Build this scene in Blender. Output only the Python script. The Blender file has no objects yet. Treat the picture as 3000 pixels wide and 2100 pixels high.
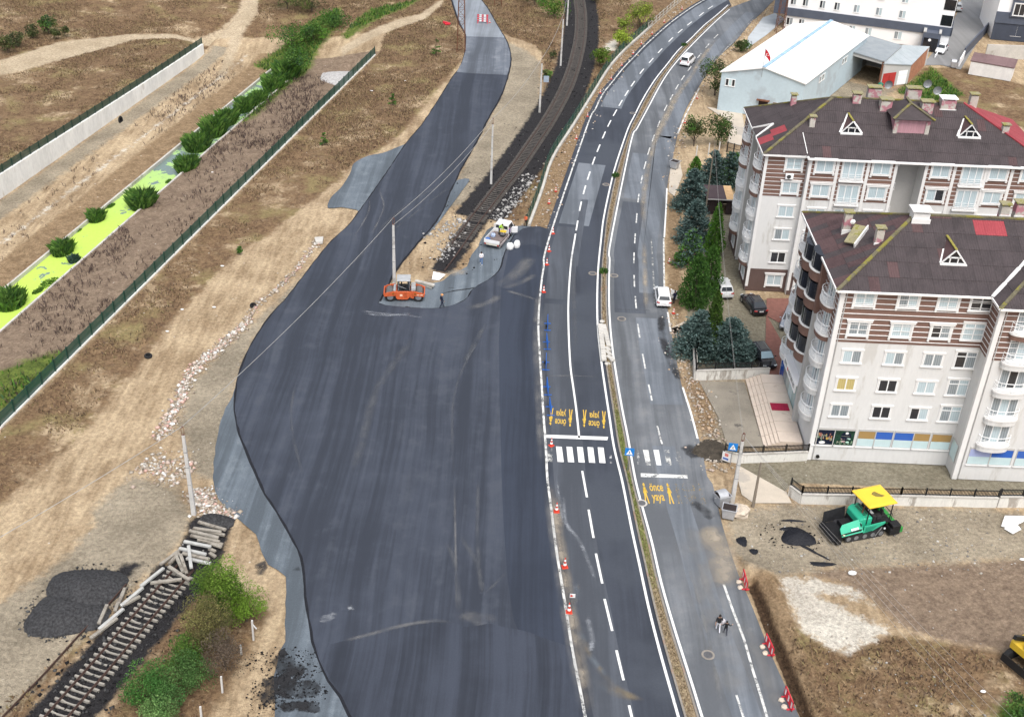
import bpy,bmesh,math,random
import numpy as np
from mathutils import Vector,Matrix,Euler
random.seed(7);np.random.seed(7)
R=math.radians
S=bpy.context.scene;COL=S.collection
# camera, sky, sun, exposure
CAM_H=66.0;F_PX=3421.0;PITCH=R(31.77);ROLL=math.atan2(.0431,.9991)
cam=bpy.data.cameras.new('camera');camo=bpy.data.objects.new('camera',cam);COL.objects.link(camo)
cam.sensor_width=36.0;cam.lens=36.0*F_PX/3000.0;cam.clip_start=1.0;cam.clip_end=3000.0
_c,_s=math.cos(ROLL),math.sin(ROLL)
_r=Vector((1,0,0));_d=Vector((0,-math.sin(PITCH),-math.cos(PITCH)));_f=Vector((0,math.cos(PITCH),-math.sin(PITCH)))
_x=_c*_r-_s*_d;_yd=_s*_r+_c*_d
camo.matrix_world=Matrix(((_x.x,-_yd.x,-_f.x,0),(_x.y,-_yd.y,-_f.y,0),(_x.z,-_yd.z,-_f.z,CAM_H),(0,0,0,1)))
S.camera=camo
SUN_EL,SUN_AZ=60.0,166.0
w=bpy.data.worlds.new('World');S.world=w;w.use_nodes=True
nt=w.node_tree;nt.nodes.clear()
sky=nt.nodes.new('ShaderNodeTexSky');sky.sky_type='NISHITA';sky.sun_disc=False
sky.sun_elevation=R(SUN_EL);sky.sun_rotation=R(SUN_AZ);sky.air_density=1.0;sky.dust_density=4.0;sky.ozone_density=1.0
hs=nt.nodes.new('ShaderNodeHueSaturation');hs.inputs['Saturation'].default_value=0.42
bg=nt.nodes.new('ShaderNodeBackground');bg.inputs['Strength'].default_value=0.15
wo=nt.nodes.new('ShaderNodeOutputWorld')
nt.links.new(sky.outputs[0],hs.inputs['Color']);nt.links.new(hs.outputs[0],bg.inputs['Color']);nt.links.new(bg.outputs[0],wo.inputs['Surface'])
sl=bpy.data.lights.new('sun','SUN');sl.energy=1.45;sl.angle=R(34);sl.color=(1.0,.97,.93)
so=bpy.data.objects.new('sun',sl);COL.objects.link(so)
_sd=Vector((math.sin(R(SUN_AZ))*math.cos(R(SUN_EL)),math.cos(R(SUN_AZ))*math.cos(R(SUN_EL)),math.sin(R(SUN_EL))))
so.rotation_euler=(-_sd).to_track_quat('-Z','Y').to_euler();so.location=(0,0,120)
S.view_settings.view_transform='Standard';S.view_settings.look='None';S.view_settings.gamma=1.0
S.view_settings.use_curve_mapping=False;S.view_settings.exposure=0.55
S.render.engine='CYCLES'
# survey: photo point -> place on the level z
def _ray(px,py):
 u,v=px-1500.0,py-1050.0
 a=u*_c+v*_s;b=-u*_s+v*_c
 return a,F_PX*math.cos(PITCH)-b*math.sin(PITCH),-F_PX*math.sin(PITCH)-b*math.cos(PITCH)
def G(px,py,z=0.0):
 x,y,q=_ray(px,py);t=(z-CAM_H)/q
 return(x*t,y*t)
def G3(px,py,z=0.0):return Vector((*G(px,py,z),z))
def hgt(base,top):
 gx,gy=G(*base);x,y,q=_ray(*top);return CAM_H+q*gy/y
def T(i,j,pts):return[(1000*i+x/2.296,700*j+y/2.296)for x,y in pts]
def Zm(x0,y0,sc,pts):return[(x0+x/sc,y0+y/sc)for x,y in pts]
def TG(i,j,pts,z=0.0):return[G(px,py,z)for px,py in T(i,j,pts)]
def ZG(x0,y0,sc,pts,z=0.0):return[G(px,py,z)for px,py in Zm(x0,y0,sc,pts)]
def z8(pts):return ZG(1500,0,3.827,pts)
CO=np.array((-48.28,89.56));CS=np.array((.1745,.98466));CT=np.array((.98466,-.1745))
def st(x,y):return((x-CO[0])*CS[0]+(y-CO[1])*CS[1],(x-CO[0])*CT[0]+(y-CO[1])*CT[1])
def xy(s,t):return(CO[0]+s*CS[0]+t*CT[0],CO[1]+s*CS[1]+t*CT[1])
def catmull(pts,step=1.0,closed=False):
 P=[Vector((p[0],p[1]))for p in pts];out=[];n=len(P)
 for i in range(n if closed else n-1):
  p0=P[(i-1)%n]if closed or i>0 else P[0]*2-P[1]
  p1=P[i];p2=P[(i+1)%n]
  p3=P[(i+2)%n]if closed or i+2<n else P[-1]*2-P[-2]
  k=max(1,int((p2-p1).length/step))
  for q in range(k):
   t=q/k
   out.append(.5*((2*p1)+(p2-p0)*t+(2*p0-5*p1+4*p2-p3)*t*t+(3*p1-p0-3*p2+p3)*t**3))
 if not closed:out.append(P[-1])
 return[(p.x,p.y)for p in out]
def polylen(pts):
 d=[0.0]
 for a,b in zip(pts,pts[1:]):d.append(d[-1]+math.hypot(b[0]-a[0],b[1]-a[1]))
 return d
def at_len(pts,D,l):
 l=max(0,min(l,D[-1]-1e-6));i=int(np.searchsorted(D,l,side='right'))-1
 i=min(i,len(pts)-2);t=(l-D[i])/max(1e-9,D[i+1]-D[i])
 a,b=pts[i],pts[i+1];dx,dy=b[0]-a[0],b[1]-a[1];n=math.hypot(dx,dy)
 return(a[0]+dx*t,a[1]+dy*t),(dx/n,dy/n)
def offset(pts,d):
 out=[]
 for i,p in enumerate(pts):
  a=pts[max(0,i-1)];b=pts[min(len(pts)-1,i+1)]
  dx,dy=b[0]-a[0],b[1]-a[1];n=math.hypot(dx,dy)or 1
  out.append((p[0]+dy/n*d,p[1]-dx/n*d))
 return out
# naming
def tag(o,label=None,cat=None,group=None,kind=None):
 if label:o['label']=label
 if cat:o['category']=cat
 if group:o['group']=group
 if kind:o['kind']=kind
 return o
def empty(name,loc=(0,0,0),rz=0.0,label=None,cat=None,group=None):
 o=bpy.data.objects.new(name,None);COL.objects.link(o);o.location=loc;o.rotation_euler=(0,0,rz)
 o.empty_display_size=.3
 return tag(o,label,cat,group)
def link(name,me,parent=None,loc=None,rz=None):
 o=bpy.data.objects.new(name,me);COL.objects.link(o)
 if parent is not None:o.parent=parent
 if loc is not None:o.location=loc
 if rz is not None:o.rotation_euler=(0,0,rz)
 return o
def copy_tree(o,parent=None):
 c=o.copy();COL.objects.link(c);c.parent=parent
 for ch in o.children:copy_tree(ch,c)
 return c
# mesh builder
class MB:
 def __init__(s):s.v=[];s.f=[];s.m=[];s.mi=0
 def add(s,vs,fs,mi=None):
  b=len(s.v);s.v+=[tuple(p)for p in vs];s.f+=[tuple(b+i for i in f)for f in fs]
  s.m+=[s.mi if mi is None else mi]*len(fs);return s
 def box(s,lo,hi,mi=None):
  x0,y0,z0=lo;x1,y1,z1=hi
  return s.add([(x0,y0,z0),(x1,y0,z0),(x1,y1,z0),(x0,y1,z0),(x0,y0,z1),(x1,y0,z1),(x1,y1,z1),(x0,y1,z1)],[(0,3,2,1),(4,5,6,7),(0,1,5,4),(1,2,6,5),(2,3,7,6),(3,0,4,7)],mi)
 def obox(s,c,sz,rot=None,mi=None):
  M=rot if isinstance(rot,Matrix)else Euler(rot or(0,0,0)).to_matrix()
  hx,hy,hz_=sz[0]/2,sz[1]/2,sz[2]/2;c=Vector(c)
  vs=[c+M@Vector((a*hx,b*hy,d*hz_))for d in(-1,1)for a,b in((-1,-1),(1,-1),(1,1),(-1,1))]
  return s.add(vs,[(0,3,2,1),(4,5,6,7),(0,1,5,4),(1,2,6,5),(2,3,7,6),(3,0,4,7)],mi)
 def beam(s,p0,p1,wd,ht,mi=None,up=(0,0,1)):
  p0=Vector(p0);p1=Vector(p1);d=(p1-p0);L=d.length;d.normalize()
  x=d.cross(Vector(up));
  if x.length<1e-4:x=d.cross(Vector((0,1,0)))
  x.normalize();z=x.cross(d)
  M=Matrix((x,d,z)).transposed()
  return s.obox((p0+p1)/2,(wd,L,ht),M,mi)
 def cyl(s,p0,p1,r0,r1=None,n=8,mi=None,caps=True):
  r1=r0 if r1 is None else r1;p0=Vector(p0);p1=Vector(p1);d=(p1-p0).normalized()
  a=d.orthogonal().normalized();b=d.cross(a)
  vs=[p0+(a*math.cos(2*math.pi*k/n)+b*math.sin(2*math.pi*k/n))*r0 for k in range(n)]
  vs+=[p1+(a*math.cos(2*math.pi*k/n)+b*math.sin(2*math.pi*k/n))*r1 for k in range(n)]
  fs=[(k,(k+1)%n,n+(k+1)%n,n+k)for k in range(n)]
  if caps:fs+=[tuple(range(n-1,-1,-1)),tuple(range(n,2*n))]
  return s.add(vs,fs,mi)
 def tube(s,pts,r,n=6,mi=None):
  for a,b in zip(pts,pts[1:]):s.cyl(a,b,r,r,n,mi)
  return s
 def prism(s,poly,z0,z1,mi=None,bottom=True):
  n=len(poly);a=sum(poly[i][0]*poly[(i+1)%n][1]-poly[(i+1)%n][0]*poly[i][1]for i in range(n))
  if a<0:poly=poly[::-1]
  vs=[(p[0],p[1],z0)for p in poly]+[(p[0],p[1],z1)for p in poly]
  fs=[(k,(k+1)%n,n+(k+1)%n,n+k)for k in range(n)]+[tuple(range(n,2*n))]
  if bottom:fs.append(tuple(range(n-1,-1,-1)))
  return s.add(vs,fs,mi)
 def slab(s,quad,th,mi=None):
  q=[Vector(p)for p in quad];nrm=(q[1]-q[0]).cross(q[2]-q[0]).normalized()
  if nrm.z<0:q=q[::-1];nrm=-nrm
  n=len(q);vs=q+[p-nrm*th for p in q]
  fs=[tuple(range(n)),tuple(range(2*n-1,n-1,-1))]+[(k,n+k,n+(k+1)%n,(k+1)%n)for k in range(n)]
  return s.add(vs,fs,mi)
 def loft(s,secs,mi=None,caps=True,closed=True):
  n=len(secs[0]);vs=[p for sec in secs for p in sec];fs=[]
  for i in range(len(secs)-1):
   for k in range(n if closed else n-1):
    fs.append((i*n+k,i*n+(k+1)%n,(i+1)*n+(k+1)%n,(i+1)*n+k))
  if caps:fs+=[tuple(range(n-1,-1,-1)),tuple(range((len(secs)-1)*n,len(secs)*n))]
  return s.add(vs,fs,mi)
 def lathe(s,prof,n=16,mi=None,axis='z',c=(0,0,0)):
  secs=[]
  for r,h in prof:
   ring=[]
   for k in range(n):
    a=2*math.pi*k/n;u,v=r*math.cos(a),r*math.sin(a)
    p=(u,v,h)if axis=='z' else((h,u,v)if axis=='x' else(u,h,v))
    ring.append((p[0]+c[0],p[1]+c[1],p[2]+c[2]))
   secs.append(ring)
  return s.loft(secs,mi)
 def mesh(s,name,mats,smooth=False,bevel=0.0,off=(0,0,0)):
  me=bpy.data.meshes.new(name)
  v=s.v if off==(0,0,0)else[(p[0]-off[0],p[1]-off[1],p[2]-off[2])for p in s.v]
  me.from_pydata(v,[],s.f);mats=mats if isinstance(mats,(list,tuple))else[mats]
  for m in mats:me.materials.append(m)
  if len(mats)>1:me.polygons.foreach_set('material_index',s.m)
  bm=bmesh.new();bm.from_mesh(me)
  bmesh.ops.recalc_face_normals(bm,faces=bm.faces)
  if bevel>0:
   ed=[e for e in bm.edges if len(e.link_faces)==2 and e.calc_face_angle(0)>.5]
   bmesh.ops.bevel(bm,geom=ed,offset=bevel,segments=1,affect='EDGES',profile=.5)
  bm.to_mesh(me);bm.free()
  if smooth:me.polygons.foreach_set('use_smooth',[True]*len(me.polygons))
  me.update();return me
 def build(s,name,mats,parent=None,smooth=False,bevel=0.0,off=(0,0,0),loc=None,rz=None):
  return link(name,s.mesh(name,mats,smooth,bevel,off),parent,loc,rz)
def sheet(name,poly,z,m,parent=None,thick=0.0):
 b=MB()
 if thick:b.prism(poly,z-thick,z,bottom=False)
 else:
  n=len(poly);a=sum(poly[i][0]*poly[(i+1)%n][1]-poly[(i+1)%n][0]*poly[i][1]for i in range(n))
  if a<0:poly=poly[::-1]
  b.add([(p[0],p[1],z)for p in poly],[tuple(range(n))])
 me=bpy.data.meshes.new(name);me.from_pydata(b.v,[],b.f);me.materials.append(m);me.update()
 return link(name,me,parent)
def ribbon_mesh(name,pts,wd,z,m):
 L=offset(pts,-wd/2);Rr=offset(pts,wd/2);n=len(pts)
 me=bpy.data.meshes.new(name)
 me.from_pydata([(p[0],p[1],z)for p in L]+[(p[0],p[1],z)for p in Rr],[],[(i,n+i,n+i+1,i+1)for i in range(n-1)])
 me.materials.append(m);me.update();return me
# materials
MATS={}
def _nodes(name):
 m=bpy.data.materials.new(name);m.use_nodes=True;t=m.node_tree;t.nodes.clear()
 o=t.nodes.new('ShaderNodeOutputMaterial');p=t.nodes.new('ShaderNodeBsdfPrincipled')
 t.links.new(p.outputs[0],o.inputs[0]);return m,t,p,o
def N(t,k,**kw):
 n=t.nodes.new(k)
 for a,b in kw.items():setattr(n,a,b)
 return n
def lk(t,a,b):t.links.new(a,b)
def pos(t,scale=(1,1,1),rot=(0,0,0),obj=False):
 mp=N(t,'ShaderNodeMapping');mp.inputs['Scale'].default_value=scale;mp.inputs['Rotation'].default_value=rot
 if obj:c=N(t,'ShaderNodeTexCoord');lk(t,c.outputs['Object'],mp.inputs[0])
 else:c=N(t,'ShaderNodeNewGeometry');lk(t,c.outputs['Position'],mp.inputs[0])
 return mp.outputs[0]
def noise(t,vec,sc,det=5.0,rough=.6):
 n=N(t,'ShaderNodeTexNoise');n.inputs['Scale'].default_value=sc;n.inputs['Detail'].default_value=det;n.inputs['Roughness'].default_value=rough
 lk(t,vec,n.inputs['Vector']);return n.outputs['Fac']
def math_(t,op,a,b=None,clamp=False):
 n=N(t,'ShaderNodeMath',operation=op,use_clamp=clamp)
 for i,q in enumerate((a,b)):
  if q is None:continue
  if isinstance(q,(int,float)):n.inputs[i].default_value=q
  else:lk(t,q,n.inputs[i])
 return n.outputs[0]
def sstep(t,val,lo,hi,a=0.0,b=1.0):
 n=N(t,'ShaderNodeMapRange',interpolation_type='SMOOTHSTEP')
 n.inputs[1].default_value=lo;n.inputs[2].default_value=hi;n.inputs[3].default_value=a;n.inputs[4].default_value=b
 lk(t,val,n.inputs[0]);return n.outputs[0]
def mix(t,fac,a,b,bt='MIX'):
 n=N(t,'ShaderNodeMix',data_type='RGBA',blend_type=bt)
 for sock,q in((n.inputs[0],fac),(n.inputs[6],a),(n.inputs[7],b)):
  if isinstance(q,(int,float)):sock.default_value=q
  elif isinstance(q,tuple):sock.default_value=(*q,1)if len(q)==3 else q
  else:lk(t,q,sock)
 return n.outputs[2]
def mulc(c,k):return tuple(min(1.0,max(0.0,x*k))for x in c)
def mat(name,c,rough=.85,var=.2,sc=.8,fine=9.0,bump=0.0,bsc=25.0,metal=0.0,c2=None,c2t=.56,c2sc=.5,spec=.35,stretch=(1,1,1),obj=False,attr=None):
 if name in MATS:return MATS[name]
 m,t,p,o=_nodes(name);v=pos(t,stretch,obj=obj)
 n1=noise(t,v,sc,6);n2=noise(t,v,fine,4)
 f=math_(t,'ADD',math_(t,'MULTIPLY',n1,.62),math_(t,'MULTIPLY',n2,.38))
 col=mix(t,sstep(t,f,.3,.7),mulc(c,1-var),mulc(c,1+var))
 if c2:
  n3=noise(t,v,c2sc,7,.65);col=mix(t,sstep(t,n3,c2t-.04,c2t+.04),col,c2)
 if attr:
  a=N(t,'ShaderNodeAttribute',attribute_name=attr);col=mix(t,1.0,col,a.outputs['Color'],'MULTIPLY')
 lk(t,col,p.inputs['Base Color']);p.inputs['Roughness'].default_value=rough;p.inputs['Metallic'].default_value=metal
 p.inputs['Specular IOR Level'].default_value=spec
 if bump:
  b=N(t,'ShaderNodeBump');b.inputs['Strength'].default_value=bump;b.inputs['Distance'].default_value=.05
  lk(t,noise(t,v,bsc,6,.7),b.inputs['Height']);lk(t,b.outputs[0],p.inputs['Normal'])
 MATS[name]=m;return m
# survey lines
RAIL1=catmull(TG(0,2,[(120,1930),(397,1600),(680,1275),(940,970),(1165,710),(1250,612)]),.5)
RAIL2=catmull(TG(1,0,[(1585,-160),(1600,0),(1612,100),(1608,250),(1578,400),(1538,530),(1480,660),(1390,820),(1290,970),(1180,1130),(1060,1280),(960,1410),(905,1480)])+TG(1,1,[(735,110),(655,215)]),.5)
WL=catmull(z8([(2400,-130),(2170,0),(2010,95),(1820,230),(1670,355),(1480,530),(1390,625),(1250,770),(1130,920),(1020,1060),(930,1240),(850,1400)])+TG(1,0,[(1400,1600)])+TG(1,1,[(1360,200),(1335,400),(1325,600),(1335,800),(1348,1000),(1360,1200),(1375,1400)])+TG(1,2,[(1385,0),(1410,200),(1440,450),(1480,700),(1520,950),(1560,1200),(1610,1450),(1660,1720)]),1.0)
WC=catmull(z8([(2520,-100),(2225,90),(2125,165),(1990,270),(1885,355),(1780,450),(1660,575),(1560,685),(1455,805),(1355,945),(1285,1050),(1218,1160),(1155,1270),(1090,1390),(1030,1520)])+TG(1,0,[(1730,1000),(1697,1085),(1664,1185),(1635,1280),(1608,1390),(1585,1520)])+TG(1,1,[(1570,0),(1545,160),(1528,400),(1528,600),(1540,850),(1560,1000),(1580,1150),(1600,1340),(1622,1565)])+TG(1,2,[(1650,130),(1678,310),(1733,610),(1796,920),(1874,1260),(1948,1570),(1990,1750)]),1.0)
WR=catmull(z8([(2420,60),(2296,170),(2150,290),(2000,440),(1860,570),(1740,720),(1620,870),(1520,1020),(1440,1160),(1370,1300),(1300,1440)])+TG(1,0,[(1870,1030),(1830,1160),(1790,1330),(1760,1480)])+TG(1,1,[(1745,0),(1725,200),(1718,400),(1722,600),(1745,820),(1770,1000),(1800,1200),(1830,1400)])+TG(1,2,[(1880,0),(1905,120),(1950,350),(2000,580),(2060,860),(2120,1100),(2180,1320),(2260,1600),(2300,1760)]),1.0)
ER=catmull(z8([(2440,110),(2296,235),(2160,365),(2060,465),(1950,580),(1840,705),(1730,850),(1640,1000),(1560,1150),(1480,1300),(1400,1450),(1335,1590)])+TG(1,1,[(1815,0),(1805,150),(1800,350),(1806,550),(1825,750),(1855,950),(1890,1150),(1930,1350)])+TG(1,2,[(1975,0),(2020,180),(2085,420),(2150,700),(2230,980),(2296,1190)])+TG(2,2,[(70,1410),(130,1607),(175,1750)]),1.0)
EC=catmull(z8([(2560,180),(2285,415),(2190,520),(2100,630),(1990,775),(1915,880),(1850,980),(1788,1095),(1722,1215),(1655,1370),(1583,1555)])+TG(1,0,[(2068,1020),(2042,1115),(2020,1210),(1998,1335),(1986,1470)])+TG(1,1,[(1975,0),(1968,130),(1970,285),(1980,430),(2000,620),(2035,825),(2078,1035),(2140,1320)])+TG(2,2,[(20,300),(200,950),(395,1568),(440,1720)]),1.0)
EE=catmull(TG(2,0,[(760,-110),(620,0),(540,80),(450,165),(350,285),(230,400),(100,600),(0,790)])+TG(1,0,[(2230,1060),(2190,1280),(2172,1600)])+TG(1,1,[(2170,340),(2200,500),(2225,660),(2270,900)])+TG(2,1,[(0,1010),(60,1190),(125,1400),(165,1600)])+TG(2,2,[(200,40),(270,330),(370,640),(440,800),(520,1000),(600,1200),(690,1400),(790,1620),(840,1730)]),1.0)
LOWWALL=catmull(TG(1,0,[(2330,-30),(2200,80),(2000,258),(1900,350),(1800,465),(1700,625),(1560,850),(1420,1075),(1345,1300),(1262,1525)]),1.0)
# terrain
def axis(lo,hi,step,far,fine=()):
 a=[]
 x=lo
 while x<hi:
  st_=step
  for f0,f1,fs in fine:
   if f0<=x<f1:st_=fs
  a.append(x);x+=st_
 a.append(hi);g=[];d=step
 x=hi
 while x<far:d*=1.35;x+=d;g.append(x)
 h=[];x=lo;d=step
 while x>-far:d*=1.35;x-=d;h.append(x)
 return np.array(h[::-1]+a+g)
def smooth(a,b,x):
 t=np.clip((x-a)/(b-a),0,1);return t*t*(3-2*t)
def vnoise(X,Y,f,seed=0):
 rs=np.random.RandomState(seed);out=np.zeros_like(X)
 for k in range(5):
  a=rs.rand()*6.283;b=rs.rand()*6.283;q=f*(.6+.9*rs.rand())
  out+=np.sin(q*(X*math.cos(a)+Y*math.sin(a))+b)*np.cos(q*.83*(X*math.sin(b)-Y*math.cos(b))+a)
 return out/5
taxis=axis(-150,165,.62,900,((-36,1.5,.35),(63,80,.25)))
taxis=np.unique(np.concatenate((taxis,(-34.4,-33.85,-34.9,-19.85,-19.62,-14.82,-14.6,-.62,-.3,-.02))))
saxis=axis(-70,235,.62,900,((-40,2,.4),))
SS,TT=np.meshgrid(saxis,taxis,indexing='ij')
XX=CO[0]+SS*CS[0]+TT*CT[0];YY=CO[1]+SS*CS[1]+TT*CT[1]
def sdist(poly,X,Y,lim=3.0):
 P=np.array(poly);out=np.full(X.shape,-lim)
 bb=(X>P[:,0].min()-lim)&(X<P[:,0].max()+lim)&(Y>P[:,1].min()-lim)&(Y<P[:,1].max()+lim)
 if not bb.any():return out
 x=X[bb];y=Y[bb];d2=np.full(x.shape,1e9);ins=np.zeros(x.shape,bool);n=len(P)
 for i in range(n):
  ax,ay=P[i];bx,by=P[(i+1)%n];ex,ey=bx-ax,by-ay;L=ex*ex+ey*ey+1e-12
  t=np.clip(((x-ax)*ex+(y-ay)*ey)/L,0,1);d2=np.minimum(d2,(x-ax-t*ex)**2+(y-ay-t*ey)**2)
  c=((ay>y)!=(by>y))&(x<(bx-ax)*(y-ay)/(by-ay+1e-12)+ax);ins^=c
 d=np.sqrt(d2);out[bb]=np.clip(np.where(ins,d,-d),-lim,lim);return out
def band(pts,a,b):return offset(pts,-a)+offset(pts,b)[::-1]
TR_A=TG(2,2,[(455,672),(520,800),(575,960),(640,1110),(700,1250),(760,1400),(850,1620),(900,1740)])
TRENCH=catmull(TR_A,.6)
def terrain(Sx,Tx,X,Y):
 A=1-smooth(116,150,Sx)
 far=smooth(120,128,Sx)
 right=(1-far)*(Tx<-.31)+far*(1-smooth(-13,1,Tx))
 left=(1-far)*(Tx>-34.35)+far*smooth(-43,-32,Tx)
 B=right*left
 z=(-4.0-.35*smooth(-14.7,-1,Tx)*0-.0)*A*B
 bank=.5*smooth(-14.5,-4,Tx)*(Tx<-.3)+.6*(1-smooth(-33,-21,Tx))*(Tx>-34.3)
 z+=bank*A*B
 slot=(Tx>-19.7)&(Tx<-14.75);z-=slot*.55*A*(1-smooth(118,126,Sx))
 wtop=1.35*smooth(20,122,Sx)*(1-smooth(122,150,Sx))
 z-=wtop*(Tx<=-34.35)*(1-smooth(-44,-62,Tx)*0)*smooth(-75,-36,Tx)
 hill=smooth(-50,-140,Tx)*6.0+smooth(175,240,Sx)*smooth(-30,-90,Tx)*5
 z+=hill
 rough=.05*vnoise(X,Y,1.3,1)+.03*vnoise(X,Y,3.1,2)-.075
 z+=rough
 d=np.full(X.shape,9.0);sgn=np.zeros(X.shape)
 bb=(X>12)&(X<45)&(Y>50)&(Y<82)
 x=X[bb];y=Y[bb];dd=np.full(x.shape,9.0);ss=np.zeros(x.shape)
 for(ax,ay),(bx,by)in zip(TRENCH,TRENCH[1:]):
  ex,ey=bx-ax,by-ay;L=ex*ex+ey*ey;tt=np.clip(((x-ax)*ex+(y-ay)*ey)/L,0,1)
  qd=np.hypot(x-ax-tt*ex,y-ay-tt*ey);m=qd<dd;dd=np.where(m,qd,dd);ss=np.where(m,np.sign(ex*(y-ay)-ey*(x-ax)),ss)
 d[bb]=dd;sgn[bb]=ss
 z-=.85*(1-smooth(.34,.5,d));z+=.45*np.exp(-((d-1.5)/.55)**2)*(sgn>0)
 return z
ZZ=terrain(SS,TT,XX,YY)
def below(i,j,pts,z=0):return TG(i,j,pts,z)
zones={k:np.full(XX.shape,-3.0)for k in('grass','dark','gray','orange','sand','paving','pale','ballast','green','trench_dark')}
def zone(k,poly,lim=3.0):
 zones[k]=np.maximum(zones[k],sdist(poly,XX,YY,lim))
fn=xy(-60,.0);ff=xy(122,0)
zone('grass',[fn,ff]+TG(1,0,[(300,215),(560,105),(690,40),(742,0),(800,170),(838,240),(820,400),(740,500),(640,610),(540,740),(430,880),(260,1010),(110,1080),(0,1200)])+TG(0,1,[(1760,0),(1640,60),(1480,210),(1330,370),(1200,500),(1090,640),(990,780),(930,870),(790,1000),(700,1120),(600,1250),(400,1450),(200,1600)])+TG(0,2,[(0,180),(-300,420)]))
zone('grass',[xy(-70,-34.5),xy(240,-34.5),xy(240,-150),xy(-70,-150)])
zone('grass',[xy(128,-40),xy(240,-60),xy(240,30),xy(150,26),xy(140,6)])
zone('grass',TG(1,0,[(985,60),(940,-60),(1500,-60),(1540,200),(1480,420),(1420,560),(1360,760),(1260,950),(1130,1150),(960,1250),(1100,1080),(1290,900),(1350,700),(1360,380),(1300,300),(1090,230)]))
zone('grass',TG(1,0,[(1690,-60),(2296,-60),(2180,90),(1990,255),(1800,465),(1560,840),(1440,1020),(1290,1400),(1180,1510),(1060,1440),(1220,1210),(1420,970),(1560,700),(1640,500),(1690,250)]))
zone('grass',TG(0,2,[(0,1607),(0,1560),(260,1300),(520,1080),(760,850),(860,760),(560,1130),(300,1430),(180,1650)]))
zone('grass',TG(0,2,[(700,1607),(980,1150),(1180,900),(1330,720),(1500,640),(1600,760),(1800,900),(1700,1100),(1560,1350),(1400,1607),(1350,1750),(600,1750)]))
zone('grass',TG(2,2,[(700,880),(800,1020),(960,1110),(1080,1170),(1380,1040),(1700,1080),(2200,1180),(2400,1200),(2400,1750),(900,1750),(800,1450),(690,1200)]))
zone('grass',TG(2,0,[(1440,600),(1620,450),(1900,460),(2400,600),(2400,900),(1900,720)]))
zone('dark',TG(2,2,[(900,610),(1850,560),(2400,530),(2400,1210),(2100,1150),(1700,1080),(1500,1000),(1380,900),(1250,800),(1100,700),(870,665)]))
zone('dark',TG(1,1,[(560,290),(650,190),(740,100),(800,0),(880,0),(760,170),(690,240),(600,300)]))
ch=np.where((SS<124),1.0,-1.0)
def tband(a,b):return np.clip(np.minimum(TT-a,b-TT),-3,3)*(SS<126)+(-3)*(SS>=126)
zones['dark']=np.maximum(zones['dark'],tband(-14.9,-.4))
zones['orange']=np.maximum(zones['orange'],tband(-24.2,-19.7));zones['gray']=np.maximum(zones['gray'],tband(-33.8,-30.0)-.3)
zones['pale']=np.maximum(zones['pale'],np.minimum(tband(-28.5,-24.5)-2.0,np.minimum(SS-20,120-SS)*.1))
zone('gray',TG(0,2,[(880,-20),(640,190),(630,320),(430,530),(200,700),(-250,1000),(-300,1900),(60,1580),(520,1090),(830,790),(1080,560),(1210,430),(1290,240),(1180,60)]))
zone('gray',TG(0,1,[(2150,130),(2040,260),(1940,400),(1830,520),(1740,640),(1680,740),(1600,930),(1430,1600),(1300,1600),(1200,1200),(1290,960),(1480,760),(1700,560),(1850,420)]))
zone('gray',TG(1,0,[(1110,280),(1230,330),(1340,420),(1335,700),(1290,880),(1120,1080),(980,1240),(820,1370),(700,1400),(760,1230),(870,1020),(970,830),(1070,650),(1130,450)]))
zone('gray',TG(2,2,[(300,260),(440,205),(720,175),(2060,195),(2400,260),(2400,530),(1850,560),(1000,600),(650,660),(430,600),(340,480)]))
zone('gray',TG(2,1,[(60,820),(420,930),(560,1390),(280,1420),(150,1300),(90,1150)]))
zone('gray',TG(2,0,[(980,640),(1100,540),(1330,600),(1460,590),(1300,680),(1000,680)]))
zone('orange',LOWWALL+WL[::-1])
zone('orange',TG(1,0,[(2190,1300),(2280,1330),(2296,1607)])+TG(1,1,[(2290,560),(2240,520),(2200,340),(2190,0)]))
zone('orange',TG(2,2,[(400,640),(660,660),(720,860),(760,1100),(900,1500),(1000,1750),(860,1750),(700,1330),(560,1000)]))
zone('orange',TG(2,1,[(40,900),(130,960),(190,1080),(230,1240),(200,1330),(110,1250),(40,1020)]))
zone('orange',TG(1,1,[(870,60),(700,230),(860,250),(830,190),(910,60)]))
zone('sand',TG(0,0,[(-200,480),(0,400),(400,265),(860,195),(1300,182),(1480,125),(1600,60),(1640,-40),(1740,-40),(1730,75),(1640,150),(1560,280),(1490,400),(1440,400),(1540,180),(1380,190),(900,225),(520,340),(200,435),(-150,540)]))
zone('sand',TG(1,0,[(690,20),(560,130),(300,210),(0,300),(0,250),(280,160),(540,90),(680,-10)]))
zone('paving',[G(*p)for p in[(2065,600),(2170,640),(2185,870),(2330,890),(2300,1112),(2052,1080),(2010,960),(2020,850),(2050,700)]])
zone('paving',[G(*p)for p in[(2165,1345),(2360,1340),(2770,1352),(2800,1400),(3050,1405),(3050,1445),(2320,1412),(2300,1440),(2165,1375)]])
zone('pale',TG(2,2,[(650,680),(870,668),(1000,700),(1190,760),(1280,840),(1100,790),(900,770),(1050,870),(1250,950),(1380,1020),(1240,1110),(1080,1170),(960,1110),(790,1010),(760,900),(700,800)]))
zone('pale',TG(1,0,[(1770,310),(1860,240),(1850,340),(1780,345)]))
zone('ballast',band(RAIL2[:int(len(RAIL2)*.9)],3.6,3.4));zone('ballast',band(RAIL2[int(len(RAIL2)*.84):],1.6,1.2));zone('ballast',band(RAIL1,2.3,2.5))
zone('ballast',TG(0,2,[(1250,620),(1100,620),(1200,480),(1290,260),(1420,255),(1560,310),(1520,440),(1480,560),(1400,680)]))
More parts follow.
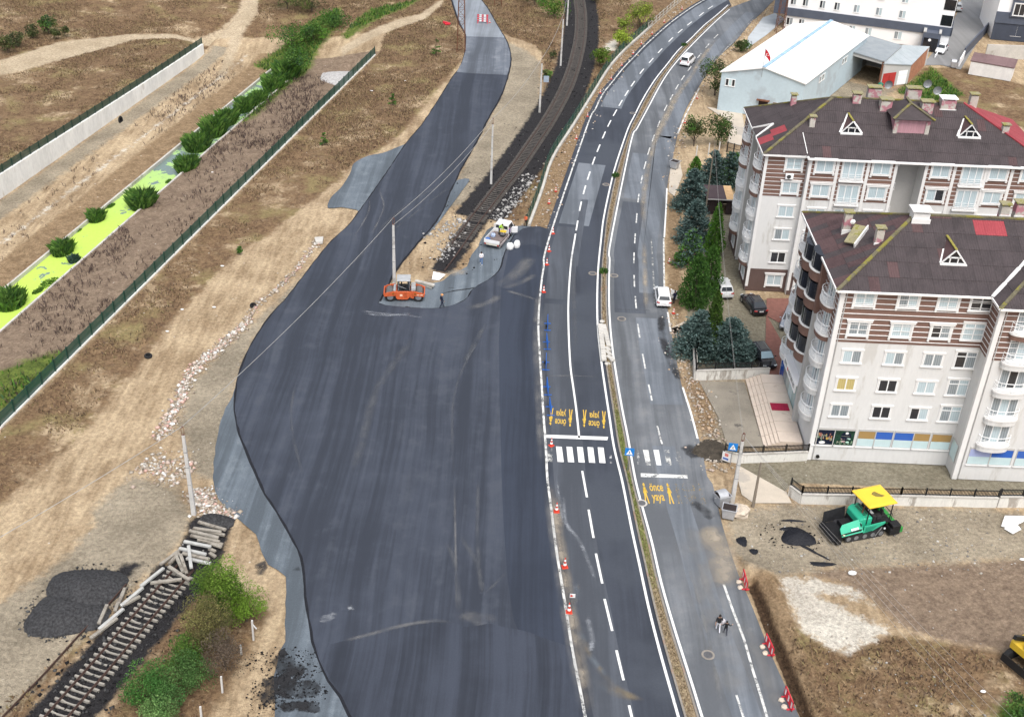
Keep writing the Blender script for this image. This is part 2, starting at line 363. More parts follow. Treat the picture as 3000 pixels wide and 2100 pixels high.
zone('ballast',TG(0,2,[(760,630),(850,560),(960,560),(860,680)]))
gw=-4.0
zone('trench_dark',band(TRENCH,.5,.55))  # darker brown ground colour in a narrow band along the trench
zone('green',TG(0,1,[(-100,930),(200,820),(440,770),(420,840),(330,960),(180,1060),(-100,1280)],gw))
zone('green',TG(0,0,[(1560,700),(1700,560),(1850,440),(1700,390),(1850,330),(2100,200),(2296,130),(2296,220),(2150,320),(2080,420),(1900,560),(1760,690),(1640,770)],gw+1.5))
zone('green',TG(2,0,[(1440,620),(1560,530),(1680,450),(1900,640),(1700,690)]))
zone('green',TG(2,2,[(2080,1600),(2200,1500),(2400,1450),(2400,1700),(2050,1700)]))
zone('green',TG(1,0,[(0,190),(200,60),(500,0),(600,-40),(420,60),(230,130),(40,215)]))
ns,ntt=SS.shape
me=bpy.data.meshes.new('ground')
co=np.stack((XX,YY,ZZ),-1).reshape(-1,3).astype(np.float32)
ii=np.arange(ns*ntt).reshape(ns,ntt)
q=np.stack((ii[:-1,:-1],ii[:-1,1:],ii[1:,1:],ii[1:,:-1]),-1).reshape(-1,4)
def quads(me,co,q):
 me.vertices.add(len(co));me.vertices.foreach_set('co',np.ascontiguousarray(co,dtype=np.float32).ravel())
 k=q.shape[1];me.loops.add(q.size);me.loops.foreach_set('vertex_index',q.astype(np.int32).ravel())
 me.polygons.add(len(q));me.polygons.foreach_set('loop_start',np.arange(0,q.size,k,dtype=np.int32))
 me.update(calc_edges=True);me.validate()
quads(me,co,q[:,::-1])
for k,a in zones.items():
 at=me.attributes.new(k,'FLOAT','POINT');at.data.foreach_set('value',a.reshape(-1).astype(np.float32))
me.polygons.foreach_set('use_smooth',np.ones(len(me.polygons),bool))
def ground_mat():
 m,t,p,o=_nodes('ground');v=pos(t)
 nA=noise(t,v,.16,6,.62);nB=noise(t,v,.9,6,.65);nC=noise(t,v,5.0,6,.7);nD=noise(t,v,22.0,3,.6)
 vs=pos(t,(1.6,.22,1),(0,0,R(-10)));nS=noise(t,vs,.8,6,.65)
 edge=math_(t,'ADD',math_(t,'MULTIPLY',math_(t,'SUBTRACT',nB,.5),2.6),math_(t,'MULTIPLY',math_(t,'SUBTRACT',nC,.5),1.0))
 def tri(c1,c2,f,lo=.35,hi=.65):return mix(t,sstep(t,f,lo,hi),c1,c2)
 mixBC=math_(t,'ADD',math_(t,'MULTIPLY',nB,.5),math_(t,'MULTIPLY',nC,.5))
 mixAC=math_(t,'ADD',math_(t,'MULTIPLY',nA,.55),math_(t,'MULTIPLY',nC,.45))
 col=tri((.30,.215,.130),(.56,.435,.285),math_(t,'ADD',math_(t,'MULTIPLY',nS,.5),math_(t,'MULTIPLY',nA,.5)),.36,.64)
 g1=tri((.115,.068,.040),(.29,.195,.11),mixBC,.36,.66);g2=tri((.30,.225,.11),(.185,.18,.075),nC,.4,.7)
 grass=mix(t,sstep(t,nA,.5,.68),g1,g2)
 layers=[('grass',grass,1.0,.5),('dark',tri((.17,.122,.088),(.31,.235,.17),mixBC),1.0,.5),('gray',tri((.235,.20,.148),(.39,.335,.25),math_(t,'ADD',math_(t,'MULTIPLY',nA,.6),math_(t,'MULTIPLY',nD,.4)),.38,.62),1.0,.6),('orange',tri((.19,.125,.07),(.37,.265,.16),mixBC),.7,.4),('sand',tri((.40,.32,.215),(.58,.475,.34),mixAC),.8,.5),('paving',tri((.19,.17,.125),(.29,.265,.20),mixAC),.15,.15),('pale',tri((.48,.435,.37),(.74,.70,.61),mixAC),1.2,.45),('ballast',tri((.008,.008,.010),(.05,.049,.053),nD,.38,.66),.55,.3),('green',tri((.055,.085,.02),(.17,.22,.045),mixBC),1.3,.7),('trench_dark',tri((.045,.028,.018),(.11,.07,.042),nC),.12,.12)]
 for k,c,amp,soft in layers:
  a=N(t,'ShaderNodeAttribute',attribute_name=k)
  f=math_(t,'ADD',a.outputs['Fac'],math_(t,'MULTIPLY',edge,amp))
  if k=='grass':f=math_(t,'MINIMUM',f,math_(t,'MULTIPLY',math_(t,'SUBTRACT',math_(t,'ADD',math_(t,'MULTIPLY',noise(t,v,.11,8,.7),.75),math_(t,'MULTIPLY',nB,.25)),.43),9.0))
  col=mix(t,sstep(t,f,-soft,soft),col,c)
 nE=noise(t,v,2.6,9,.78)
 col=mix(t,1.0,col,mix(t,sstep(t,nE,.33,.67),(.72,.71,.70),(1.26,1.26,1.25)),'MULTIPLY')
 col=mix(t,sstep(t,nD,.34,.62,.30,.0),col,(.03,.024,.018),'MIX')
 vo=N(t,'ShaderNodeTexVoronoi');vo.inputs['Scale'].default_value=.9;lk(t,v,vo.inputs['Vector'])
 spot=math_(t,'MULTIPLY',sstep(t,vo.outputs['Distance'],.05,.11,1,0),sstep(t,nB,.52,.6))
 col=mix(t,math_(t,'MULTIPLY',spot,.8),col,(.62,.6,.56))
 lk(t,col,p.inputs['Base Color']);p.inputs['Roughness'].default_value=.95;p.inputs['Specular IOR Level'].default_value=.15
 b=N(t,'ShaderNodeBump');b.inputs['Strength'].default_value=.9;b.inputs['Distance'].default_value=.16
 lk(t,math_(t,'ADD',nC,math_(t,'MULTIPLY',nB,1.5)),b.inputs['Height']);lk(t,b.outputs[0],p.inputs['Normal'])
 return m
me.materials.append(ground_mat())
tag(link('ground',me),'bare earth, dry grass and gravel ground around the roadworks',kind='structure')
def water_mat():
 m,t,p,o=_nodes('duckweed water');v=pos(t)
 f=noise(t,v,.35,7,.7);sx=N(t,'ShaderNodeSeparateXYZ');g_=N(t,'ShaderNodeNewGeometry');lk(t,g_.outputs['Position'],sx.inputs[0])
 far=sstep(t,sx.outputs['Y'],140,172)
 k=sstep(t,math_(t,'SUBTRACT',f,math_(t,'MULTIPLY',far,.13)),.36,.40)
 weed=mix(t,far,mix(t,noise(t,v,3,4),(.40,.58,.075),(.50,.68,.12)),(.33,.52,.20))
 lk(t,mix(t,k,(.16,.22,.2),weed),p.inputs['Base Color'])
 lk(t,sstep(t,k,0,1,.12,.7),p.inputs['Roughness']);return m
wm=water_mat()
b=MB();s0,s1=-60,124
b.add([(*xy(s,t),-4.42)for s in np.linspace(s0,s1,40)for t in(-19.66,-14.78)],[(2*i,2*i+1,2*i+3,2*i+2)for i in range(39)])
tag(b.build('water',wm),'lime green duckweed covered water in the canal',kind='structure')
conc=mat('concrete',(.50,.48,.44),var=.16,sc=.5,fine=6,bump=.25,c2=(.33,.31,.27),c2t=.62,c2sc=.35)
for nm,t0 in(('left',-19.95),('right',-14.8)):
 b=MB();q=[(*xy(s0,t0),0),(*xy(s1-2,t0),0),(*xy(s1-2,t0+.28),0),(*xy(s0,t0+.28),0)]
 b.prism([(p[0],p[1])for p in q],-4.7,-3.93 if nm=='left' else-3.95)
 tag(b.build('canal_kerb',conc),'concrete kerb along the %s bank of the green canal'%('left, litter strewn' if nm=='left' else 'right, stalk covered'),'kerb')
# asphalt
def asphalt(name,c,streak=.3,patch=None,ang=0.0,rough=.72,grain=.25,light=None):
 m,t,p,o=_nodes(name);v=pos(t)
 warp=N(t,'ShaderNodeVectorMath',operation='ADD')
 nz=N(t,'ShaderNodeTexNoise');nz.inputs['Scale'].default_value=.035;lk(t,v,nz.inputs['Vector'])
 sc_=N(t,'ShaderNodeVectorMath',operation='SCALE');sc_.inputs['Scale'].default_value=2.2;lk(t,nz.outputs['Color'],sc_.inputs[0])
 lk(t,v,warp.inputs[0]);lk(t,sc_.outputs[0],warp.inputs[1])
 mp=N(t,'ShaderNodeMapping');mp.inputs['Scale'].default_value=(1.1,.022,1);mp.inputs['Rotation'].default_value=(0,0,ang);lk(t,warp.outputs[0],mp.inputs[0])
 s1=noise(t,mp.outputs[0],.55,4,.6);s2=noise(t,mp.outputs[0],2.6,3,.6)
 big=noise(t,v,.06,4,.55);mid=noise(t,v,.5,6,.65);fin=noise(t,v,9,4,.7);gr=noise(t,v,38,2)
 k=math_(t,'ADD',math_(t,'MULTIPLY',s1,.45),math_(t,'ADD',math_(t,'MULTIPLY',s2,.2),math_(t,'ADD',math_(t,'MULTIPLY',big,.25),math_(t,'MULTIPLY',mid,.1))))
 col=mix(t,sstep(t,k,.41,.59),mulc(c,1-streak),mulc(c,1+streak))
 if light:
  col=mix(t,math_(t,'MULTIPLY',sstep(t,math_(t,'ADD',math_(t,'MULTIPLY',mid,.5),math_(t,'MULTIPLY',s1,.5)),.5,.66),.55),col,light)
 if patch:
  col=mix(t,sstep(t,noise(t,v,.07,4,.55),.45,.62),col,patch)
 col=mix(t,sstep(t,math_(t,'ADD',math_(t,'MULTIPLY',fin,.5),math_(t,'MULTIPLY',gr,.5)),.35,.65,0,grain),col,mulc(c,.35))
 lk(t,col,p.inputs['Base Color']);lk(t,sstep(t,k,.3,.7,rough-.08,rough+.1),p.inputs['Roughness']);p.inputs['Specular IOR Level'].default_value=.22
 b=N(t,'ShaderNodeBump');b.inputs['Strength'].default_value=.35;b.inputs['Distance'].default_value=.02;lk(t,gr,b.inputs['Height']);lk(t,b.outputs[0],p.inputs['Normal'])
 return m
A_new=asphalt('fresh asphalt',(.048,.056,.075),.26,light=(.080,.089,.107))
A_dark=asphalt('newest asphalt strip',(.036,.044,.063),.2)
A_diag=asphalt('newest asphalt, diagonal',(.042,.049,.066),.32,ang=R(38))
A_newfar=asphalt('scratched asphalt',(.115,.13,.155),.3,light=(.28,.30,.325))
A_oldfar=asphalt('pale asphalt',(.24,.265,.295),.22)
A_west=asphalt('west carriageway asphalt',(.050,.057,.073),.2,patch=(.066,.075,.092))
A_pale=asphalt('pale lane asphalt',(.15,.167,.19),.25,light=(.22,.236,.26))
A_mid=asphalt('middle grey lane asphalt',(.082,.091,.108),.22)
A_east=asphalt('east carriageway asphalt',(.145,.155,.168),.3,patch=(.11,.118,.13),light=(.25,.25,.248))
A_prime=asphalt('milled base',(.13,.155,.18),.3,ang=R(20),grain=.5,light=(.25,.285,.31))
Z_OLD,Z_BASE,Z_NEW=.05,.02,.11
NEWL=T(1,0,[(730,-50),(742,0),(770,90),(800,170),(838,240),(836,340),(820,410),(790,470),(745,530),(690,620),(600,760),(530,860),(440,965),(330,1130),(240,1260),(180,1345),(120,1430),(60,1510)])+T(0,1,[(2240,10),(2140,130),(2040,260),(1940,390),(1830,510),(1740,640),(1680,740),(1630,860),(1600,960),(1585,1080),(1590,1200),(1620,1320),(1670,1450)])+T(0,2,[(1740,0),(1790,110),(1870,230),(1950,370),(2010,480),(2045,600),(2060,800),(2085,950),(2110,1100),(2150,1220),(2215,1360)])+T(1,2,[(0,1475),(60,1590),(150,1760)])
NEWL=catmull([G(*p)for p in NEWL],1.0)
NEWE=catmull([G(*p)for p in T(1,2,[(1665,1760),(1625,1560),(1590,1400),(1545,1150),(1500,900),(1450,600),(1405,250),(1375,0)])+T(1,1,[(1352,1350),(1335,1100),(1318,850),(1308,600),(1322,400),(1345,200),(1380,20)])+T(1,0,[(1395,1560)])],1.0)
NEWP=catmull([G(*p)for p in T(1,0,[(1385,1545),(1330,1528),(1265,1532),(1205,1555),(1165,1590)])+T(1,1,[(1130,45),(1100,110),(1075,195),(1020,260),(930,312),(880,350),(855,395),(800,432),(700,464),(600,472),(490,468),(380,460),(290,450),(252,437)])],.8)
NEWR=catmull([G(*p)for p in T(1,1,[(258,420),(300,340),(330,270),(380,190),(450,100),(530,5)])+T(1,0,[(580,1560),(650,1470),(690,1390),(720,1310),(760,1230),(800,1140),(870,1020),(930,910),(970,830),(1020,740),(1070,650),(1110,540),(1135,440),(1135,360),(1110,280),(1070,210),(1030,140),(985,60),(940,0),(915,-50)])],1.0)
random.seed(3)
def seg_(pts,st_):D=polylen(pts);k=int(D[-1]/st_);return[at_len(pts,D,D[-1]*i/k)[0]for i in range(k+1)]
def rag(pts,a):return[(x+random.uniform(-a,a),y+random.uniform(-a,a))for x,y in pts]
new_poly=NEWL+NEWE+NEWP+NEWR
tag(sheet('new_road',rag(new_poly,.06),Z_NEW,A_new,thick=.10),'broad sheet of freshly laid dark asphalt',kind='structure')
def cutpoly(pts):return[G(*p)for p in T(1,0,pts)]
far1=cutpoly([(812,425),(836,345),(841,250),(1098,258),(1118,300),(1133,360),(1133,440),(1116,510),(900,500),(775,490)])
far2=cutpoly([(735,-45),(746,0),(774,90),(804,168),(838,236),(841,250),(1098,258),(1068,210),(1028,142),(983,62),(938,2),(912,-45)])
tag(sheet('road_surface',far1,Z_NEW+.004,A_newfar),'scratched pale stretch of the new road',kind='structure')
tag(sheet('road_surface',far2,Z_NEW+.006,A_oldfar),'smooth pale blue grey far end of the new road',kind='structure')
edgem=mat('raw asphalt edge',(.012,.013,.018),rough=.9,var=.5,sc=6,bump=.6)
for pl in(NEWL,NEWP,NEWR):
 o_=rag(offset(pl,.2),.05);n=len(pl);me_=bpy.data.meshes.new('asphalt_edge');me_.from_pydata([(*p,Z_NEW+.003)for p in offset(pl,-.05)]+[(*p,.012)for p in o_],[],[(i,i+1,n+i+1,n+i)for i in range(n-1)]);me_.materials.append(edgem);me_.update();link('asphalt_edge',me_,bpy.data.objects['new_road'])
tag(sheet('road_surface',TG(1,1,[(1130,60),(1075,330),(1060,700),(1065,1100),(1078,1600)])+TG(1,2,[(1090,300),(1120,700),(1160,960),(1200,1050),(1260,1050),(1540,1150),(1500,900),(1450,600),(1405,250),(1375,0)])+TG(1,1,[(1350,1350),(1333,1100),(1316,850),(1306,600),(1320,400),(1343,200),(1365,70),(1290,40)]),Z_NEW+.004,A_dark),'darker newest strip of asphalt beside the dual road',kind='structure')
tag(sheet('road_surface',rag(seg_(TG(1,2,[(-80,1125),(180,1062),(400,1002),(640,968),(760,975),(830,1010),(1000,985),(1250,1040),(1540,1140)]),.5),.05)+TG(1,2,[(1560,1250),(1620,1560),(1660,1755),(180,1755),(75,1600),(0,1455)])+TG(0,2,[(2225,1360),(2165,1230)]),Z_NEW+.006,A_diag),'lowest part of the new asphalt with diagonal roller marks',kind='structure')
bl=catmull(TG(0,1,[(1640,820),(1600,930),(1560,1060),(1500,1180),(1470,1300),(1450,1400),(1430,1600)])+TG(0,2,[(1440,80),(1520,200),(1640,310),(1720,380),(1760,500),(1800,580),(1870,620),(1920,660),(1922,900),(1920,1100),(1880,1170),(1850,1330),(1850,1607),(1880,1760)]),1.0)
tag(sheet('road_base',rag(bl,.08)+TG(1,2,[(300,1760),(100,1300)])+TG(0,2,[(2200,700),(2100,300),(1900,0)])+TG(0,1,[(1800,1300),(1750,1000),(1750,850)]),Z_BASE,A_prime),'blue grey primed base strip left of the new asphalt',kind='structure')
bp=catmull(TG(1,1,[(240,460),(290,355),(400,320),(540,305),(660,290),(740,240),(840,185),(880,110),(930,30)])+TG(1,0,[(950,1590),(1010,1530),(1150,1520),(1270,1520)]),.8)
tag(sheet('road_base',rag(bp,.1)+TG(1,0,[(1340,1560)])+TG(1,1,[(1250,200),(1000,420),(600,520),(250,500)]),Z_BASE,A_prime),'grey base pocket where the roller stands',kind='structure')
tag(sheet('road_base',catmull(TG(1,0,[(430,970),(380,990),(280,1030),(180,1050),(85,1100),(60,1165),(0,1260),(-70,1330),(-90,1400),(0,1395),(100,1412),(200,1420),(420,1120),(520,930)]),.8,True),Z_BASE,A_prime),'loose grey gravel spill beside the far new road',kind='structure')
tag(sheet('road_base',catmull(TG(1,0,[(860,1205),(800,1300),(720,1410),(640,1515),(560,1590),(660,1440),(740,1240)]),.8,True),Z_BASE,A_prime),'narrow blue grey strip along the right edge of the new road',kind='structure')
tag(sheet('carriageway',offset(WL,.7)+offset(WR,-.75)[::-1],Z_OLD,A_west,thick=.06),'left carriageway of the old dual road',kind='structure')
road_w=bpy.data.objects['carriageway']
tag(sheet('carriageway',offset(ER,.55)+EE[::-1],Z_OLD-.004,A_east,thick=.06),'right carriageway of the old dual road, dusty and patched',kind='structure')
road_e=bpy.data.objects['carriageway.001']
def lane(A,a,b_,y0,y1,m,parent,z):
 q_=[i for i,p in enumerate(A)if y0<p[1]<y1];L_=offset(A,a);R_=offset(A,b_)
 link('lane_patch',sheet('lane_patch',[L_[i]for i in q_]+[R_[i]for i in q_][::-1],z,m).data,parent)
 bpy.data.objects.remove(bpy.data.objects['lane_patch']if False else[o for o in COL.objects if o.name.startswith('lane_patch')and o.parent is None][-1])
for A,a,b_,y0,y1,m,pa,dz in((WL,-.6,-4.1,186,330,A_pale,'w',.004),(WL,-.6,-4.6,141,163,A_pale,'w',.004),(WL,-.6,-4.0,120,141,A_mid,'w',.004),(WC,0,-.9,128,150,A_mid,'w',.005),(WL,-.6,-3.6,56,120,A_mid,'w',.004),(ER,-3.6,-6.0,122,330,A_pale,'e',.004),(ER,-.6,-3.4,150,168,A_pale,'e',.004),(ER,-.6,-4.2,117.5,150,A_mid,'e',.003),(ER,-3.0,-6.4,98,117.5,A_pale,'e',.004),(ER,-2.2,-4.4,56,92,A_pale,'e',.003)):lane(A,a,b_,y0,y1,m,road_w if pa=='w' else road_e,Z_OLD+dz-(.004 if pa=='e' else 0))
def paint(name,c,wear=.42,amt=.9):
 m,t,p,o=_nodes(name);v=pos(t)
 n_=math_(t,'ADD',math_(t,'MULTIPLY',noise(t,v,1.2,5,.6),.5),math_(t,'MULTIPLY',noise(t,v,9,5,.75),.5))
 k=sstep(t,n_,wear-.06,wear+.05,1-amt,1)
 tr=N(t,'ShaderNodeBsdfTransparent');mx=N(t,'ShaderNodeMixShader');lk(t,k,mx.inputs[0]);lk(t,tr.outputs[0],mx.inputs[1]);lk(t,p.outputs[0],mx.inputs[2]);lk(t,mx.outputs[0],o.inputs[0])
 lk(t,mix(t,noise(t,v,4,4),mulc(c,.82),c),p.inputs['Base Color']);p.inputs['Roughness'].default_value=.6
 return m
white=paint('white road paint',(.84,.84,.82),.36);worn=paint('worn white paint',(.74,.74,.71),.47);faint=paint('faint white paint',(.6,.6,.57),.54,1.0)
yellow=paint('yellow road paint',(.72,.46,.06),.39);yworn=paint('worn yellow paint',(.5,.36,.13),.55,1.0)
ZM=Z_OLD+.010
def line(name,pts,wd,m,parent,z=ZM):
 return link(name,ribbon_mesh(name,pts,wd,z,m),parent)
line('edge_line',WL,.22,worn,road_w,Z_NEW+.006);line('edge_line',offset(WR,-.05),.21,white,road_w);line('edge_line',ER,.2,white,road_e)
DW=polylen(WC)
def seg(pts,D,a,b):
 k=max(2,int((b-a)/1.0)+1);return[at_len(pts,D,a+(b-a)*i/(k-1))[0]for i in range(k)]
def near(pts,D,p):
 j=min(range(len(pts)),key=lambda i:(pts[i][0]-p[0])**2+(pts[i][1]-p[1])**2);return D[j]
s_sol0=near(WC,DW,TG(1,1,[(1572,-20)])[0]);s_sol1=near(WC,DW,TG(1,1,[(1600,1335)])[0])
line('centre_line',seg(WC,DW,s_sol0,s_sol1),.2,white,road_w)
for p in z8([(2225,90),(2125,165),(1990,270),(1885,355),(1780,450),(1660,575),(1560,685),(1455,805),(1355,945),(1285,1050),(1218,1160),(1155,1270),(1090,1390),(1030,1520)])+TG(1,0,[(1730,1000),(1697,1085),(1664,1185),(1635,1280),(1608,1390),(1585,1520)]):
 l=near(WC,DW,p);line('lane_dash',seg(WC,DW,l-1.55,l+1.55),.2,white,road_w)
for a,b_ in(((1,1,(1620,1562)),(1,2,(1652,132))),((1,2,(1663,215)),(1,2,(1696,405))),((1,2,(1712,510)),(1,2,(1755,712))),((1,2,(1770,815)),(1,2,(1822,1030))),((1,2,(1850,1160)),(1,2,(1898,1362))),((1,2,(1935,1530)),(1,2,(1975,1700)))):
 pa=TG(a[0],a[1],[a[2]])[0];pb=TG(b_[0],b_[1],[b_[2]])[0];line('lane_dash',[pa,pb],.2,white,road_w)
DE=polylen(EC)
for p in z8([(2285,415),(2190,520),(2100,630),(1990,775),(1915,880),(1850,980),(1788,1095),(1722,1215)])+TG(1,0,[(2140,830),(2095,935),(2068,1020),(2042,1115),(2020,1210),(1998,1335),(1986,1470)])+TG(1,1,[(1975,0),(1968,130),(1970,285),(1980,430),(2000,620),(2035,825),(2078,1035),(2140,1320)])+TG(2,2,[(405,1590)]):
 l=near(EC,DE,p);line('lane_dash',seg(EC,DE,l-1.5,l+1.5),.17,worn,road_e)
for q in(((1,0,[(2190,1270),(2184,1400),(2172,1600)]),white),((1,1,[(2168,0),(2170,180),(2172,340)]),worn),((1,1,[(2195,495),(2205,560),(2215,625)]),worn),((2,1,[(0,1000),(60,1190),(100,1345)]),white),((2,2,[(275,715),(340,900),(410,1080),(470,1290),(520,1450),(570,1620)]),worn),((1,1,[(2085,0),(2098,250),(2110,440)]),faint)):
 (i,j,pp),m_=q;line('edge_line',catmull(TG(i,j,pp),1.0),.2,m_,road_e,ZM-.001)
line('edge_line',catmull(z8([(2100,990),(2010,1170),(1930,1330),(1860,1500)]),1.0),.25,worn,road_e);line('edge_line',catmull(TG(2,0,[(330,290),(220,410)]),1),.2,faint,road_e)
def quad_mark(name,pts4,m,parent,dz=0.0):
 me=bpy.data.meshes.new(name);me.from_pydata([(*p,ZM+dz)for p in pts4],[],[(0,1,2,3)]);me.materials.append(m);me.update();return link(name,me,parent)
def zc(pts):return ZG(1580,1180,4.2519,pts)
quad_mark('stop_line',zc([(78,440),(846,470),(858,428),(78,400)]),white,road_w)
for x,m_ in((85,faint),(207,white),(337,white),(468,white),(598,white),(727,white)):
 k=(x-85)/640*12;quad_mark('zebra_bar',zc([(x+20,735+k*1.3),(x+98 if x>90 else x+78,740+k*1.3),(x+73,550+k),(x,545+k)]),m_,road_w,.001)
quad_mark('zebra_bar',zc([(880,755),(908,760),(890,575),(866,572)]),paint('flaked paint',(.8,.8,.78),.57,1.0),road_w,.001)
quad_mark('zebra_bar',zc([(1222,770),(1256,776),(1238,590),(1210,588)]),MATS.get('x')or bpy.data.materials['flaked paint'],road_e,.001)
for x,m_ in((1290,worn),(1420,white),(1548,faint),(1675,faint)):
 quad_mark('zebra_bar',zc([(x+40,780),(x+100,783),(x+68,592),(x,590)]),m_,road_e,.001)
quad_mark('stop_line',zc([(1262,927),(1850,945),(1842,905),(1262,880)]),worn,road_e)
def text_mesh(body,size,name='lettering'):
 cu=bpy.data.curves.new(name,'FONT');cu.body=body;cu.size=size;cu.align_x='CENTER';cu.space_line=.82;cu.offset=size*.012
 o=bpy.data.objects.new(name,cu);COL.objects.link(o)
 dg=bpy.context.evaluated_depsgraph_get();me=bpy.data.meshes.new_from_object(o.evaluated_get(dg));bpy.data.objects.remove(o);return me
def walker_mesh(m,girl=False):
 b=MB();c=[(math.cos(a)*.17,1.72+math.sin(a)*.17,0)for a in np.linspace(0,6.283,11)[:-1]]
 b.add(c,[tuple(range(10))])
 for pl in([(-.2,1.5),(.18,1.5),(.22,.8),(-.22,.8)],[(-.2,1.45),(-.34,.98),(-.26,.92),(-.12,1.3)],[(.18,1.45),(.42,1.02),(.36,.95),(.12,1.2)],[(-.22,.8),(-.02,.8),(-.18,0),(-.36,0)],[(0,.8),(.22,.8),(.42,0),(.22,0)]):
  b.add([(x,y,0)for x,y in pl[::-1]],[(0,1,2,3)])
 if girl:b.add([(.1,1.8,0),(.3,1.66,0),(.26,1.6,0),(.08,1.66,0)],[(0,3,2,1)])
 return b.mesh('walker',m)
tm=text_mesh('önce\nyaya',1.0)
def worded(parent,c,wd,ht,rot,m,left=True,text=True,right=True):
 ro=link('worded_marking',None,parent)if False else None
 cx,cy=G(*Zm(1580,1180,4.2519,[c])[0])
 M=Matrix.Translation((cx,cy,ZM+.002))@Matrix.Rotation(rot,4,'Z')
 if text:
  me=tm.copy();me.materials.clear();me.materials.append(m)
  xs=[v.co.x for v in me.vertices];ys=[v.co.y for v in me.vertices]
  sx,sy=wd*.46/(max(xs)-min(xs)),ht/(max(ys)-min(ys));mx,my=(max(xs)+min(xs))/2,(max(ys)+min(ys))/2
  for v in me.vertices:v.co=((v.co.x-mx)*sx,(v.co.y-my)*sy,0)
  me.transform(M);link('worded_marking',me,parent)
 for sgn,on,girl in((-1,left,False),(1,right,True)):
  if not on:continue
  me=walker_mesh(m,girl);me.transform(M@Matrix.Translation((sgn*wd*.41,-ht*.52,0))@Matrix.Diagonal((wd*.2,ht*.55,1,1)));link('walker_marking',me,parent)
worded(road_w,(267,184),2.35,2.9,math.pi-R(3),yellow);worded(road_w,(683,207),2.35,2.9,math.pi-R(3),yellow)
worded(road_e,(1470,1130),2.7,2.9,R(3),yellow);worded(road_e,(1872,1130),2.6,2.9,R(3),yworn)
# thin stains on the surface: dust, tyre marks, spilled oil
def stain_mat(name,c,alpha,sc=1.0,det=6,stretch=(1,1,1),lo=.3,hi=.7,rough=.85,c2=None):
 m,t,p,o=_nodes(name);v=pos(t,stretch)
 a=N(t,'ShaderNodeAttribute',attribute_name='fade')
 k=math_(t,'MULTIPLY',sstep(t,math_(t,'MULTIPLY',a.outputs['Fac'],math_(t,'ADD',noise(t,v,sc,det,.65),.25)),lo,hi),alpha)
 tr=N(t,'ShaderNodeBsdfTransparent');mx=N(t,'ShaderNodeMixShader');lk(t,k,mx.inputs[0]);lk(t,tr.outputs[0],mx.inputs[1]);lk(t,p.outputs[0],mx.inputs[2]);lk(t,mx.outputs[0],o.inputs[0])
 col=mix(t,noise(t,v,sc*3,4),mulc(c,.8),mulc(c,1.15))
 k=math_(t,'MULTIPLY',k,sstep(t,noise(t,v,.35,4),.36,.62,.25,1))
 lk(t,k,mx.inputs[0])
 if c2:col=mix(t,sstep(t,noise(t,v,sc*.8,5),.45,.6),col,c2)
 lk(t,col,p.inputs['Base Color']);p.inputs['Roughness'].default_value=rough
 return m
ST={}
def stain(name,pts,wd,m,z,parent,ends=True,kind=None):
 pts=catmull(pts,.7)if len(pts)>2 else seg(pts,polylen(pts),0,polylen(pts)[-1]);n=len(pts);vs=[];fd=[]
 offs=(-.5,-.28,0,.28,.5)
 for k in offs:
  for i,p in enumerate(offset(pts,k*wd)):
   vs.append((*p,z));e=min(1,min(i,n-1-i)/max(1,n*.14))if ends else 1.0
   fd.append((1-abs(k)*2)**.6*e)
 me=bpy.data.meshes.new(name);me.from_pydata(vs,[],[(r*n+i,(r+1)*n+i,(r+1)*n+i+1,r*n+i+1)for r in range(4)for i in range(n-1)])
 at=me.attributes.new('fade','FLOAT','POINT');at.data.foreach_set('value',fd);me.materials.append(m);me.update()
 return link(name,me,parent)
newroad=bpy.data.objects['new_road']
dust=stain_mat('pale dust',(.27,.265,.255),.5,.9,lo=.05,hi=1.05);dust2=stain_mat('sandy dust',(.40,.345,.27),.75,.8,lo=.05,hi=1.0);tyre=stain_mat('light tyre marks',(.13,.138,.152),.55,1.4,lo=.05,hi=1.0)
scuff=stain_mat('chalky scuffs',(.34,.36,.39),.6,2.2,9,stretch=(1,2.5,1),lo=.42,hi=.72);dark=stain_mat('dark stain',(.03,.03,.033),.75,1.6,9,lo=.3,hi=.65);oil=stain_mat('oil sheen',(.22,.255,.29),.5,.8,8,lo=.2,hi=1.0,rough=.3,c2=(.30,.24,.15))
crumb=stain_mat('bitumen crumbs',(.014,.014,.016),.95,2.2,12,lo=.44,hi=.56)
q=0
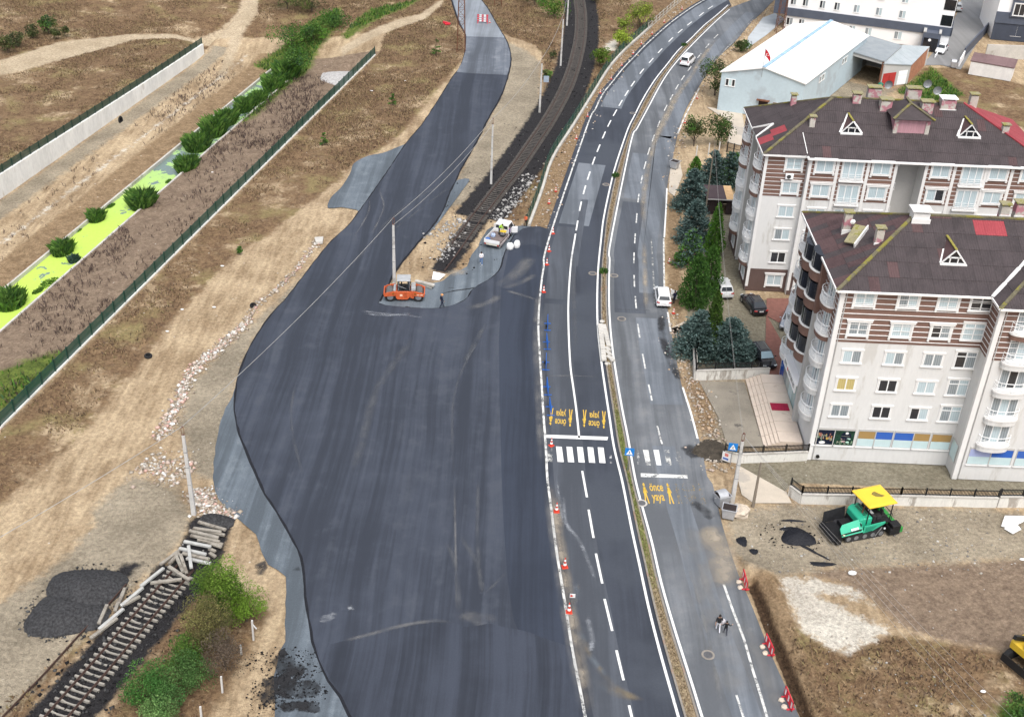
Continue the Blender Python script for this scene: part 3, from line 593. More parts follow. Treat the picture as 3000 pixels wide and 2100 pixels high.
for(i,j,pts,wd,m_,pa,zb)in[(1,2,[(790,900),(900,950),(1040,1130),(1150,1330),(1330,1607)],1.5,dust,newroad,Z_NEW),(1,2,[(770,960),(900,935),(1080,960)],1.3,dust,newroad,Z_NEW),(1,2,[(760,0),(765,300),(770,600),(775,930)],.3,dust,newroad,Z_NEW),(1,1,[(990,580),(830,850),(760,1060),(745,1300),(755,1600)],.35,tyre,newroad,Z_NEW),(1,2,[(0,1105),(180,1060),(400,1000),(640,965),(790,990)],.55,dust,newroad,Z_NEW),(1,2,[(690,420),(760,560),(790,800),(800,930)],.6,tyre,newroad,Z_NEW),(1,2,[(790,380),(900,560),(960,800)],.7,tyre,newroad,Z_NEW),(1,2,[(960,790),(1130,620)],.4,tyre,newroad,Z_NEW),(1,2,[(920,0),(915,400),(940,780)],.5,tyre,newroad,Z_NEW),(1,2,[(40,1120),(260,1360),(420,1607)],.8,tyre,newroad,Z_NEW),(1,2,[(1120,1320),(1260,1480),(1380,1640)],.5,dust,newroad,Z_NEW),(1,2,[(500,1050),(640,1260),(840,1607)],.9,tyre,newroad,Z_NEW),(1,2,[(1300,1080),(1420,1330),(1540,1607)],.9,tyre,newroad,Z_NEW),(0,1,[(1990,960),(1960,1150),(1975,1350),(2040,1600)],.4,tyre,newroad,Z_NEW),(1,1,[(1060,340),(1150,270),(1230,180),(1280,120)],2.6,dust,newroad,Z_NEW),(1,1,[(1070,340),(1200,300),(1310,240)],1.2,dust,newroad,Z_NEW),(1,1,[(1100,350),(1220,385),(1320,415)],.7,dust,newroad,Z_NEW),(1,1,[(90,480),(260,505),(450,520),(600,545)],.8,scuff,newroad,Z_NEW),(1,1,[(110,500),(300,520),(520,500)],.9,scuff,newroad,Z_NEW),(1,1,[(830,480),(1000,430),(1060,380)],1.4,dust,newroad,Z_NEW),(1,1,[(820,850),(900,700),(980,560)],.8,tyre,newroad,Z_NEW),(1,1,[(0,230),(140,110),(240,0)],.3,tyre,newroad,Z_NEW),(1,0,[(200,1607),(420,1400),(760,1190)],.35,tyre,newroad,Z_NEW),(1,0,[(280,1607),(520,1420),(760,1240)],.35,tyre,newroad,Z_NEW),(1,0,[(80,1607),(160,1480),(190,1400),(185,1330)],.3,dust,newroad,Z_NEW),(1,0,[(190,1607),(260,1470),(285,1380),(245,1260)],.3,dust,newroad,Z_NEW),(1,1,[(60,1607),(130,1400),(250,1000),(500,650)],1.3,tyre,newroad,Z_NEW),(0,2,[(2110,1000),(2230,930),(2296,870)],1.6,scuff,newroad,Z_NEW),(1,2,[(0,860),(60,880),(150,900)],1.2,scuff,newroad,Z_NEW),(1,2,[(590,880),(660,860)],.9,scuff,newroad,Z_NEW),(1,1,[(1330,300),(1308,600),(1312,900),(1330,1200),(1350,1600)],1.0,dust,newroad,Z_NEW+.004),(1,2,[(1375,0),(1430,450),(1500,900),(1590,1380),(1640,1640)],1.1,dust,newroad,Z_NEW+.004),(1,2,[(1400,0),(1430,200),(1470,480),(1520,800),(1570,1100),(1640,1450),(1680,1650)],1.7,dust2,road_w,Z_OLD+.008),(1,1,[(1345,450),(1338,700),(1350,1000),(1370,1300),(1390,1600)],1.1,dust,road_w,Z_OLD+.008),(1,2,[(1590,960),(1650,1150),(1740,1290),(1830,1390),(1950,1470),(2100,1500)],1.0,oil,road_w,Z_OLD+.010),(1,2,[(1640,1370),(1760,1400),(1860,1450),(2020,1490)],1.4,oil,road_w,Z_OLD+.012),(1,2,[(1680,1500),(1800,1520)],1.3,oil,road_w,Z_OLD+.014),(1,2,[(1575,690),(1590,780),(1570,860)],.9,oil,road_w,Z_OLD+.010),(1,2,[(1490,60),(1510,300),(1600,420),(1690,640),(1740,780)],.8,scuff,road_w,Z_OLD+.012),(1,2,[(1450,0),(1470,170),(1500,350)],.5,scuff,road_w,Z_OLD+.012),(1,2,[(1640,880),(1660,960),(1690,1100),(1660,1200)],1.0,scuff,road_w,Z_OLD+.013),(1,1,[(1390,470),(1420,480)],1.6,dust,road_w,Z_OLD+.009),(1,1,[(1395,1275),(1450,1285)],.6,dust2,road_w,Z_OLD+.011),(2,2,[(0,480),(60,660),(130,900),(210,1250),(260,1560)],.5,dust,road_e,Z_OLD+.009),(2,2,[(60,420),(180,760),(300,1050)],.9,dust,road_e,Z_OLD+.005),(2,2,[(30,260),(110,560),(200,900),(300,1250),(400,1560)],4.6,dust,road_e,Z_OLD+.009),(2,2,[(200,300),(260,560),(330,760)],3.6,dust2,road_e,Z_OLD+.009),(2,2,[(380,940),(470,1130),(560,1330),(660,1580)],1.7,dust,road_e,Z_OLD+.009),(2,2,[(120,330),(240,440),(330,560)],2.6,dust2,road_e,Z_OLD+.005),(1,1,[(2035,0),(2040,200),(2052,490)],.9,dust2,road_e,Z_OLD+.009),(1,0,[(2296,560),(2200,740),(2120,920),(2075,1080),(2040,1280),(2030,1607)],1.2,dust2,road_e,Z_OLD+.009),(1,1,[(2150,480),(2170,700),(2296,1000)],1.5,dark,road_e,Z_OLD+.009),(2,1,[(0,1370),(60,1430),(130,1480)],2.6,dark,road_e,Z_OLD+.006),(2,2,[(0,190),(90,180),(160,230),(195,300)],1.7,dark,road_e,Z_OLD+.006),(1,1,[(2120,470),(2190,480)],2.0,dark,road_e,Z_OLD+.005),(2,2,[(230,1090),(290,1100)],1.2,dark,road_e,Z_OLD+.006),(1,1,[(1550,20),(1565,400),(1575,790)],.8,tyre,road_w,Z_OLD+.008),(1,1,[(1360,925),(1530,922),(1740,930)],.22,dust,road_w,Z_OLD+.008),(1,1,[(1820,475),(1990,480),(2110,485)],.25,tyre,road_e,Z_OLD+.005)]:
 stain('stain',TG(i,j,pts),wd,m_,zb+.004+(q%9)*.0006,pa);q+=1
for pts in([(2300,430),(2200,560),(2100,700),(1980,900),(1880,1040),(1760,1270),(1690,1430),(1640,1600)],):
 stain('stain',z8(pts),1.3,dust2,Z_OLD+.009,road_e)
base0=bpy.data.objects['road_base']
for pts,wd in(([(1760,1250),(1870,1230),(1960,1290),(2090,1300)],3.4),([(1800,1480),(1900,1440),(2050,1420),(2200,1390)],3.0),([(1740,1560),(1790,1500),(1850,1300)],2.6),([(1800,1400),(1900,1370),(2040,1400)],2.4),([(1830,1560),(2000,1530),(2200,1560)],1.8),([(2100,1150),(2140,1230)],1.2),([(1820,1180),(1900,1170),(2000,1210)],1.4)):
 stain('stain',TG(0,2,pts),wd,crumb,Z_BASE+.012+q*.0001,base0);q+=1
for pts,wd in(([(1920,640),(2010,610),(2050,620)],1.0),([(1680,640),(1780,570),(1720,690)],1.2)):
 stain('stain',TG(0,2,pts),wd,dark,Z_BASE+.012,base0)
pocket=bpy.data.objects['road_base.001']
for pts,wd in(([(380,470),(440,458),(500,462)],.5),([(640,380),(760,350),(900,330),(960,300)],.45),([(680,330),(800,330)],.5)):
 stain('stain',TG(1,1,pts),wd,crumb,Z_BASE+.01,pocket)
stain('stain',TG(1,1,[(700,250),(780,220),(850,240)]),2.2,dust2,Z_BASE+.008,pocket)
# median
kerbm=mat('kerb stone',(.25,.225,.195),var=.18,sc=1.5,bump=.2,c2=(.28,.2,.15),c2t=.6)
redk=mat('red kerb edge',(.34,.13,.10),var=.25,sc=2)
med_l=offset(WR,-.62);med_r=offset(ER,.42)
def median_mat():
 m,t,p,o=_nodes('median grass');v=pos(t);n1=noise(t,v,.5,5);n2=noise(t,v,6,6,.7);n3=noise(t,v,30,2)
 sx=N(t,'ShaderNodeSeparateXYZ');g_=N(t,'ShaderNodeNewGeometry');lk(t,g_.outputs['Position'],sx.inputs[0])
 dry=mix(t,sstep(t,n2,.35,.65),(.20,.145,.085),(.42,.33,.21));gr=mix(t,sstep(t,n2,.35,.65),(.13,.16,.035),(.27,.28,.09))
 k=math_(t,'MULTIPLY',sstep(t,sx.outputs['Y'],92,103,1,0),sstep(t,sx.outputs['Y'],66,84,.25,1))
 col=mix(t,sstep(t,math_(t,'ADD',k,math_(t,'SUBTRACT',n1,.5)),.3,.7),dry,gr)
 lk(t,mix(t,sstep(t,n3,.3,.7,0,.3),col,(.04,.03,.02)),p.inputs['Base Color']);p.inputs['Roughness'].default_value=.95
 b=N(t,'ShaderNodeBump');b.inputs['Strength'].default_value=1;b.inputs['Distance'].default_value=.1;lk(t,n2,b.inputs['Height']);lk(t,b.outputs[0],p.inputs['Normal']);return m
b=MB();n=min(len(med_l),len(med_r))
def resamp(pts,n):D=polylen(pts);return[at_len(pts,D,D[-1]*i/(n-1))[0]for i in range(n)]
A_,B_=resamp(med_l,260),resamp(med_r,260)
me_=bpy.data.meshes.new('median')
vs=[]
for a,c in zip(A_,B_):
 for k,h in((0,.0),(.02,.13),(.3,.2),(.5,.22),(.7,.2),(.98,.13),(1,.0)):vs.append((a[0]+(c[0]-a[0])*k,a[1]+(c[1]-a[1])*k,h))
me_.from_pydata(vs,[],[(i*7+k,i*7+k+1,i*7+k+8,i*7+k+7)for i in range(259)for k in range(6)]);me_.materials.append(median_mat());me_.update()
med=tag(link('median',me_),'narrow raised grass median between the two carriageways',kind='structure')
for side,pts in((0,A_),(1,B_)):
 b=MB();pl=offset(pts,0 if side else-.0);inn=offset(pts,-.16 if side else.16)
 n=len(pts)
 b.add([(p[0],p[1],0)for p in pl]+[(p[0],p[1],.17)for p in pl]+[(p[0],p[1],.17)for p in inn]+[(p[0],p[1],.1)for p in inn],[(k*n+i,k*n+i+1,(k+1)*n+i+1,(k+1)*n+i)for k in range(3)for i in range(n-1)])
 me_=bpy.data.meshes.new('kerb');me_.from_pydata(b.v,[],b.f);me_.materials.append(kerbm);me_.update();link('kerb',me_,med)
for a,c,wd in(((935,150),(990,655),.55),((985,160),(1055,460),.5),((1010,470),(1070,520),.45),((1015,520),(1085,585),.45),((1030,590),(1080,625),.4),((1075,610),(1115,660),.5)):
 pa,pb=ZG(1560,920,4.727,[a,c],.2);D=math.hypot(pb[0]-pa[0],pb[1]-pa[1]);k=max(1,int(D/1.1))
 for i in range(k):
  f0,f1=i/k,(i+.94)/k;q0=(pa[0]+(pb[0]-pa[0])*f0,pa[1]+(pb[1]-pa[1])*f0);q1=(pa[0]+(pb[0]-pa[0])*f1,pa[1]+(pb[1]-pa[1])*f1)
  MB().beam((*q0,.30),(*q1,.30+random.uniform(-.02,.02)),wd,.26).build('concrete_block',conc,med,bevel=.03)
for c in((968,105),(1040,690)):
 p=ZG(1560,920,4.727,[c],.2)[0];MB().lathe([(.32,0),(.32,.04),(.2,.1)],14,c=(p[0],p[1],.22)).build('drain_cap',conc,med)
# canal walls and fences
wallm=mat('white retaining wall',(.80,.79,.75),var=.14,sc=.35,fine=3,bump=.15,c2=(.62,.58,.51),c2t=.63,c2sc=.3,stretch=(1,1,.35))
greenm=mat('green fence paint',(.008,.045,.032),rough=.5,var=.2,sc=2,spec=.5)
oliveg=mat('dull green fence paint',(.012,.04,.028),rough=.6,var=.25,sc=2)
def mesh_panel_mat(name,c,alpha):
 m,t,p,o=_nodes(name);v=pos(t);lk(t,mix(t,noise(t,v,2,4),mulc(c,.75),mulc(c,1.25)),p.inputs['Base Color']);p.inputs['Roughness'].default_value=.55
 tr=N(t,'ShaderNodeBsdfTransparent');mx=N(t,'ShaderNodeMixShader');mx.inputs[0].default_value=alpha
 lk(t,tr.outputs[0],mx.inputs[1]);lk(t,p.outputs[0],mx.inputs[2]);lk(t,mx.outputs[0],o.inputs[0]);return m
gpan=mesh_panel_mat('green wire panel',(.012,.085,.06),.85);opan=mesh_panel_mat('dull green wire panel',(.018,.06,.042),.85);tpan=mesh_panel_mat('thin green net',(.03,.13,.085),.55)
def fence(name,pts,ztop,h,step,mp,mpan,label,cat='fence',lean=0.0):
 """posts and wire panels, one part each, along the polyline"""
 D=polylen(pts);L=D[-1];k=max(1,int(L/step));o0=pts[0]
 z0=ztop(0)if callable(ztop)else ztop
 rt=empty(name,(o0[0],o0[1],z0),label=label,cat=cat);off=(o0[0],o0[1],z0)
 post=MB().box((-.07,-.07,-.05),(.07,.07,h+.1)).box((-.07,-.07,h+.1),(.07,.07,h+.13)).mesh('post',mp)
 cache={}
 for i in range(k+1):
  (x,y),d=at_len(pts,D,L*i/k);z=ztop(L*i/k)if callable(ztop)else ztop
  link('post',post,rt,(x-off[0],y-off[1],z-off[2]),math.atan2(d[1],d[0]))
  if i<k:
   (x2,y2),d2=at_len(pts,D,L*(i+1)/k);zb=ztop(L*(i+1)/k)if callable(ztop)else ztop
   b=MB();a=Vector((x,y,z));c=Vector((x2,y2,zb));n=Vector((d[1],-d[0],0))*.03;u=Vector((0,0,1))
   b.add([a+n+u*.06,c+n+u*.06,c+n+u*h,a+n+u*h],[(0,1,2,3)],0)
   for hh in(.08,h*.5,h):b.beam(a+u*hh,c+u*hh,.05,.05,1)
   b.build('fence_panel',[mpan,mp],rt,off=off)
 return rt
b=MB();pts=[xy(-60,0),xy(121.8,0)]
rt=empty('canal_wall',(*xy(0,-.3),-4),label='low concrete wall under the long green fence on the near canal side',cat='wall');off=(*xy(0,-.3),-4)
k=44
for i in range(k):
 s0_,s1_=-60+181.8*i/k,-60+181.8*(i+1)/k-.03
 MB().prism([xy(s0_,-.6),xy(s1_,-.6),xy(s1_,-.16),xy(s0_,-.16)],-4.5,.12).build('wall_panel',wallm,rt,off=off)
fence('mesh_fence',[xy(-60,-.3),xy(121.6,-.3)],.12,1.3,2.5,greenm,gpan,'long dark green wire fence on the near canal wall')
def wt(s):t=min(1,max(0,(s-20)/102));return-1.35*t*t*(3-2*t)
rt=empty('retaining_wall',(*xy(60,-34.1),-4),label='tall white concrete retaining wall on the far side of the canal',cat='wall');off=(*xy(60,-34.1),-4)
k=46
for i in range(k):
 s0_,s1_=-10+132*i/k,-10+132*(i+1)/k;j=.012*(i%2)
 b=MB();p=[xy(s0_+.012,-33.85+j),xy(s1_-.012,-33.85+j),xy(s1_-.012,-34.38),xy(s0_+.012,-34.38)]
 z0,z1=wt(s0_)+.1,wt(s1_)+.1
 b.add([(*p[0],-4.4),(*p[1],-4.4),(*p[2],-4.4),(*p[3],-4.4),(*p[0],z0),(*p[1],z1),(*p[2],z1),(*p[3],z0)],[(0,3,2,1),(4,5,6,7),(0,1,5,4),(1,2,6,5),(2,3,7,6),(3,0,4,7)])
 b.build('wall_panel',wallm,rt,off=off)
fence('mesh_fence',[xy(s,-34.12)for s in np.linspace(-10,122,40)],lambda l:wt(-10+l)+.1,1.05,2.35,oliveg,opan,'dull green wire fence on top of the tall white retaining wall')
lw=LOWWALL;D=polylen(lw);rt=empty('roadside_wall',(*lw[-1],0),label='low pale wall between the railway and the dual road',cat='wall');off=(*lw[-1],0)
i0=int(len(lw)*.22);lwn=lw[i0:];k=34;Dn=polylen(lwn)
for i in range(k):
 sg=seg(lwn,Dn,Dn[-1]*i/k,Dn[-1]*(i+1)/k-.03);a,c=sg[0],sg[-1];MB().beam((*a,.2),(*c,.2),.36,.42).build('wall_panel',conc,rt,off=off,bevel=.02)
fence('net_fence',offset(lwn,.3)[::-1],.3,1.35,2.6,greenm,tpan,'thin green net fence along the roadside wall')
wirem=mat('grey steel',(.24,.25,.26),rough=.5,var=.2,metal=.4)
fence('wire_fence',lw[:i0+3],0,1.3,2.6,conc,mesh_panel_mat('rusty wire',(.2,.18,.15),.25),'old concrete post wire fence near the yellow green shrubs')
# building kit
plaster=mat('white plaster',(.645,.645,.635),rough=.8,var=.06,sc=.25,fine=4,bump=.08,c2=(.545,.535,.51),c2t=.6,c2sc=.5,stretch=(1,1,.22))
trimw=mat('white trim',(.74,.735,.72),rough=.6,var=.05,sc=1);pvc=mat('white window frame',(.83,.84,.84),rough=.35,var=.03,spec=.5)
brown=mat('brown cladding',(.185,.108,.085),rough=.75,var=.12,sc=.7,fine=5);brownd=mat('dark brown plaster',(.115,.075,.066),rough=.8,var=.1)
greyp=mat('grey plaster',(.46,.455,.44),var=.07,sc=.3);slate=mat('slate blue grey cladding',(.085,.10,.135),rough=.6,var=.12);brightw=mat('bright white render',(.86,.86,.86),var=.03,sc=.3)
def glass_mat(name,c,c2,stripes=0.0):
 m,t,p,o=_nodes(name);v=pos(t,obj=False)
 wv=N(t,'ShaderNodeTexWave',wave_type='BANDS',bands_direction='DIAGONAL');wv.inputs['Scale'].default_value=3.2;wv.inputs['Distortion'].default_value=2.5;lk(t,pos(t,(1,1,.05)),wv.inputs['Vector'])
 f=math_(t,'ADD',math_(t,'MULTIPLY',wv.outputs['Fac'],stripes),math_(t,'MULTIPLY',noise(t,v,1.2,4),1-stripes))
 lk(t,mix(t,f,c,c2),p.inputs['Base Color']);p.inputs['Roughness'].default_value=.12;p.inputs['Specular IOR Level'].default_value=.6;MATS[name]=m;return m
gl_light=glass_mat('curtained glass',(.36,.46,.50),(.56,.65,.68),.5);gl_grey=glass_mat('grey curtained glass',(.16,.19,.21),(.36,.40,.42),.7);gl_dark=glass_mat('dark glass',(.012,.014,.018),(.05,.05,.055),.2)
gl_yel=glass_mat('yellow curtained glass',(.42,.33,.12),(.55,.47,.22),.6);gl_tan=glass_mat('tan papered glass',(.33,.21,.075),(.38,.25,.10),.1);gl_blue=glass_mat('blue papered glass',(.025,.10,.42),(.03,.13,.50),.1)
gl_pale=glass_mat('pale green glass',(.44,.60,.62),(.60,.73,.75),.1);gl_black=glass_mat('black glass',(.006,.007,.01),(.02,.022,.03),.1);gl_lil=glass_mat('faded blue paper',(.33,.38,.62),(.38,.43,.66),.1)
WIN={}
def win_kit(w_,h,n=2,style='moulded',top=0.0):
 key=(w_,h,n,style,top)
 if key in WIN:return WIN[key]
 fr=MB();t_=.075;a=w_/2;ty=-.07
 fr.box((-a,ty,0),(-a+t_,-.01,h)).box((a-t_,ty,0),(a,-.01,h)).box((-a+t_,ty,0),(a-t_,-.01,t_)).box((-a+t_,ty,h-t_),(a-t_,-.01,h))
 for i in range(1,n):x=-a+w_*i/n;fr.box((x-.05,ty-.01,t_),(x+.05,-.012,h-t_))
 if top:fr.box((-a+t_,ty-.006,h-top-.04),(a-t_,-.014,h-top+.04))
 panes=[]
 for i in range(n):x0,x1=-a+w_*i/n+.02,-a+w_*(i+1)/n-.02;panes.append(MB().box((x0,-.04,.03),(x1,-.02,h-.03)).mesh('pane',[]))
 su=MB()
 if style=='moulded':
  su.box((-a-.2,-.11,-.05),(-a-.01,0,h)).box((a+.01,-.11,-.05),(a+.2,0,h)).box((-a-.3,-.17,h+.0),(a+.3,0,h+.2)).box((-a-.36,-.2,h+.2),(a+.36,0,h+.26))
  su.box((-a-.2,-.15,-.16),(a+.2,0,-.05)).box((-a-.22,-.13,-.36),(-a-.02,0,-.16)).box((a+.02,-.13,-.36),(a+.22,0,-.16))
 elif style=='flat':
  su.box((-a-.14,-.05,-.02),(-a-.01,0,h)).box((a+.01,-.05,-.02),(a+.14,0,h)).box((-a-.2,-.1,h),(a+.2,0,h+.16)).box((-a-.18,-.14,-.12),(a+.18,0,-.02))
 else:su.box((-a-.06,-.1,-.07),(a+.06,0,-.005)).box((-a-.03,-.03,h),(a+.03,0,h+.03))
 WIN[key]=(fr.mesh('window',pvc,bevel=0),panes,su.mesh('window_surround',trimw));return WIN[key]
PM={}
def window(parent,loc,rz,w_,h,n=2,style='moulded',gl=None,top=0.0,frame=None,sur=None):
 fm,panes,su=win_kit(w_,h,n,style,top)
 if frame is not None:
  if(fm.name,frame.name)not in PM:f2=fm.copy();f2.materials.clear();f2.materials.append(frame);PM[(fm.name,frame.name)]=f2
  fm=PM[(fm.name,frame.name)]
 o=link('window',fm,parent,loc,rz)
 for i,pm in enumerate(panes):
  g_=gl[i%len(gl)]if gl else random.choice([gl_light]*6+[gl_grey]*3+[gl_dark])
  key=(pm.name,g_.name)
  if key not in PM:q_=pm.copy();q_.materials.clear();q_.materials.append(g_);PM[key]=q_
  link('pane',PM[key],o)
 link('window_surround' if style!='plain' else 'sill',su,o);return o
def arc(w_,d,n=10):return[(-w_/2*math.cos(math.pi*k/n),-d*math.sin(math.pi*k/n)**.8)for k in range(n+1)]
BK={}
def balcony(parent,loc,rz,w_,d,rail=True,under=None):
 key=(w_,d,under.name if under else '')
 if key not in BK:
  s=MB().prism(arc(w_,d),-.14,.04,0).prism(arc(w_*.95,d*.94),-.62,-.145,1);r=MB()
  for z in(.22,.42,.62,.98):
   r.tube([(x,y,z)for x,y in arc(w_*.94,d*.92,8)],.022 if z<.9 else.035,5)
  for x,y in arc(w_*.94,d*.92,8)[::2]:r.cyl((x,y,.03),(x,y,1.0),.025,n=5)
  BK[key]=(s.mesh('balcony',[trimw,under or plaster],bevel=.0),r.mesh('railing',pvc))
 o=link('balcony',BK[key][0],parent,loc,rz);link('railing',BK[key][1],o);return o
def clip_poly(P,Q):
 out=P
 for i in range(len(Q)):
  a,b_=Q[i],Q[(i+1)%len(Q)];inp=out;out=[]
  if not inp:return[]
  def side(p):return(b_[0]-a[0])*(p[1]-a[1])-(b_[1]-a[1])*(p[0]-a[0])
  for j in range(len(inp)):
   p,q_=inp[j],inp[(j+1)%len(inp)];sp,sq=side(p),side(q_)
   if sp>=0:out.append(p)
   if sp*sq<0:t=sp/(sp-sq);out.append((p[0]+(q_[0]-p[0])*t,p[1]+(q_[1]-p[1])*t))
 return out
def corrug(name,c,c2,per=1.4,rough=.75,var=.45):
 if name in MATS:return MATS[name]
 m,t,p,o=_nodes(name);v=pos(t);n1=noise(t,v,.7,6,.65);n2=noise(t,v,5,5,.7)
 col=mix(t,sstep(t,math_(t,'ADD',math_(t,'MULTIPLY',n1,.6),math_(t,'MULTIPLY',n2,.4)),.36,.64),c,c2)
 oi=N(t,'ShaderNodeObjectInfo');col=mix(t,sstep(t,oi.outputs['Random'],0,1,0,var),col,mulc(c2,1.25))
 lk(t,col,p.inputs['Base Color']);p.inputs['Roughness'].default_value=rough
 tc=N(t,'ShaderNodeTexCoord');wv=N(t,'ShaderNodeTexWave',wave_type='BANDS',bands_direction='X',wave_profile='SIN');wv.inputs['Scale'].default_value=per;lk(t,tc.outputs['UV'],wv.inputs['Vector'])
 b=N(t,'ShaderNodeBump');b.inputs['Strength'].default_value=.8;b.inputs['Distance'].default_value=.04;lk(t,wv.outputs['Fac'],b.inputs['Height']);lk(t,b.outputs[0],p.inputs['Normal'])
 MATS[name]=m;return m
def roof_face(roof,off,pts,m,cw=.95,ch=1.75,pick=None,lap=.03,name='roof_sheet'):
 P=[Vector(p)for p in pts];u=(P[1]-P[0]).normalized();n=u.cross(P[-1]-P[0]).normalized()
 if n.z<0:n=-n
 v=n.cross(u).normalized()
 if v.z<0:v=-v
 poly=[((p-P[0]).dot(u),(p-P[0]).dot(v))for p in P]
 ar=sum(poly[i][0]*poly[(i+1)%len(poly)][1]-poly[(i+1)%len(poly)][0]*poly[i][1]for i in range(len(poly)))
 Q=poly if ar>0 else poly[::-1]
 u0,u1=min(p[0]for p in Q),max(p[0]for p in Q);v1=max(p[1]for p in Q)
 for r in range(int(v1/ch)+1):
  for c in range(int((u1-u0)/cw)+1):
   a,b_=u0+c*cw,r*ch;cell=clip_poly([(a,b_-.06),(a+cw-.012,b_-.06),(a+cw-.012,b_+ch),(a,b_+ch)],Q)
   if len(cell)<3:continue
   A=abs(sum(cell[i][0]*cell[(i+1)%len(cell)][1]-cell[(i+1)%len(cell)][0]*cell[i][1]for i in range(len(cell))))/2
   if A<.03:continue
   j=random.uniform(0,.008);mm=m
   if pick:
    q_=pick(P[0]+u*(a+cw/2)+v*(b_+ch/2));mm=q_ or m
   top=[P[0]+u*x+v*y+n*(.045+j+lap*(1-(y-b_)/ch))for x,y in cell];k=len(cell)
   me=bpy.data.meshes.new(name)
   me.from_pydata([tuple(p-Vector(off))for p in top]+[tuple(p-n*.03-Vector(off))for p in top],[],[tuple(range(k))]+[(i,(i+1)%k,k+(i+1)%k,k+i)for i in range(k)])
   uv=me.uv_layers.new(name='UV');q2=cell+cell
   for lp in me.loops:uv.data[lp.index].uv=(q2[lp.vertex_index][0],q2[lp.vertex_index][1])
   me.materials.append(mm);me.update();link(name,me,roof)
roofm=corrug('brown corrugated sheet',(.033,.025,.026),(.060,.046,.048),var=.3);roofr=corrug('reddish corrugated sheet',(.05,.026,.027),(.09,.05,.05));redsh=corrug('red corrugated sheet',(.26,.035,.045),(.33,.05,.06),var=.1)
moss=mat('mossy ridge cap',(.135,.12,.075),var=.35,sc=1.5,c2=(.20,.18,.04),c2t=.55,c2sc=.8,bump=.3);chim=mat('peeling pink plaster',(.48,.45,.40),var=.18,sc=1.2,c2=(.42,.19,.22),c2t=.52,c2sc=.9,bump=.2)
mosst=mat('mossy cap',(.30,.27,.16),var=.3,sc=2,c2=(.23,.22,.06),c2t=.55,c2sc=2)
def cap(roof,off,a,b_,m=None,r=.16):
 bb=MB();bb.beam(Vector(a)+Vector((0,0,.1)),Vector(b_)+Vector((0,0,.1)),r*2,.12);bb.build('ridge_cap',m or moss,roof,off=off)
def chimney(roof,off,x,y,z0,w_,d,h,capm=None,bodym=None,over=.12):
 o=MB().box((x-w_/2,y-d/2,z0),(x+w_/2,y+d/2,z0+h)).build('chimney',bodym or chim,roof,off=off,bevel=.02)
 b=MB().box((x-w_/2-over,y-d/2-over,z0+h+.18),(x+w_/2+over,y+d/2+over,z0+h+.28))
 for sx in(-1,1):
  for sy in(-1,1):b.box((x+sx*(w_/2-.1)-.06,y+sy*(d/2-.1)-.06,z0+h),(x+sx*(w_/2-.1)+.06,y+sy*(d/2-.1)+.06,z0+h+.18))
 b.build('chimney_cap',capm or mosst,roof,off=off)
 MB().box((x-w_/2-.1,y-d/2-.1,z0-.1),(x+w_/2+.1,y-d/2-.01,z0+.5)).build('flashing',trimw,roof,off=off)
def dormer(roof,off,x,y,zr,w_,slope):
 """small triangular gable facing the front eave; y,zr = foot of the gable on the slope"""
 h=w_*.62;yb=y+h/slope;apex=(x,y,zr+h);back=(x,yb,zr+h+.02)
 b=MB();b.slab([(x-w_/2,y,zr+.05),apex,back],.06).slab([apex,(x+w_/2,y,zr+.05),back],.06)
 o=b.build('dormer',roofr,roof,off=off)
 MB().add([(x-w_/2+.12,y-.02,zr+.1),(x+w_/2-.12,y-.02,zr+.1),(x,y-.02,zr+h-.1)],[(0,1,2)]).build('dormer_pane',gl_black,o,off=off)
 f=MB()
 for p,q_ in(((x-w_/2,zr+.06),(x,zr+h)),((x,zr+h),(x+w_/2,zr+.06)),((x-w_/2,zr+.06),(x+w_/2,zr+.06)),((x-w_*.26,zr+h*.47),(x+w_*.26,zr+h*.47)),((x-w_*.16,zr+.1),(x-w_*.16,zr+h*.5)),((x+w_*.16,zr+.1),(x+w_*.16,zr+h*.5))):
  f.beam((p[0],y-.05,p[1]),(q_[0],y-.05,q_[1]),.1,.12,up=(0,1,0))
 f.box((x-w_/2-.1,y-.25,zr-.12),(x+w_/2+.1,y+.02,zr+.06));f.build('dormer_frame',trimw,o,off=off)
 s=MB();s.beam((x-w_/2-.1,y,zr+.06),back,.28,.05).beam((x+w_/2+.1,y,zr+.06),back,.22,.05);s.build('flashing',trimw,o,off=off)
 MB().beam((x,y-.05,zr+h+.06),(x,yb,zr+h+.06),.22,.08).build('ridge_cap',mat('yellow moss',(.26,.23,.05),var=.35,sc=2),o,off=off)
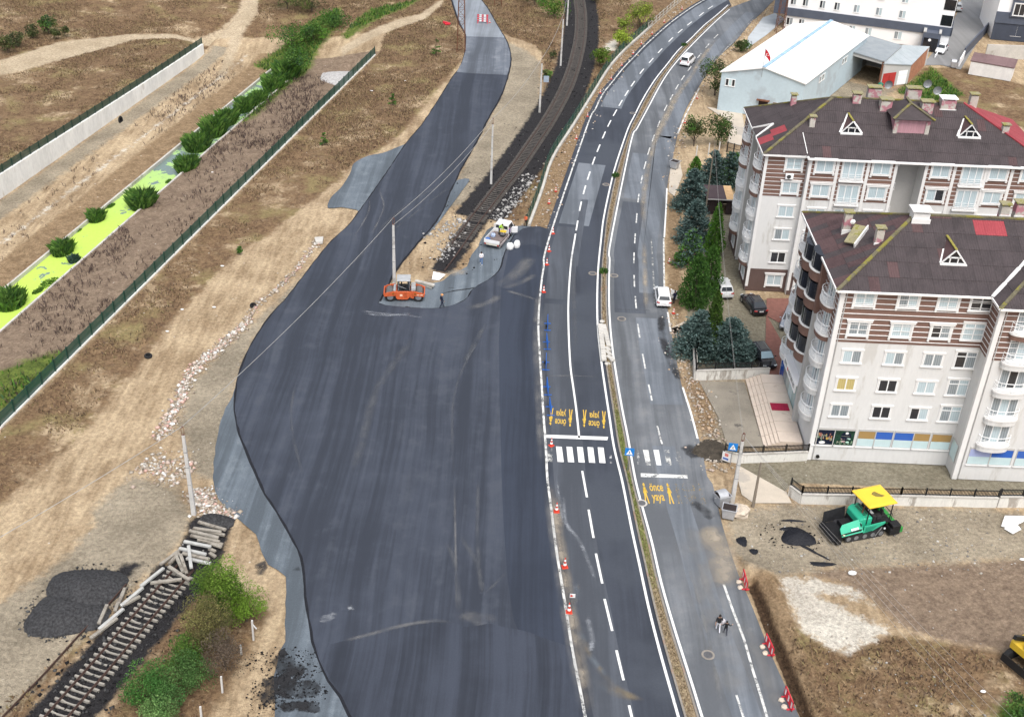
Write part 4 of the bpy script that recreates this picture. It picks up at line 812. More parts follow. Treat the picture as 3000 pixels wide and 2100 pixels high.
# apartment block in front (near)
def block_near():
 x0,y0=28.6,90.6;EV=18.5;off=(x0,y0,0)
 rt=empty('apartment_building',off,label='near apartment block with brown striped top floors above a shop front',cat='building')
 poly=[(28.6,90.6),(41.9,90.6),(41.9,88.5),(62,88.5),(62,106),(28.6,106)]
 MB().prism(poly,0,EV).build('wall',plaster,rt,off=off)
 zb=13.16
 def clad(a,b_,nrm,z0,z1,m=brown,th=.03):
  (ax,ay),(bx,by)=a,b_;bb=MB();q_=[(ax,ay),(bx,by),(bx+nrm[0]*th,by+nrm[1]*th),(ax+nrm[0]*th,ay+nrm[1]*th)];bb.prism(q_,z0,z1);return bb.build('cladding',m,rt,off=off)
 clad((28.62,90.6),(41.87,90.6),(0,-1),zb,EV-.15);clad((41.95,88.5),(62,88.5),(0,-1),zb,EV-.15);clad((41.9,88.53),(41.9,90.57),(-1,0),zb,EV-.15);clad((28.6,90.62),(28.6,96.3),(-1,0),zb,EV-.15);clad((28.6,101.6),(28.6,106),(-1,0),zb,EV-.15)
 for i in range(10):
  z=zb+.28+.533*i
  for a,c in(((28.95,90.55),(41.87,90.52)),((42.3,88.45),(62,88.42))):MB().box((a[0],c[1]-.03,z),(c[0],a[1]+.03,z+.05)).build('trim_strip',trimw,rt,off=off)
  MB().box((41.82,88.85,z),(41.875,90.5,z+.05)).build('trim_strip',trimw,rt,off=off)
  MB().box((28.52,90.95,z),(28.575,96.3,z+.05)).build('trim_strip',trimw,rt,off=off)
 for(px_,py_)in((28.6,90.6),(41.9,88.5)):
  MB().box((px_-.07,py_-.07,0),(px_+.36,py_+.3,EV-.1)).build('corner_pilaster',trimw,rt,off=off)
 MB().cyl((29.08,90.5,.1),(29.08,90.5,EV-.2),.05).build('drainpipe',greyp,rt,off=off);MB().cyl((42.4,88.42,.1),(42.4,88.42,EV-.2),.05).build('drainpipe',greyp,rt,off=off)
 L=lambda x,y,z:(x-off[0],y-off[1],z-off[2])
 glz={(0,0):[gl_grey,gl_grey],(0,1):[gl_dark,gl_dark],(1,0):[gl_yel,gl_yel],(1,1):[gl_dark,gl_dark],(2,1):[gl_light,gl_grey],(3,0):[gl_grey,gl_grey],(3,2):[gl_dark,gl_grey],(4,0):[gl_light,gl_light],(4,2):[gl_light,gl_light]}
 for r,z in enumerate((5.12,8.06,11.02,14.0,17.0)):
  for c,(xa,xb)in enumerate(((29.87,31.53),(33.71,35.36),(37.2,38.88))):
   window(rt,L((xa+xb)/2,90.6 if r<3 else 90.57,z),0,1.66,1.3,2,'flat' if r<3 else 'moulded',glz.get((r,c)))
  window(rt,L(40.95,90.6 if r<3 else 90.57,z-.05),0,1.85,1.72 if r<4 else 1.45,2,'flat',[[gl_grey,gl_light],[gl_grey,gl_light],[gl_dark,gl_grey],[gl_light,gl_light],[gl_dark,gl_dark]][r],top=.5)
  for k,xc in enumerate((44.6,49.6,54.6)):
   window(rt,L(xc,88.5 if r<3 else 88.47,z-.75),0,2.35,2.05,3,'plain',[gl_grey,gl_dark,gl_grey]if r==2 else[gl_grey,gl_light,gl_grey])
   balcony(rt,L(xc,88.5 if r<3 else 88.45,z-.86),0,3.1,.75,under=plaster if r<4 else brown)
 shops=[((28.85,30.65),[('poster',gl_black)]),((30.75,32.6),[('poster',gl_black)]),((32.95,34.5),[('t',gl_tan)]),((34.6,36.15),[('b',gl_blue)]),((36.35,38.1),[('b',gl_blue)]),((38.2,39.65),[('bt',None)]),((39.9,41.7),[('t',gl_tan)])]
 def shopwin(x1,x2,y,topm,zlo=1.85,zhi=3.55,split=.5):
  xc=(x1+x2)/2;w_=x2-x1
  o=MB().box((-w_/2-.05,-.06,-.06),(w_/2+.05,-.005,0)).box((-w_/2-.05,-.06,zhi-zlo),(w_/2+.05,-.005,zhi-zlo+.22)).box((-w_/2-.05,-.06,0),(-w_/2,-.005,zhi-zlo)).box((w_/2,-.06,0),(w_/2+.05,-.005,zhi-zlo)).build('shop_window',greyp,rt,loc=L(xc,y,zlo))
  zz=(zhi-zlo)*split
  for nm,a,c,m_ in(('pane',0,zz,gl_pale),('pane',zz,zhi-zlo,topm)):
   link(nm,MB().box((-w_/2,-.03,a+.005),(w_/2,-.01,c-.005)).mesh(nm,m_),o)
  link('sill',MB().box((-w_/2-.1,-.14,-.16),(w_/2+.1,0,-.065)).mesh('sill',trimw),o);return o
 def poster(x1,x2,c,dots):
  xc,w_=(x1+x2)/2,x2-x1;h=1.68
  o=MB().box((-w_/2-.05,-.06,-.06),(w_/2+.05,-.005,0)).box((-w_/2-.05,-.06,h),(w_/2+.05,-.005,h+.24)).build('shop_window',greyp,rt,loc=L(xc,90.6,1.85))
  link('poster',MB().box((-w_/2,-.03,0),(w_/2,-.01,h)).mesh('poster',c),o)
  link('sill',MB().box((-w_/2-.1,-.14,-.16),(w_/2+.1,0,-.065)).mesh('sill',trimw),o)
  for(px_,pz_,rx,rz_,m_)in dots:
   vs=[(px_*w_/2+math.cos(a)*rx,-.036-random.uniform(0,.004),pz_*h+math.sin(a)*rz_)for a in np.linspace(0,6.283,15)[:-1]]
   link('poster_mark',MB().add(vs,[tuple(range(14))]).mesh('poster_mark',m_),o)
 navy=mat('navy poster',(.006,.012,.03),rough=.25,var=.2);dgreen=mat('dark green poster',(.012,.045,.03),rough=.25,var=.6,sc=2.5)
 cols=[mat('print '+n,c,rough=.4,var=.2,sc=5)for n,c in(('grey',(.25,.25,.2)),('rose',(.3,.12,.1)),('orange',(.45,.2,.08)),('yellow',(.55,.4,.08)),('sage',(.2,.3,.2)),('white',(.8,.8,.8)),('pink',(.62,.42,.45)),('mint',(.5,.75,.65)))]
 rs=random.Random(5);d1=[(rs.uniform(-.85,.85),rs.uniform(.3,.72),rs.uniform(.04,.1),rs.uniform(.06,.16),cols[rs.choice([0,0,1,2,4])])for _ in range(34)]
 poster(28.85,30.68,navy,d1+[(.35,.42,.12,.14,cols[3]),(-.1,.14,.3,.17,cols[5])])
 d2=[(rs.uniform(-.95,.95),rs.uniform(.02,.3),rs.uniform(.03,.09),rs.uniform(.03,.1),cols[rs.choice([0,4,4])])for _ in range(22)]
 poster(30.76,32.6,dgreen,[(.15,.62,.5,.5,navy)]+d2+[(.2,.82,.17,.13,cols[5]),(.1,.62,.42,.03,cols[0]),(-.12,.44,.2,.09,cols[6]),(.45,.44,.2,.1,cols[7]),(-.1,.26,.24,.08,cols[6]),(.4,.22,.17,.1,cols[7])])
 for(x1,x2),t_ in shops[2:]:
  shopwin(x1,x2,90.6,{'t':gl_tan,'b':gl_blue,'bt':gl_tan}[t_[0][0]])
 for x1,x2,m_ in((42.8,44.75,gl_lil),(44.85,46.8,gl_blue),(47.2,49.1,gl_blue),(49.2,51.1,gl_tan)):shopwin(x1,x2,88.5,m_)
 o=MB().box((-.75,-.05,0),(.75,-.005,2.0)).build('shop_window',greyp,rt,loc=L(41.87,89.7,1.45),rz=-math.pi/2);link('pane',MB().box((-.66,-.07,.08),(.66,-.055,1.9)).mesh('pane',gl_pale),o)
 MB().lathe([(.17,0),(.17,.16),(.12,.16),(.12,.02)],14,axis='y',c=(29.55,90.42,.45)).build('vent_outlet',mat('black plastic',(.01,.01,.01),rough=.5),rt,off=off)
 SX=28.6;ry=-math.pi/2
 for r in range(5):
  zf=4.2+2.94*r;um=plaster if r<3 else brown
  for yc in(93.2,103.6):
   window(rt,L(SX-.035 if r>2 else SX,yc,zf+.1),ry,2.1,2.2,3,'plain',[gl_light,gl_grey,gl_light]);balcony(rt,L(SX-.02,yc,zf-.0),ry,3.0,.95,under=um)
  if r>0:
   for k,(yc,wd,dp)in enumerate(((97.75,2.75,1.15),(100.35,2.6,1.3))):
    zf2=zf+.1-.35*k
    o=MB().prism(arc(wd,dp),-.95,0).build('balcony',brown,rt,loc=L(SX,yc,zf2+.85),rz=ry)
    link('coping',MB().prism(arc(wd+.14,dp+.1),0.005,.13).mesh('coping',trimw),o)
    link('glazing',MB().prism(arc(wd-.12,dp-.08),.135,1.75).mesh('glazing',gl_black),o)
    gf=MB();aa=arc(wd-.1,dp-.06)
    for q_ in aa[::3]:gf.box((q_[0]-.025,q_[1]-.025,.135),(q_[0]+.025,q_[1]+.025,1.75))
    link('glazing_bar',gf.mesh('glazing_bar',wirem),o)
 MB().box((SX-.55,95.75,0),(SX,96.35,13.1)).build('pilaster',greyp,rt,off=off);MB().box((SX-.55,95.75,13.1),(SX,96.35,EV-.15)).build('pilaster',brown,rt,off=off)
 o=MB().box((SX-.06,96.5,0),(SX-.01,105.6,3.5)).build('shop_front',greyp,rt,off=off)
 gm=[gl_pale,glass_mat('poster glass',(.2,.35,.6),(.45,.6,.35),.3),gl_pale,glass_mat('street poster',(.3,.36,.34),(.5,.56,.55),.3),gl_grey,gl_blue]
 for k in range(6):MB().box((SX-.09,96.6+1.5*k,.25),(SX-.065,96.6+1.5*k+1.4,3.3)).build('pane',gm[k],o,off=off)
 sg=MB().box((SX-.75,96.6,3.55),(SX-.62,102.4,4.55)).box((SX-.62,96.6,4.35),(SX,102.4,4.5)).build('shop_sign',brightw,rt,off=off,bevel=.02)
 ink=mat('sign ink',(.05,.05,.05));red=mat('sign red',(.5,.03,.03));xx=101.9;rs=random.Random(2)
 for k in range(13):
  if k==3:MB().box((SX-.762,100.15,3.85),(SX-.752,100.45,4.25)).build('sign_logo',red,sg,off=off);xx=99.9;continue
  if k==4:continue
  wl=.3;bb=MB();zt=4.3;z0=3.85
  bb.box((SX-.762,xx-.06,z0),(SX-.752,xx,zt))
  if k%3!=1:bb.box((SX-.762,xx-wl+.05,z0),(SX-.752,xx-wl+.11,zt))
  bb.box((SX-.763,xx-wl+.06,zt-.07),(SX-.751,xx-.02,zt))
  if k%2:bb.box((SX-.763,xx-wl+.06,(z0+zt)/2),(SX-.751,xx-.02,(z0+zt)/2+.06))
  bb.build('sign_letter',ink,sg,off=off);xx-=.38
 e0,e1,e2=28.05,90.15,106.4;yr=98.3;zr=22.35;ax=36.2;WX=41.55;WY=88.05;zv=EV+.0
 roof=MB();roof.prism([(28.05,90.15),(41.5,90.15),(41.5,88.05),(62.4,88.05),(62.4,106.4),(28.05,106.4)],EV-.12,EV+.02)
 k=(zr-EV)/(yr-e1)
 wr=47.8;zw=EV+k*(wr-WX)
 yv=e1+(wr-WX)
 vs=[(e0,e1,EV),(WX,e1,EV),(62.4,e1,EV),(62.4,yr,zr),(ax,yr,zr),(e0,e2,EV),(62.4,e2,EV)]
 roof.add(vs,[(0,1,2,3,4),(0,4,5),(4,3,6,5)])
 roof.add([(WX,WY,EV),(62.4,WY,EV),(62.4,WY+6.2,EV+k*6.2),(WX+6.2,WY+6.2,EV+k*6.2),(WX,e1,EV),(WX+6.2,e1+6.2,EV+k*6.2)],[(0,1,2,3),(0,3,5,4)])
 ro=roof.build('roof',roofm,rt,off=off)
 gm_=mat('white gutter',(.78,.77,.75),var=.05)
 for a,c in(((e0,e1),(WX,e1)),((e0,e1),(e0,e2)),((WX,WY),(WX,e1)),((WX,WY),(62.4,WY))):
  MB().beam((*a,EV-.02),(*c,EV-.02),.22,.2).build('gutter',gm_,ro,off=off)
 def pk(p):return redsh if(41.8<p.x<44.6 and 96.9<p.y<98.6)else(roofr if random.random()<.07 else None)
 roof_face(ro,off,[(e0,e1,EV),(WX,e1,EV),(WX+8.15,yr,zr),(ax,yr,zr)],roofm,pick=pk)
 roof_face(ro,off,[(e0,e2,EV),(e0,e1,EV),(ax,yr,zr)],roofr,pick=lambda p:roofm if random.random()<.35 else None)
 roof_face(ro,off,[(WX,WY,EV),(62.4,WY,EV),(62.4,WY+6.2,EV+k*6.2),(WX+6.2,WY+6.2,EV+k*6.2)],roofm)
 roof_face(ro,off,[(WX,e1,EV),(WX,WY,EV),(WX+6.2,WY+6.2,EV+k*6.2),(WX+6.2,e1+6.2,EV+k*6.2)],roofm)
 cap(ro,off,(e0,e1,EV),(ax,yr,zr));cap(ro,off,(e0,e2,EV),(ax,yr,zr));cap(ro,off,(ax,yr,zr),(60,yr,zr));cap(ro,off,(WX,WY,EV),(WX+6.2,WY+6.2,EV+k*6.2))
 MB().beam((WX,e1,EV+.1),(WX+6.2,e1+6.2,EV+k*6.2+.1),.35,.06).build('valley_flashing',trimw,ro,off=off)
 dormer(ro,off,38.7,93.35,EV+k*(93.35-e1),2.2,k)
 o=MB().slab([(29.9,97.2,19.9),(30.6,96.3,20.2),(32.2,98.4,20.95),(31.2,99.2,20.8)],.1).build('dormer',mosst,ro,off=off);MB().beam((30.6,96.2,20.0),(32.2,98.4,20.9),.12,.5).build('flashing',trimw,o,off=off)
 chimney(ro,off,36.5,98.0,21.9,1.5,1.2,1.0,trimw,trimw,.18);chimney(ro,off,32.55,95.9,20.2,.7,.6,1.7);chimney(ro,off,30.6,99.7,19.6,.7,.6,2.0);chimney(ro,off,44.6,99.4,21.9,.8,.7,1.3);chimney(ro,off,46.2,99.5,21.9,1.3,.8,1.5)
 for p in((30.9,98.9,21.1),):MB().lathe([(.02,0),(.25,.1),(.02,.14)],10,axis='y',c=p).build('aerial',pvc,ro,off=off)
 return rt
A_B=block_near()
# apartment block behind
def block_far():
 x0,y0=27.6,124.5;EV=17.45;off=(x0,y0,0)
 rt=empty('apartment_building',off,label='apartment block behind, with a brown roof, pink chimneys and brown ground floor',cat='building')
 poly=[(27.6,124.5),(32.4,124.5),(32.4,123.8),(42.3,123.8),(42.3,126.2),(45.5,126.2),(45.5,123.8),(60,123.8),(60,139),(27.6,139),(27.6,132.6),(30.0,132.6),(30.0,129.1),(27.6,129.1)]
 MB().prism(poly,0,EV).build('wall',plaster,rt,off=off)
 L=lambda x,y,z:(x-off[0],y-off[1],z-off[2])
 def front(xa,xb,y,z0,z1,m,nm='cladding',th=.03):return MB().box((xa,y-th,z0),(xb,y,z1)).build(nm,m,rt,off=off)
 front(27.62,32.38,124.5,12.35,EV-.1,brown);front(32.45,42.28,123.8,12.35,EV-.1,brown);front(45.52,60,123.8,12.35,EV-.1,brown)
 front(27.62,32.38,124.5,0,2.95,brownd);front(32.45,42.28,123.8,0,2.95,brownd);MB().box((42.3,126.15,0),(45.5,126.2,EV-.1)).build('recess_wall',greyp,rt,off=off)
 for ya,yb in((124.55,129.05),(132.65,138.9)):
  MB().box((27.57,ya,12.35),(27.6,yb,EV-.1)).build('cladding',brown,rt,off=off);MB().box((27.57,ya,0),(27.6,yb,2.95)).build('cladding',brownd,rt,off=off)
 MB().box((27.62,132.57,0),(29.98,132.6,EV-.1)).build('recess_wall',greyp,rt,off=off);MB().box((29.97,129.12,0),(30.0,132.55,EV-.1)).build('recess_wall',greyp,rt,off=off)
 for i in range(10):
  z=12.62+.5*i
  for xa,xb,y in((27.9,32.35,124.46),(32.75,42.2,123.76),(45.75,60,123.76)):MB().box((xa,y-.03,z),(xb,y+.01,z+.05)).build('trim_strip',trimw,rt,off=off)
  for ya,yb in((124.8,129.0),(132.7,138.8)):MB().box((27.52,ya,z),(27.575,yb,z+.05)).build('trim_strip',trimw,rt,off=off)
 for xx,yy in((27.72,124.5),(32.55,123.8),(35.65,123.8),(39.1,123.8),(42.2,123.8),(45.6,123.8),(48.8,123.8),(52.35,123.8),(55.25,123.8)):MB().box((xx-.17,yy-.09,0.6),(xx+.17,yy,EV-.05)).build('pilaster',trimw,rt,off=off)
 for yy in(129.0,132.75):MB().box((27.5,yy-.15,.4),(27.62,yy+.15,EV-.05)).build('pilaster',trimw,rt,off=off)
 zs=(.9,3.9,6.9,9.82,12.8,15.72)
 for r,z in enumerate(zs):
  st_='moulded' if r in(0,4,5)else 'flat'
  window(rt,L(30.9,124.5 if r in(1,2,3)else 124.47,z),0,1.75,1.35,2,st_,[gl_dark,gl_dark]if r==1 else([gl_grey,gl_light]if r==2 else[gl_light,gl_light]))
  for xc in(34.2,40.6,47.25,53.7,57.3):window(rt,L(xc,123.8 if r in(1,2,3)else 123.77,z+.1),0,1.95,1.4,2,st_,[gl_light,gl_dark]if(xc==47.25 and r==4)else[gl_light,gl_light])
  for xc in(37.4,50.85):
   window(rt,L(xc,123.8 if r in(1,2,3)else 123.77,z-.6),0,2.3,2.15,3,'flat',[gl_light]*3)
   b=MB()
   for hz_ in(.15,.35,.55,.8):b.beam((-1.2,-.28,hz_),(1.2,-.28,hz_),.04,.04)
   for sx in(-1.2,-.4,.4,1.2):b.box((sx-.02,-.3,0),(sx+.02,-.26,.82))
   o=MB().box((-1.4,-.4,-.16),(1.4,0,0)).build('balcony',trimw,rt,loc=L(xc,123.77,z-.75));link('railing',b.mesh('railing',pvc),o)
  window(rt,L(42.9,126.15,z+.3),0,.8,.85,2,'plain',[gl_grey,gl_dark])
  for yc in(126.8,135.3):
   window(rt,L(27.6 if r in(1,2,3)else 27.57,yc,z-.4 if r else z-.1),-math.pi/2,2.0,2.1 if r else 1.5,3,'plain',[gl_light,gl_grey,gl_light])
   if r:balcony(rt,L(27.58,yc,z-.55),-math.pi/2,2.9,.8,under=plaster if r in(2,3)else brown)
 o=MB().box((-.45,-.42,0),(.45,-.06,.62)).build('air_conditioner',pvc,rt,loc=L(30.55,124.45,14.62),bevel=.03);link('fan',MB().lathe([(.24,-.44),(.24,-.425),(.05,-.425)],14,axis='y',c=(-.08,0,.32)).mesh('fan',mat('dark grille',(.05,.05,.05))),o)
 e0,e1,e2,yr,zr,ax,bx=27.25,124.1,139.2,131.8,21.75,35.9,51.0;xr=60.3
 k=(zr-EV)/(yr-e1);roof=MB()
 roof.prism([(27.25,124.1),(32.2,124.1),(32.2,123.4),(60.3,123.4),(60.3,139.2),(27.25,139.2),(27.25,132.3),(29.4,132.3),(29.4,129.4),(27.25,129.4)],EV-.12,EV+.02)
 roof.add([(e0,e1,EV),(xr,123.4,EV-.35),(bx,yr,zr),(ax,yr,zr),(e0,e2,EV),(xr,e2,EV)],[(0,1,2,3),(0,3,4),(1,5,2),(4,3,2,5)])
 ro=roof.build('roof',roofm,rt,off=off);gm_=MATS['white gutter']
 for a,c in(((e0,e1),(32.2,e1)),((32.2,e1),(32.2,123.4)),((32.2,123.4),(xr,123.4)),((e0,e1),(e0,129.4)),((e0,132.3),(e0,e2))):MB().beam((*a,EV-.04),(*c,EV-.04),.22,.2).build('gutter',gm_,ro,off=off)
 MB().beam((27.2,129.4,EV),(29.3,130.9,EV+1.15),.2,.25).beam((27.2,132.3,EV),(29.3,130.9,EV+1.15),.2,.25).beam((27.25,129.5,EV),(27.25,132.2,EV+.0),.06,.05).build('recess_gable',trimw,ro,off=off)
 roof_face(ro,off,[(e0,e1,EV),(xr,123.5,EV-.3),(bx,yr,zr),(ax,yr,zr)],roofm,pick=lambda p:roofr if random.random()<.03 else None)
 def pk(p):return redsh if(125.9<p.y<131 and p.x<30.2 and abs((p.y-128.1)-(p.x-28)*.55)<.9)else None
 roof_face(ro,off,[(e0,e2,EV),(e0,e1,EV),(ax,yr,zr)],roofm,pick=pk)
 roof_face(ro,off,[(xr,123.5,EV-.3),(xr,e2,EV),(bx,yr,zr)],redsh)
 cap(ro,off,(e0,e1,EV),(ax,yr,zr));cap(ro,off,(e0,e2,EV),(ax,yr,zr));cap(ro,off,(ax,yr,zr),(bx,yr,zr));cap(ro,off,(xr,123.4,EV-.3),(bx,yr,zr),redsh)
 MB().beam((32.2,124.1,EV+.05),(31.9,127.0,EV+k*2.9+.08),.08,.06).build('flashing',trimw,ro,off=off)
 dormer(ro,off,37.4,127.2,EV+k*(127.2-e1)+.05,2.3,k);dormer(ro,off,50.85,127.35,EV+k*(127.35-e1)+.05,2.4,k)
 zp=EV+k*(127.5-e1)
 o=MB().box((42.25,127.5,zp-.5),(46.1,131.5,zp+1.75)).build('roof_penthouse',mat('pink panel',(.45,.25,.28),var=.15,sc=1.5,stretch=(3,1,.3)),ro,off=off)
 MB().box((42.15,127.4,zp-.2),(42.6,127.8,zp+1.75)).build('corner_post',chim,o,off=off);MB().box((45.75,127.4,zp-.2),(46.2,127.8,zp+1.75)).build('corner_post',chim,o,off=off)
 hq=MB();hz_=zp+1.8;hq.slab([(41.8,127.0,hz_),(46.5,127.0,hz_),(44.15,129.3,hz_+1.15)],.06).slab([(46.5,127.0,hz_),(46.5,131.8,hz_),(44.15,131,hz_+1.15),(44.15,129.3,hz_+1.15)],.06).slab([(41.8,131.8,hz_),(41.8,127,hz_),(44.15,129.3,hz_+1.15),(44.15,131,hz_+1.15)],.06).build('penthouse_roof',roofm,o,off=off)
 for a in((41.8,127.0),(46.5,127.0)):MB().beam((*a,hz_+.08),(44.15,129.3,hz_+1.23),.3,.1).build('ridge_cap',moss,o,off=off)
 MB().beam((44.15,129.3,hz_+1.23),(44.15,131.3,hz_+1.23),.3,.1).build('ridge_cap',moss,o,off=off)
 for x,y,z,w_,d,h in((33.0,128.0,18.6,.6,.55,2.0),(38.5,131.4,20.7,.95,.7,1.7),(41.7,130.6,20.2,1.3,.9,1.9),(46.4,130.5,20.2,1.35,.9,1.9),(49.0,131.4,20.8,1.7,1.2,1.5),(55.1,128.3,18.4,.75,.6,2.1),(32.0,134.4,19.0,.6,.6,1.9),(41.0,133.6,20.3,1.5,.9,2.2),(45.6,133.6,20.3,1.7,.9,2.3),(52.6,133.2,20.3,.9,.7,2.0)):
  chimney(ro,off,x,y,z,w_,d,h,brightw if w_>1.6 and y<132 else None)
 for p in((47.6,131.6,23.2),(46.9,133.3,23.4),(42.7,134.2,22.8)):MB().lathe([(.05,.12),(.35,.05),(.5,-.05),(.35,.08),(.05,.16)],14,axis='y',c=p).build('satellite_dish',wirem,ro,off=off)
 return rt
B_B=block_far()
# warehouse with white roof
bluew=mat('pale blue render',(.46,.56,.61),var=.08,sc=.3,fine=3,c2=(.40,.47,.51),c2t=.56,c2sc=.15);rust=mat('rust',(.16,.07,.04),var=.4,sc=2);red_d=mat('red sheet door',(.38,.035,.03),var=.2,sc=1.5);dkw=mat('dark brown wood',(.03,.02,.02),var=.3,sc=2,stretch=(4,4,.4))
wroof=corrug('white roof sheet',(.82,.81,.785),(.88,.87,.845),1.3,.5,.1);groof=corrug('grey roof sheet',(.20,.23,.25),(.27,.30,.32),1.3,.5,.3);groof2=corrug('pale grey roof sheet',(.33,.38,.40),(.42,.46,.48),1.3,.5,.2)
def house(name,quad,h,label,cat,wm_,rm,ridge=None,over=.25,cw=1.25,ch=30,rh=None,roofname='roof'):
 """walls on a four cornered plan, each wall a part; pitched (ridge height) or mono pitch (list of 4 heights) roof laid in sheets"""
 off=(*quad[0],0);rt=empty(name,off,label=label,cat=cat);hs_=rh or[h]*4
 for i in range(4):
  a,c=Vector((*quad[i],0)),Vector((*quad[(i+1)%4],0));n=Vector((c.y-a.y,a.x-c.x,0)).normalized()*.2
  b=MB();vs=[a,c,c-n,a-n];ht=[hs_[i],hs_[(i+1)%4]]
  b.add([(p.x,p.y,0)for p in vs]+[(vs[0].x,vs[0].y,ht[0]),(vs[1].x,vs[1].y,ht[1]),(vs[2].x,vs[2].y,ht[1]),(vs[3].x,vs[3].y,ht[0])],[(0,3,2,1),(4,5,6,7),(0,1,5,4),(1,2,6,5),(2,3,7,6),(3,0,4,7)])
  if ridge and i%2==0:
   m_=(a+c)/2;b.add([(a.x,a.y,h),(c.x,c.y,h),(m_.x,m_.y,ridge),(a.x-n.x,a.y-n.y,h),(c.x-n.x,c.y-n.y,h),(m_.x-n.x,m_.y-n.y,ridge)],[(0,1,2),(3,5,4),(0,2,5,3),(1,4,5,2)])
  b.build('wall',wm_[i]if isinstance(wm_,list)else wm_,rt,off=off)
 q=[Vector((*p,z))for p,z in zip(quad,hs_)]
 if ridge:
  m0=(q[0]+q[1])/2;m1=(q[2]+q[3])/2;m0.z=m1.z=ridge;d=(m1-m0).normalized()*over;m0-=d;m1+=d
  fl,fr,br,bl_=q[0]-d,q[1]-d,q[2]+d,q[3]+d
  for p,mm in((fl,m0),(fr,m0),(br,m1),(bl_,m1)):
   e=(p-mm);p+=e.normalized()*over
  ro=MB().slab([fl,m0,m1,bl_],.08).slab([m0,fr,br,m1],.08).build(roofname,rm,rt,off=off)
  roof_face(ro,off,[bl_,fl,m0,m1],rm,cw=cw,ch=ch);roof_face(ro,off,[fr,br,m1,m0],rm,cw=cw,ch=ch)
  return rt,ro,off,(m0,m1)
 c_=sum(q,Vector())/4;o_=[p+((p-c_)*Vector((1,1,0))).normalized()*over for p in q]if False else[Vector((p.x+(p.x-c_.x)*.04,p.y+(p.y-c_.y)*.04,p.z+.06))for p in q]
 ro=MB().slab(o_,.07).build(roofname,rm,rt,off=off);roof_face(ro,off,o_,rm,cw=cw,ch=ch)
 return rt,ro,off,None
WQ=[(32.3,187.9),(45.1,183.6),(62.0,212.5),(49.1,217.4)]
wh,wro,woff,(wm0,wm1)=house('warehouse',WQ,6.5,'pale blue warehouse with a bright white pitched roof and blue ridge','warehouse',bluew,wroof,ridge=8.15)
MB().beam(wm0+Vector((0,0,.14)),wm1+Vector((0,0,.14)),.55,.12).build('ridge_cap',mat('blue ridge cap',(.30,.45,.60),var=.25,sc=.8),wro,off=woff)
fdir=Vector((12.8,-4.3,0)).normalized();fang=math.atan2(fdir.y,fdir.x)
def wf(u,z):p=Vector((*WQ[0],0))+fdir*u;return(p.x-woff[0],p.y-woff[1],z)
window(wh,wf(1.6,4.3),fang,1.6,1.2,3,'plain',[gl_dark,gl_pale,gl_dark])
MB().box((-.75,-.05,0),(.75,0,2.7)).build('door',dkw,wh,loc=wf(7.4,0),rz=fang);MB().box((-1.1,-.55,2.75),(1.0,0,2.9)).build('door_canopy',rust,wh,loc=wf(7.4,0),rz=fang);window(wh,wf(9.6,1.4),fang,1.2,1.3,2,'plain',[gl_yel,gl_dark],frame=rust)
sdir=Vector((16.9,28.9,0)).normalized();sang=math.atan2(sdir.y,sdir.x)
for u in(9.0,21.0):
 p=Vector((*WQ[1],0))+sdir*u;window(wh,(p.x-woff[0],p.y-woff[1],4.6),sang,2.8,1.0,4,'plain',[gl_dark,gl_pale])
MB().cyl((wm0.x-woff[0]-.2,wm0.y-woff[1],6.6),(wm0.x-woff[0]-.2,wm0.y-woff[1],11.3),.03).build('flagpole',wirem,wh)
fx,fy=wm0.x-.2,wm0.y
fl=MB().add([(.02,0,4.6),(.02,0,3.6),(.45,-.08,3.2),(.8,.05,2.75),(1.0,-.03,2.6),(.95,-.03,3.3),(.6,.05,3.95),(.3,-.05,4.35)],[(0,1,2,7),(7,2,3,6),(6,3,4,5)]).build('flag',mat('flag red',(.5,.015,.03),rough=.7,var=.2,sc=3),None,loc=(fx,fy,6.6))
tag(fl,'small red flag with white crescent on the warehouse gable','flag')
cre=MB();ang_=np.linspace(.6,5.7,12);cre.add([(.33+.2*math.cos(a),-.12,3.72+.2*math.sin(a))for a in ang_]+[(.38+.15*math.cos(a),-.12,3.72+.15*math.sin(a))for a in ang_],[(i,i+1,13+i,12+i)for i in range(11)])
cre.build('crescent',brightw,fl);MB().add([(.6+.1*math.cos(a)*(1 if i%2 else.42),-.12,3.6+.1*math.sin(a)*(1 if i%2 else.42))for i,a in enumerate(np.linspace(0,6.283,11)[:-1])],[tuple(range(10))]).build('star',brightw,fl)
g1,gro,goff,_=house('open_garage',[(57.9,206.3),(63.0,203.1),(68.7,213.2),(63.6,216.3)],5,'open fronted grey garage beside the white roofed warehouse','garage',[mat('dark steel',(.05,.055,.06),var=.3),greyp,greyp,greyp],groof,rh=[5.3,4.7,4.7,5.3])
for ch_ in list(g1.children):
 if ch_.name.startswith('wall'):bpy.data.objects.remove(ch_);break
for p in((57.95,206.3),(62.9,203.15)):MB().box((p[0]-.15,p[1]-.15,0),(p[0]+.15,p[1]+.15,4.8)).build('post',rust,g1,off=goff)
MB().beam((57.9,206.35,4.9),(63.0,203.15,4.4),.2,.5).build('lintel',greyp,g1,off=goff)
g2,g2ro,g2off,_=house('brick_shed',[(63.1,203.1),(68.8,205.9),(75.2,217.5),(69.2,214.6)],4,'low shed with red sheet doors, orange brick side and pale metal roof','shed',[greyp,mat('orange brick',(.42,.19,.11),var=.25,sc=1.5,fine=6),greyp,greyp],groof2,rh=[4.3,3.4,3.4,4.3])
d2=Vector((5.7,2.8,0)).normalized();a2=math.atan2(d2.y,d2.x)
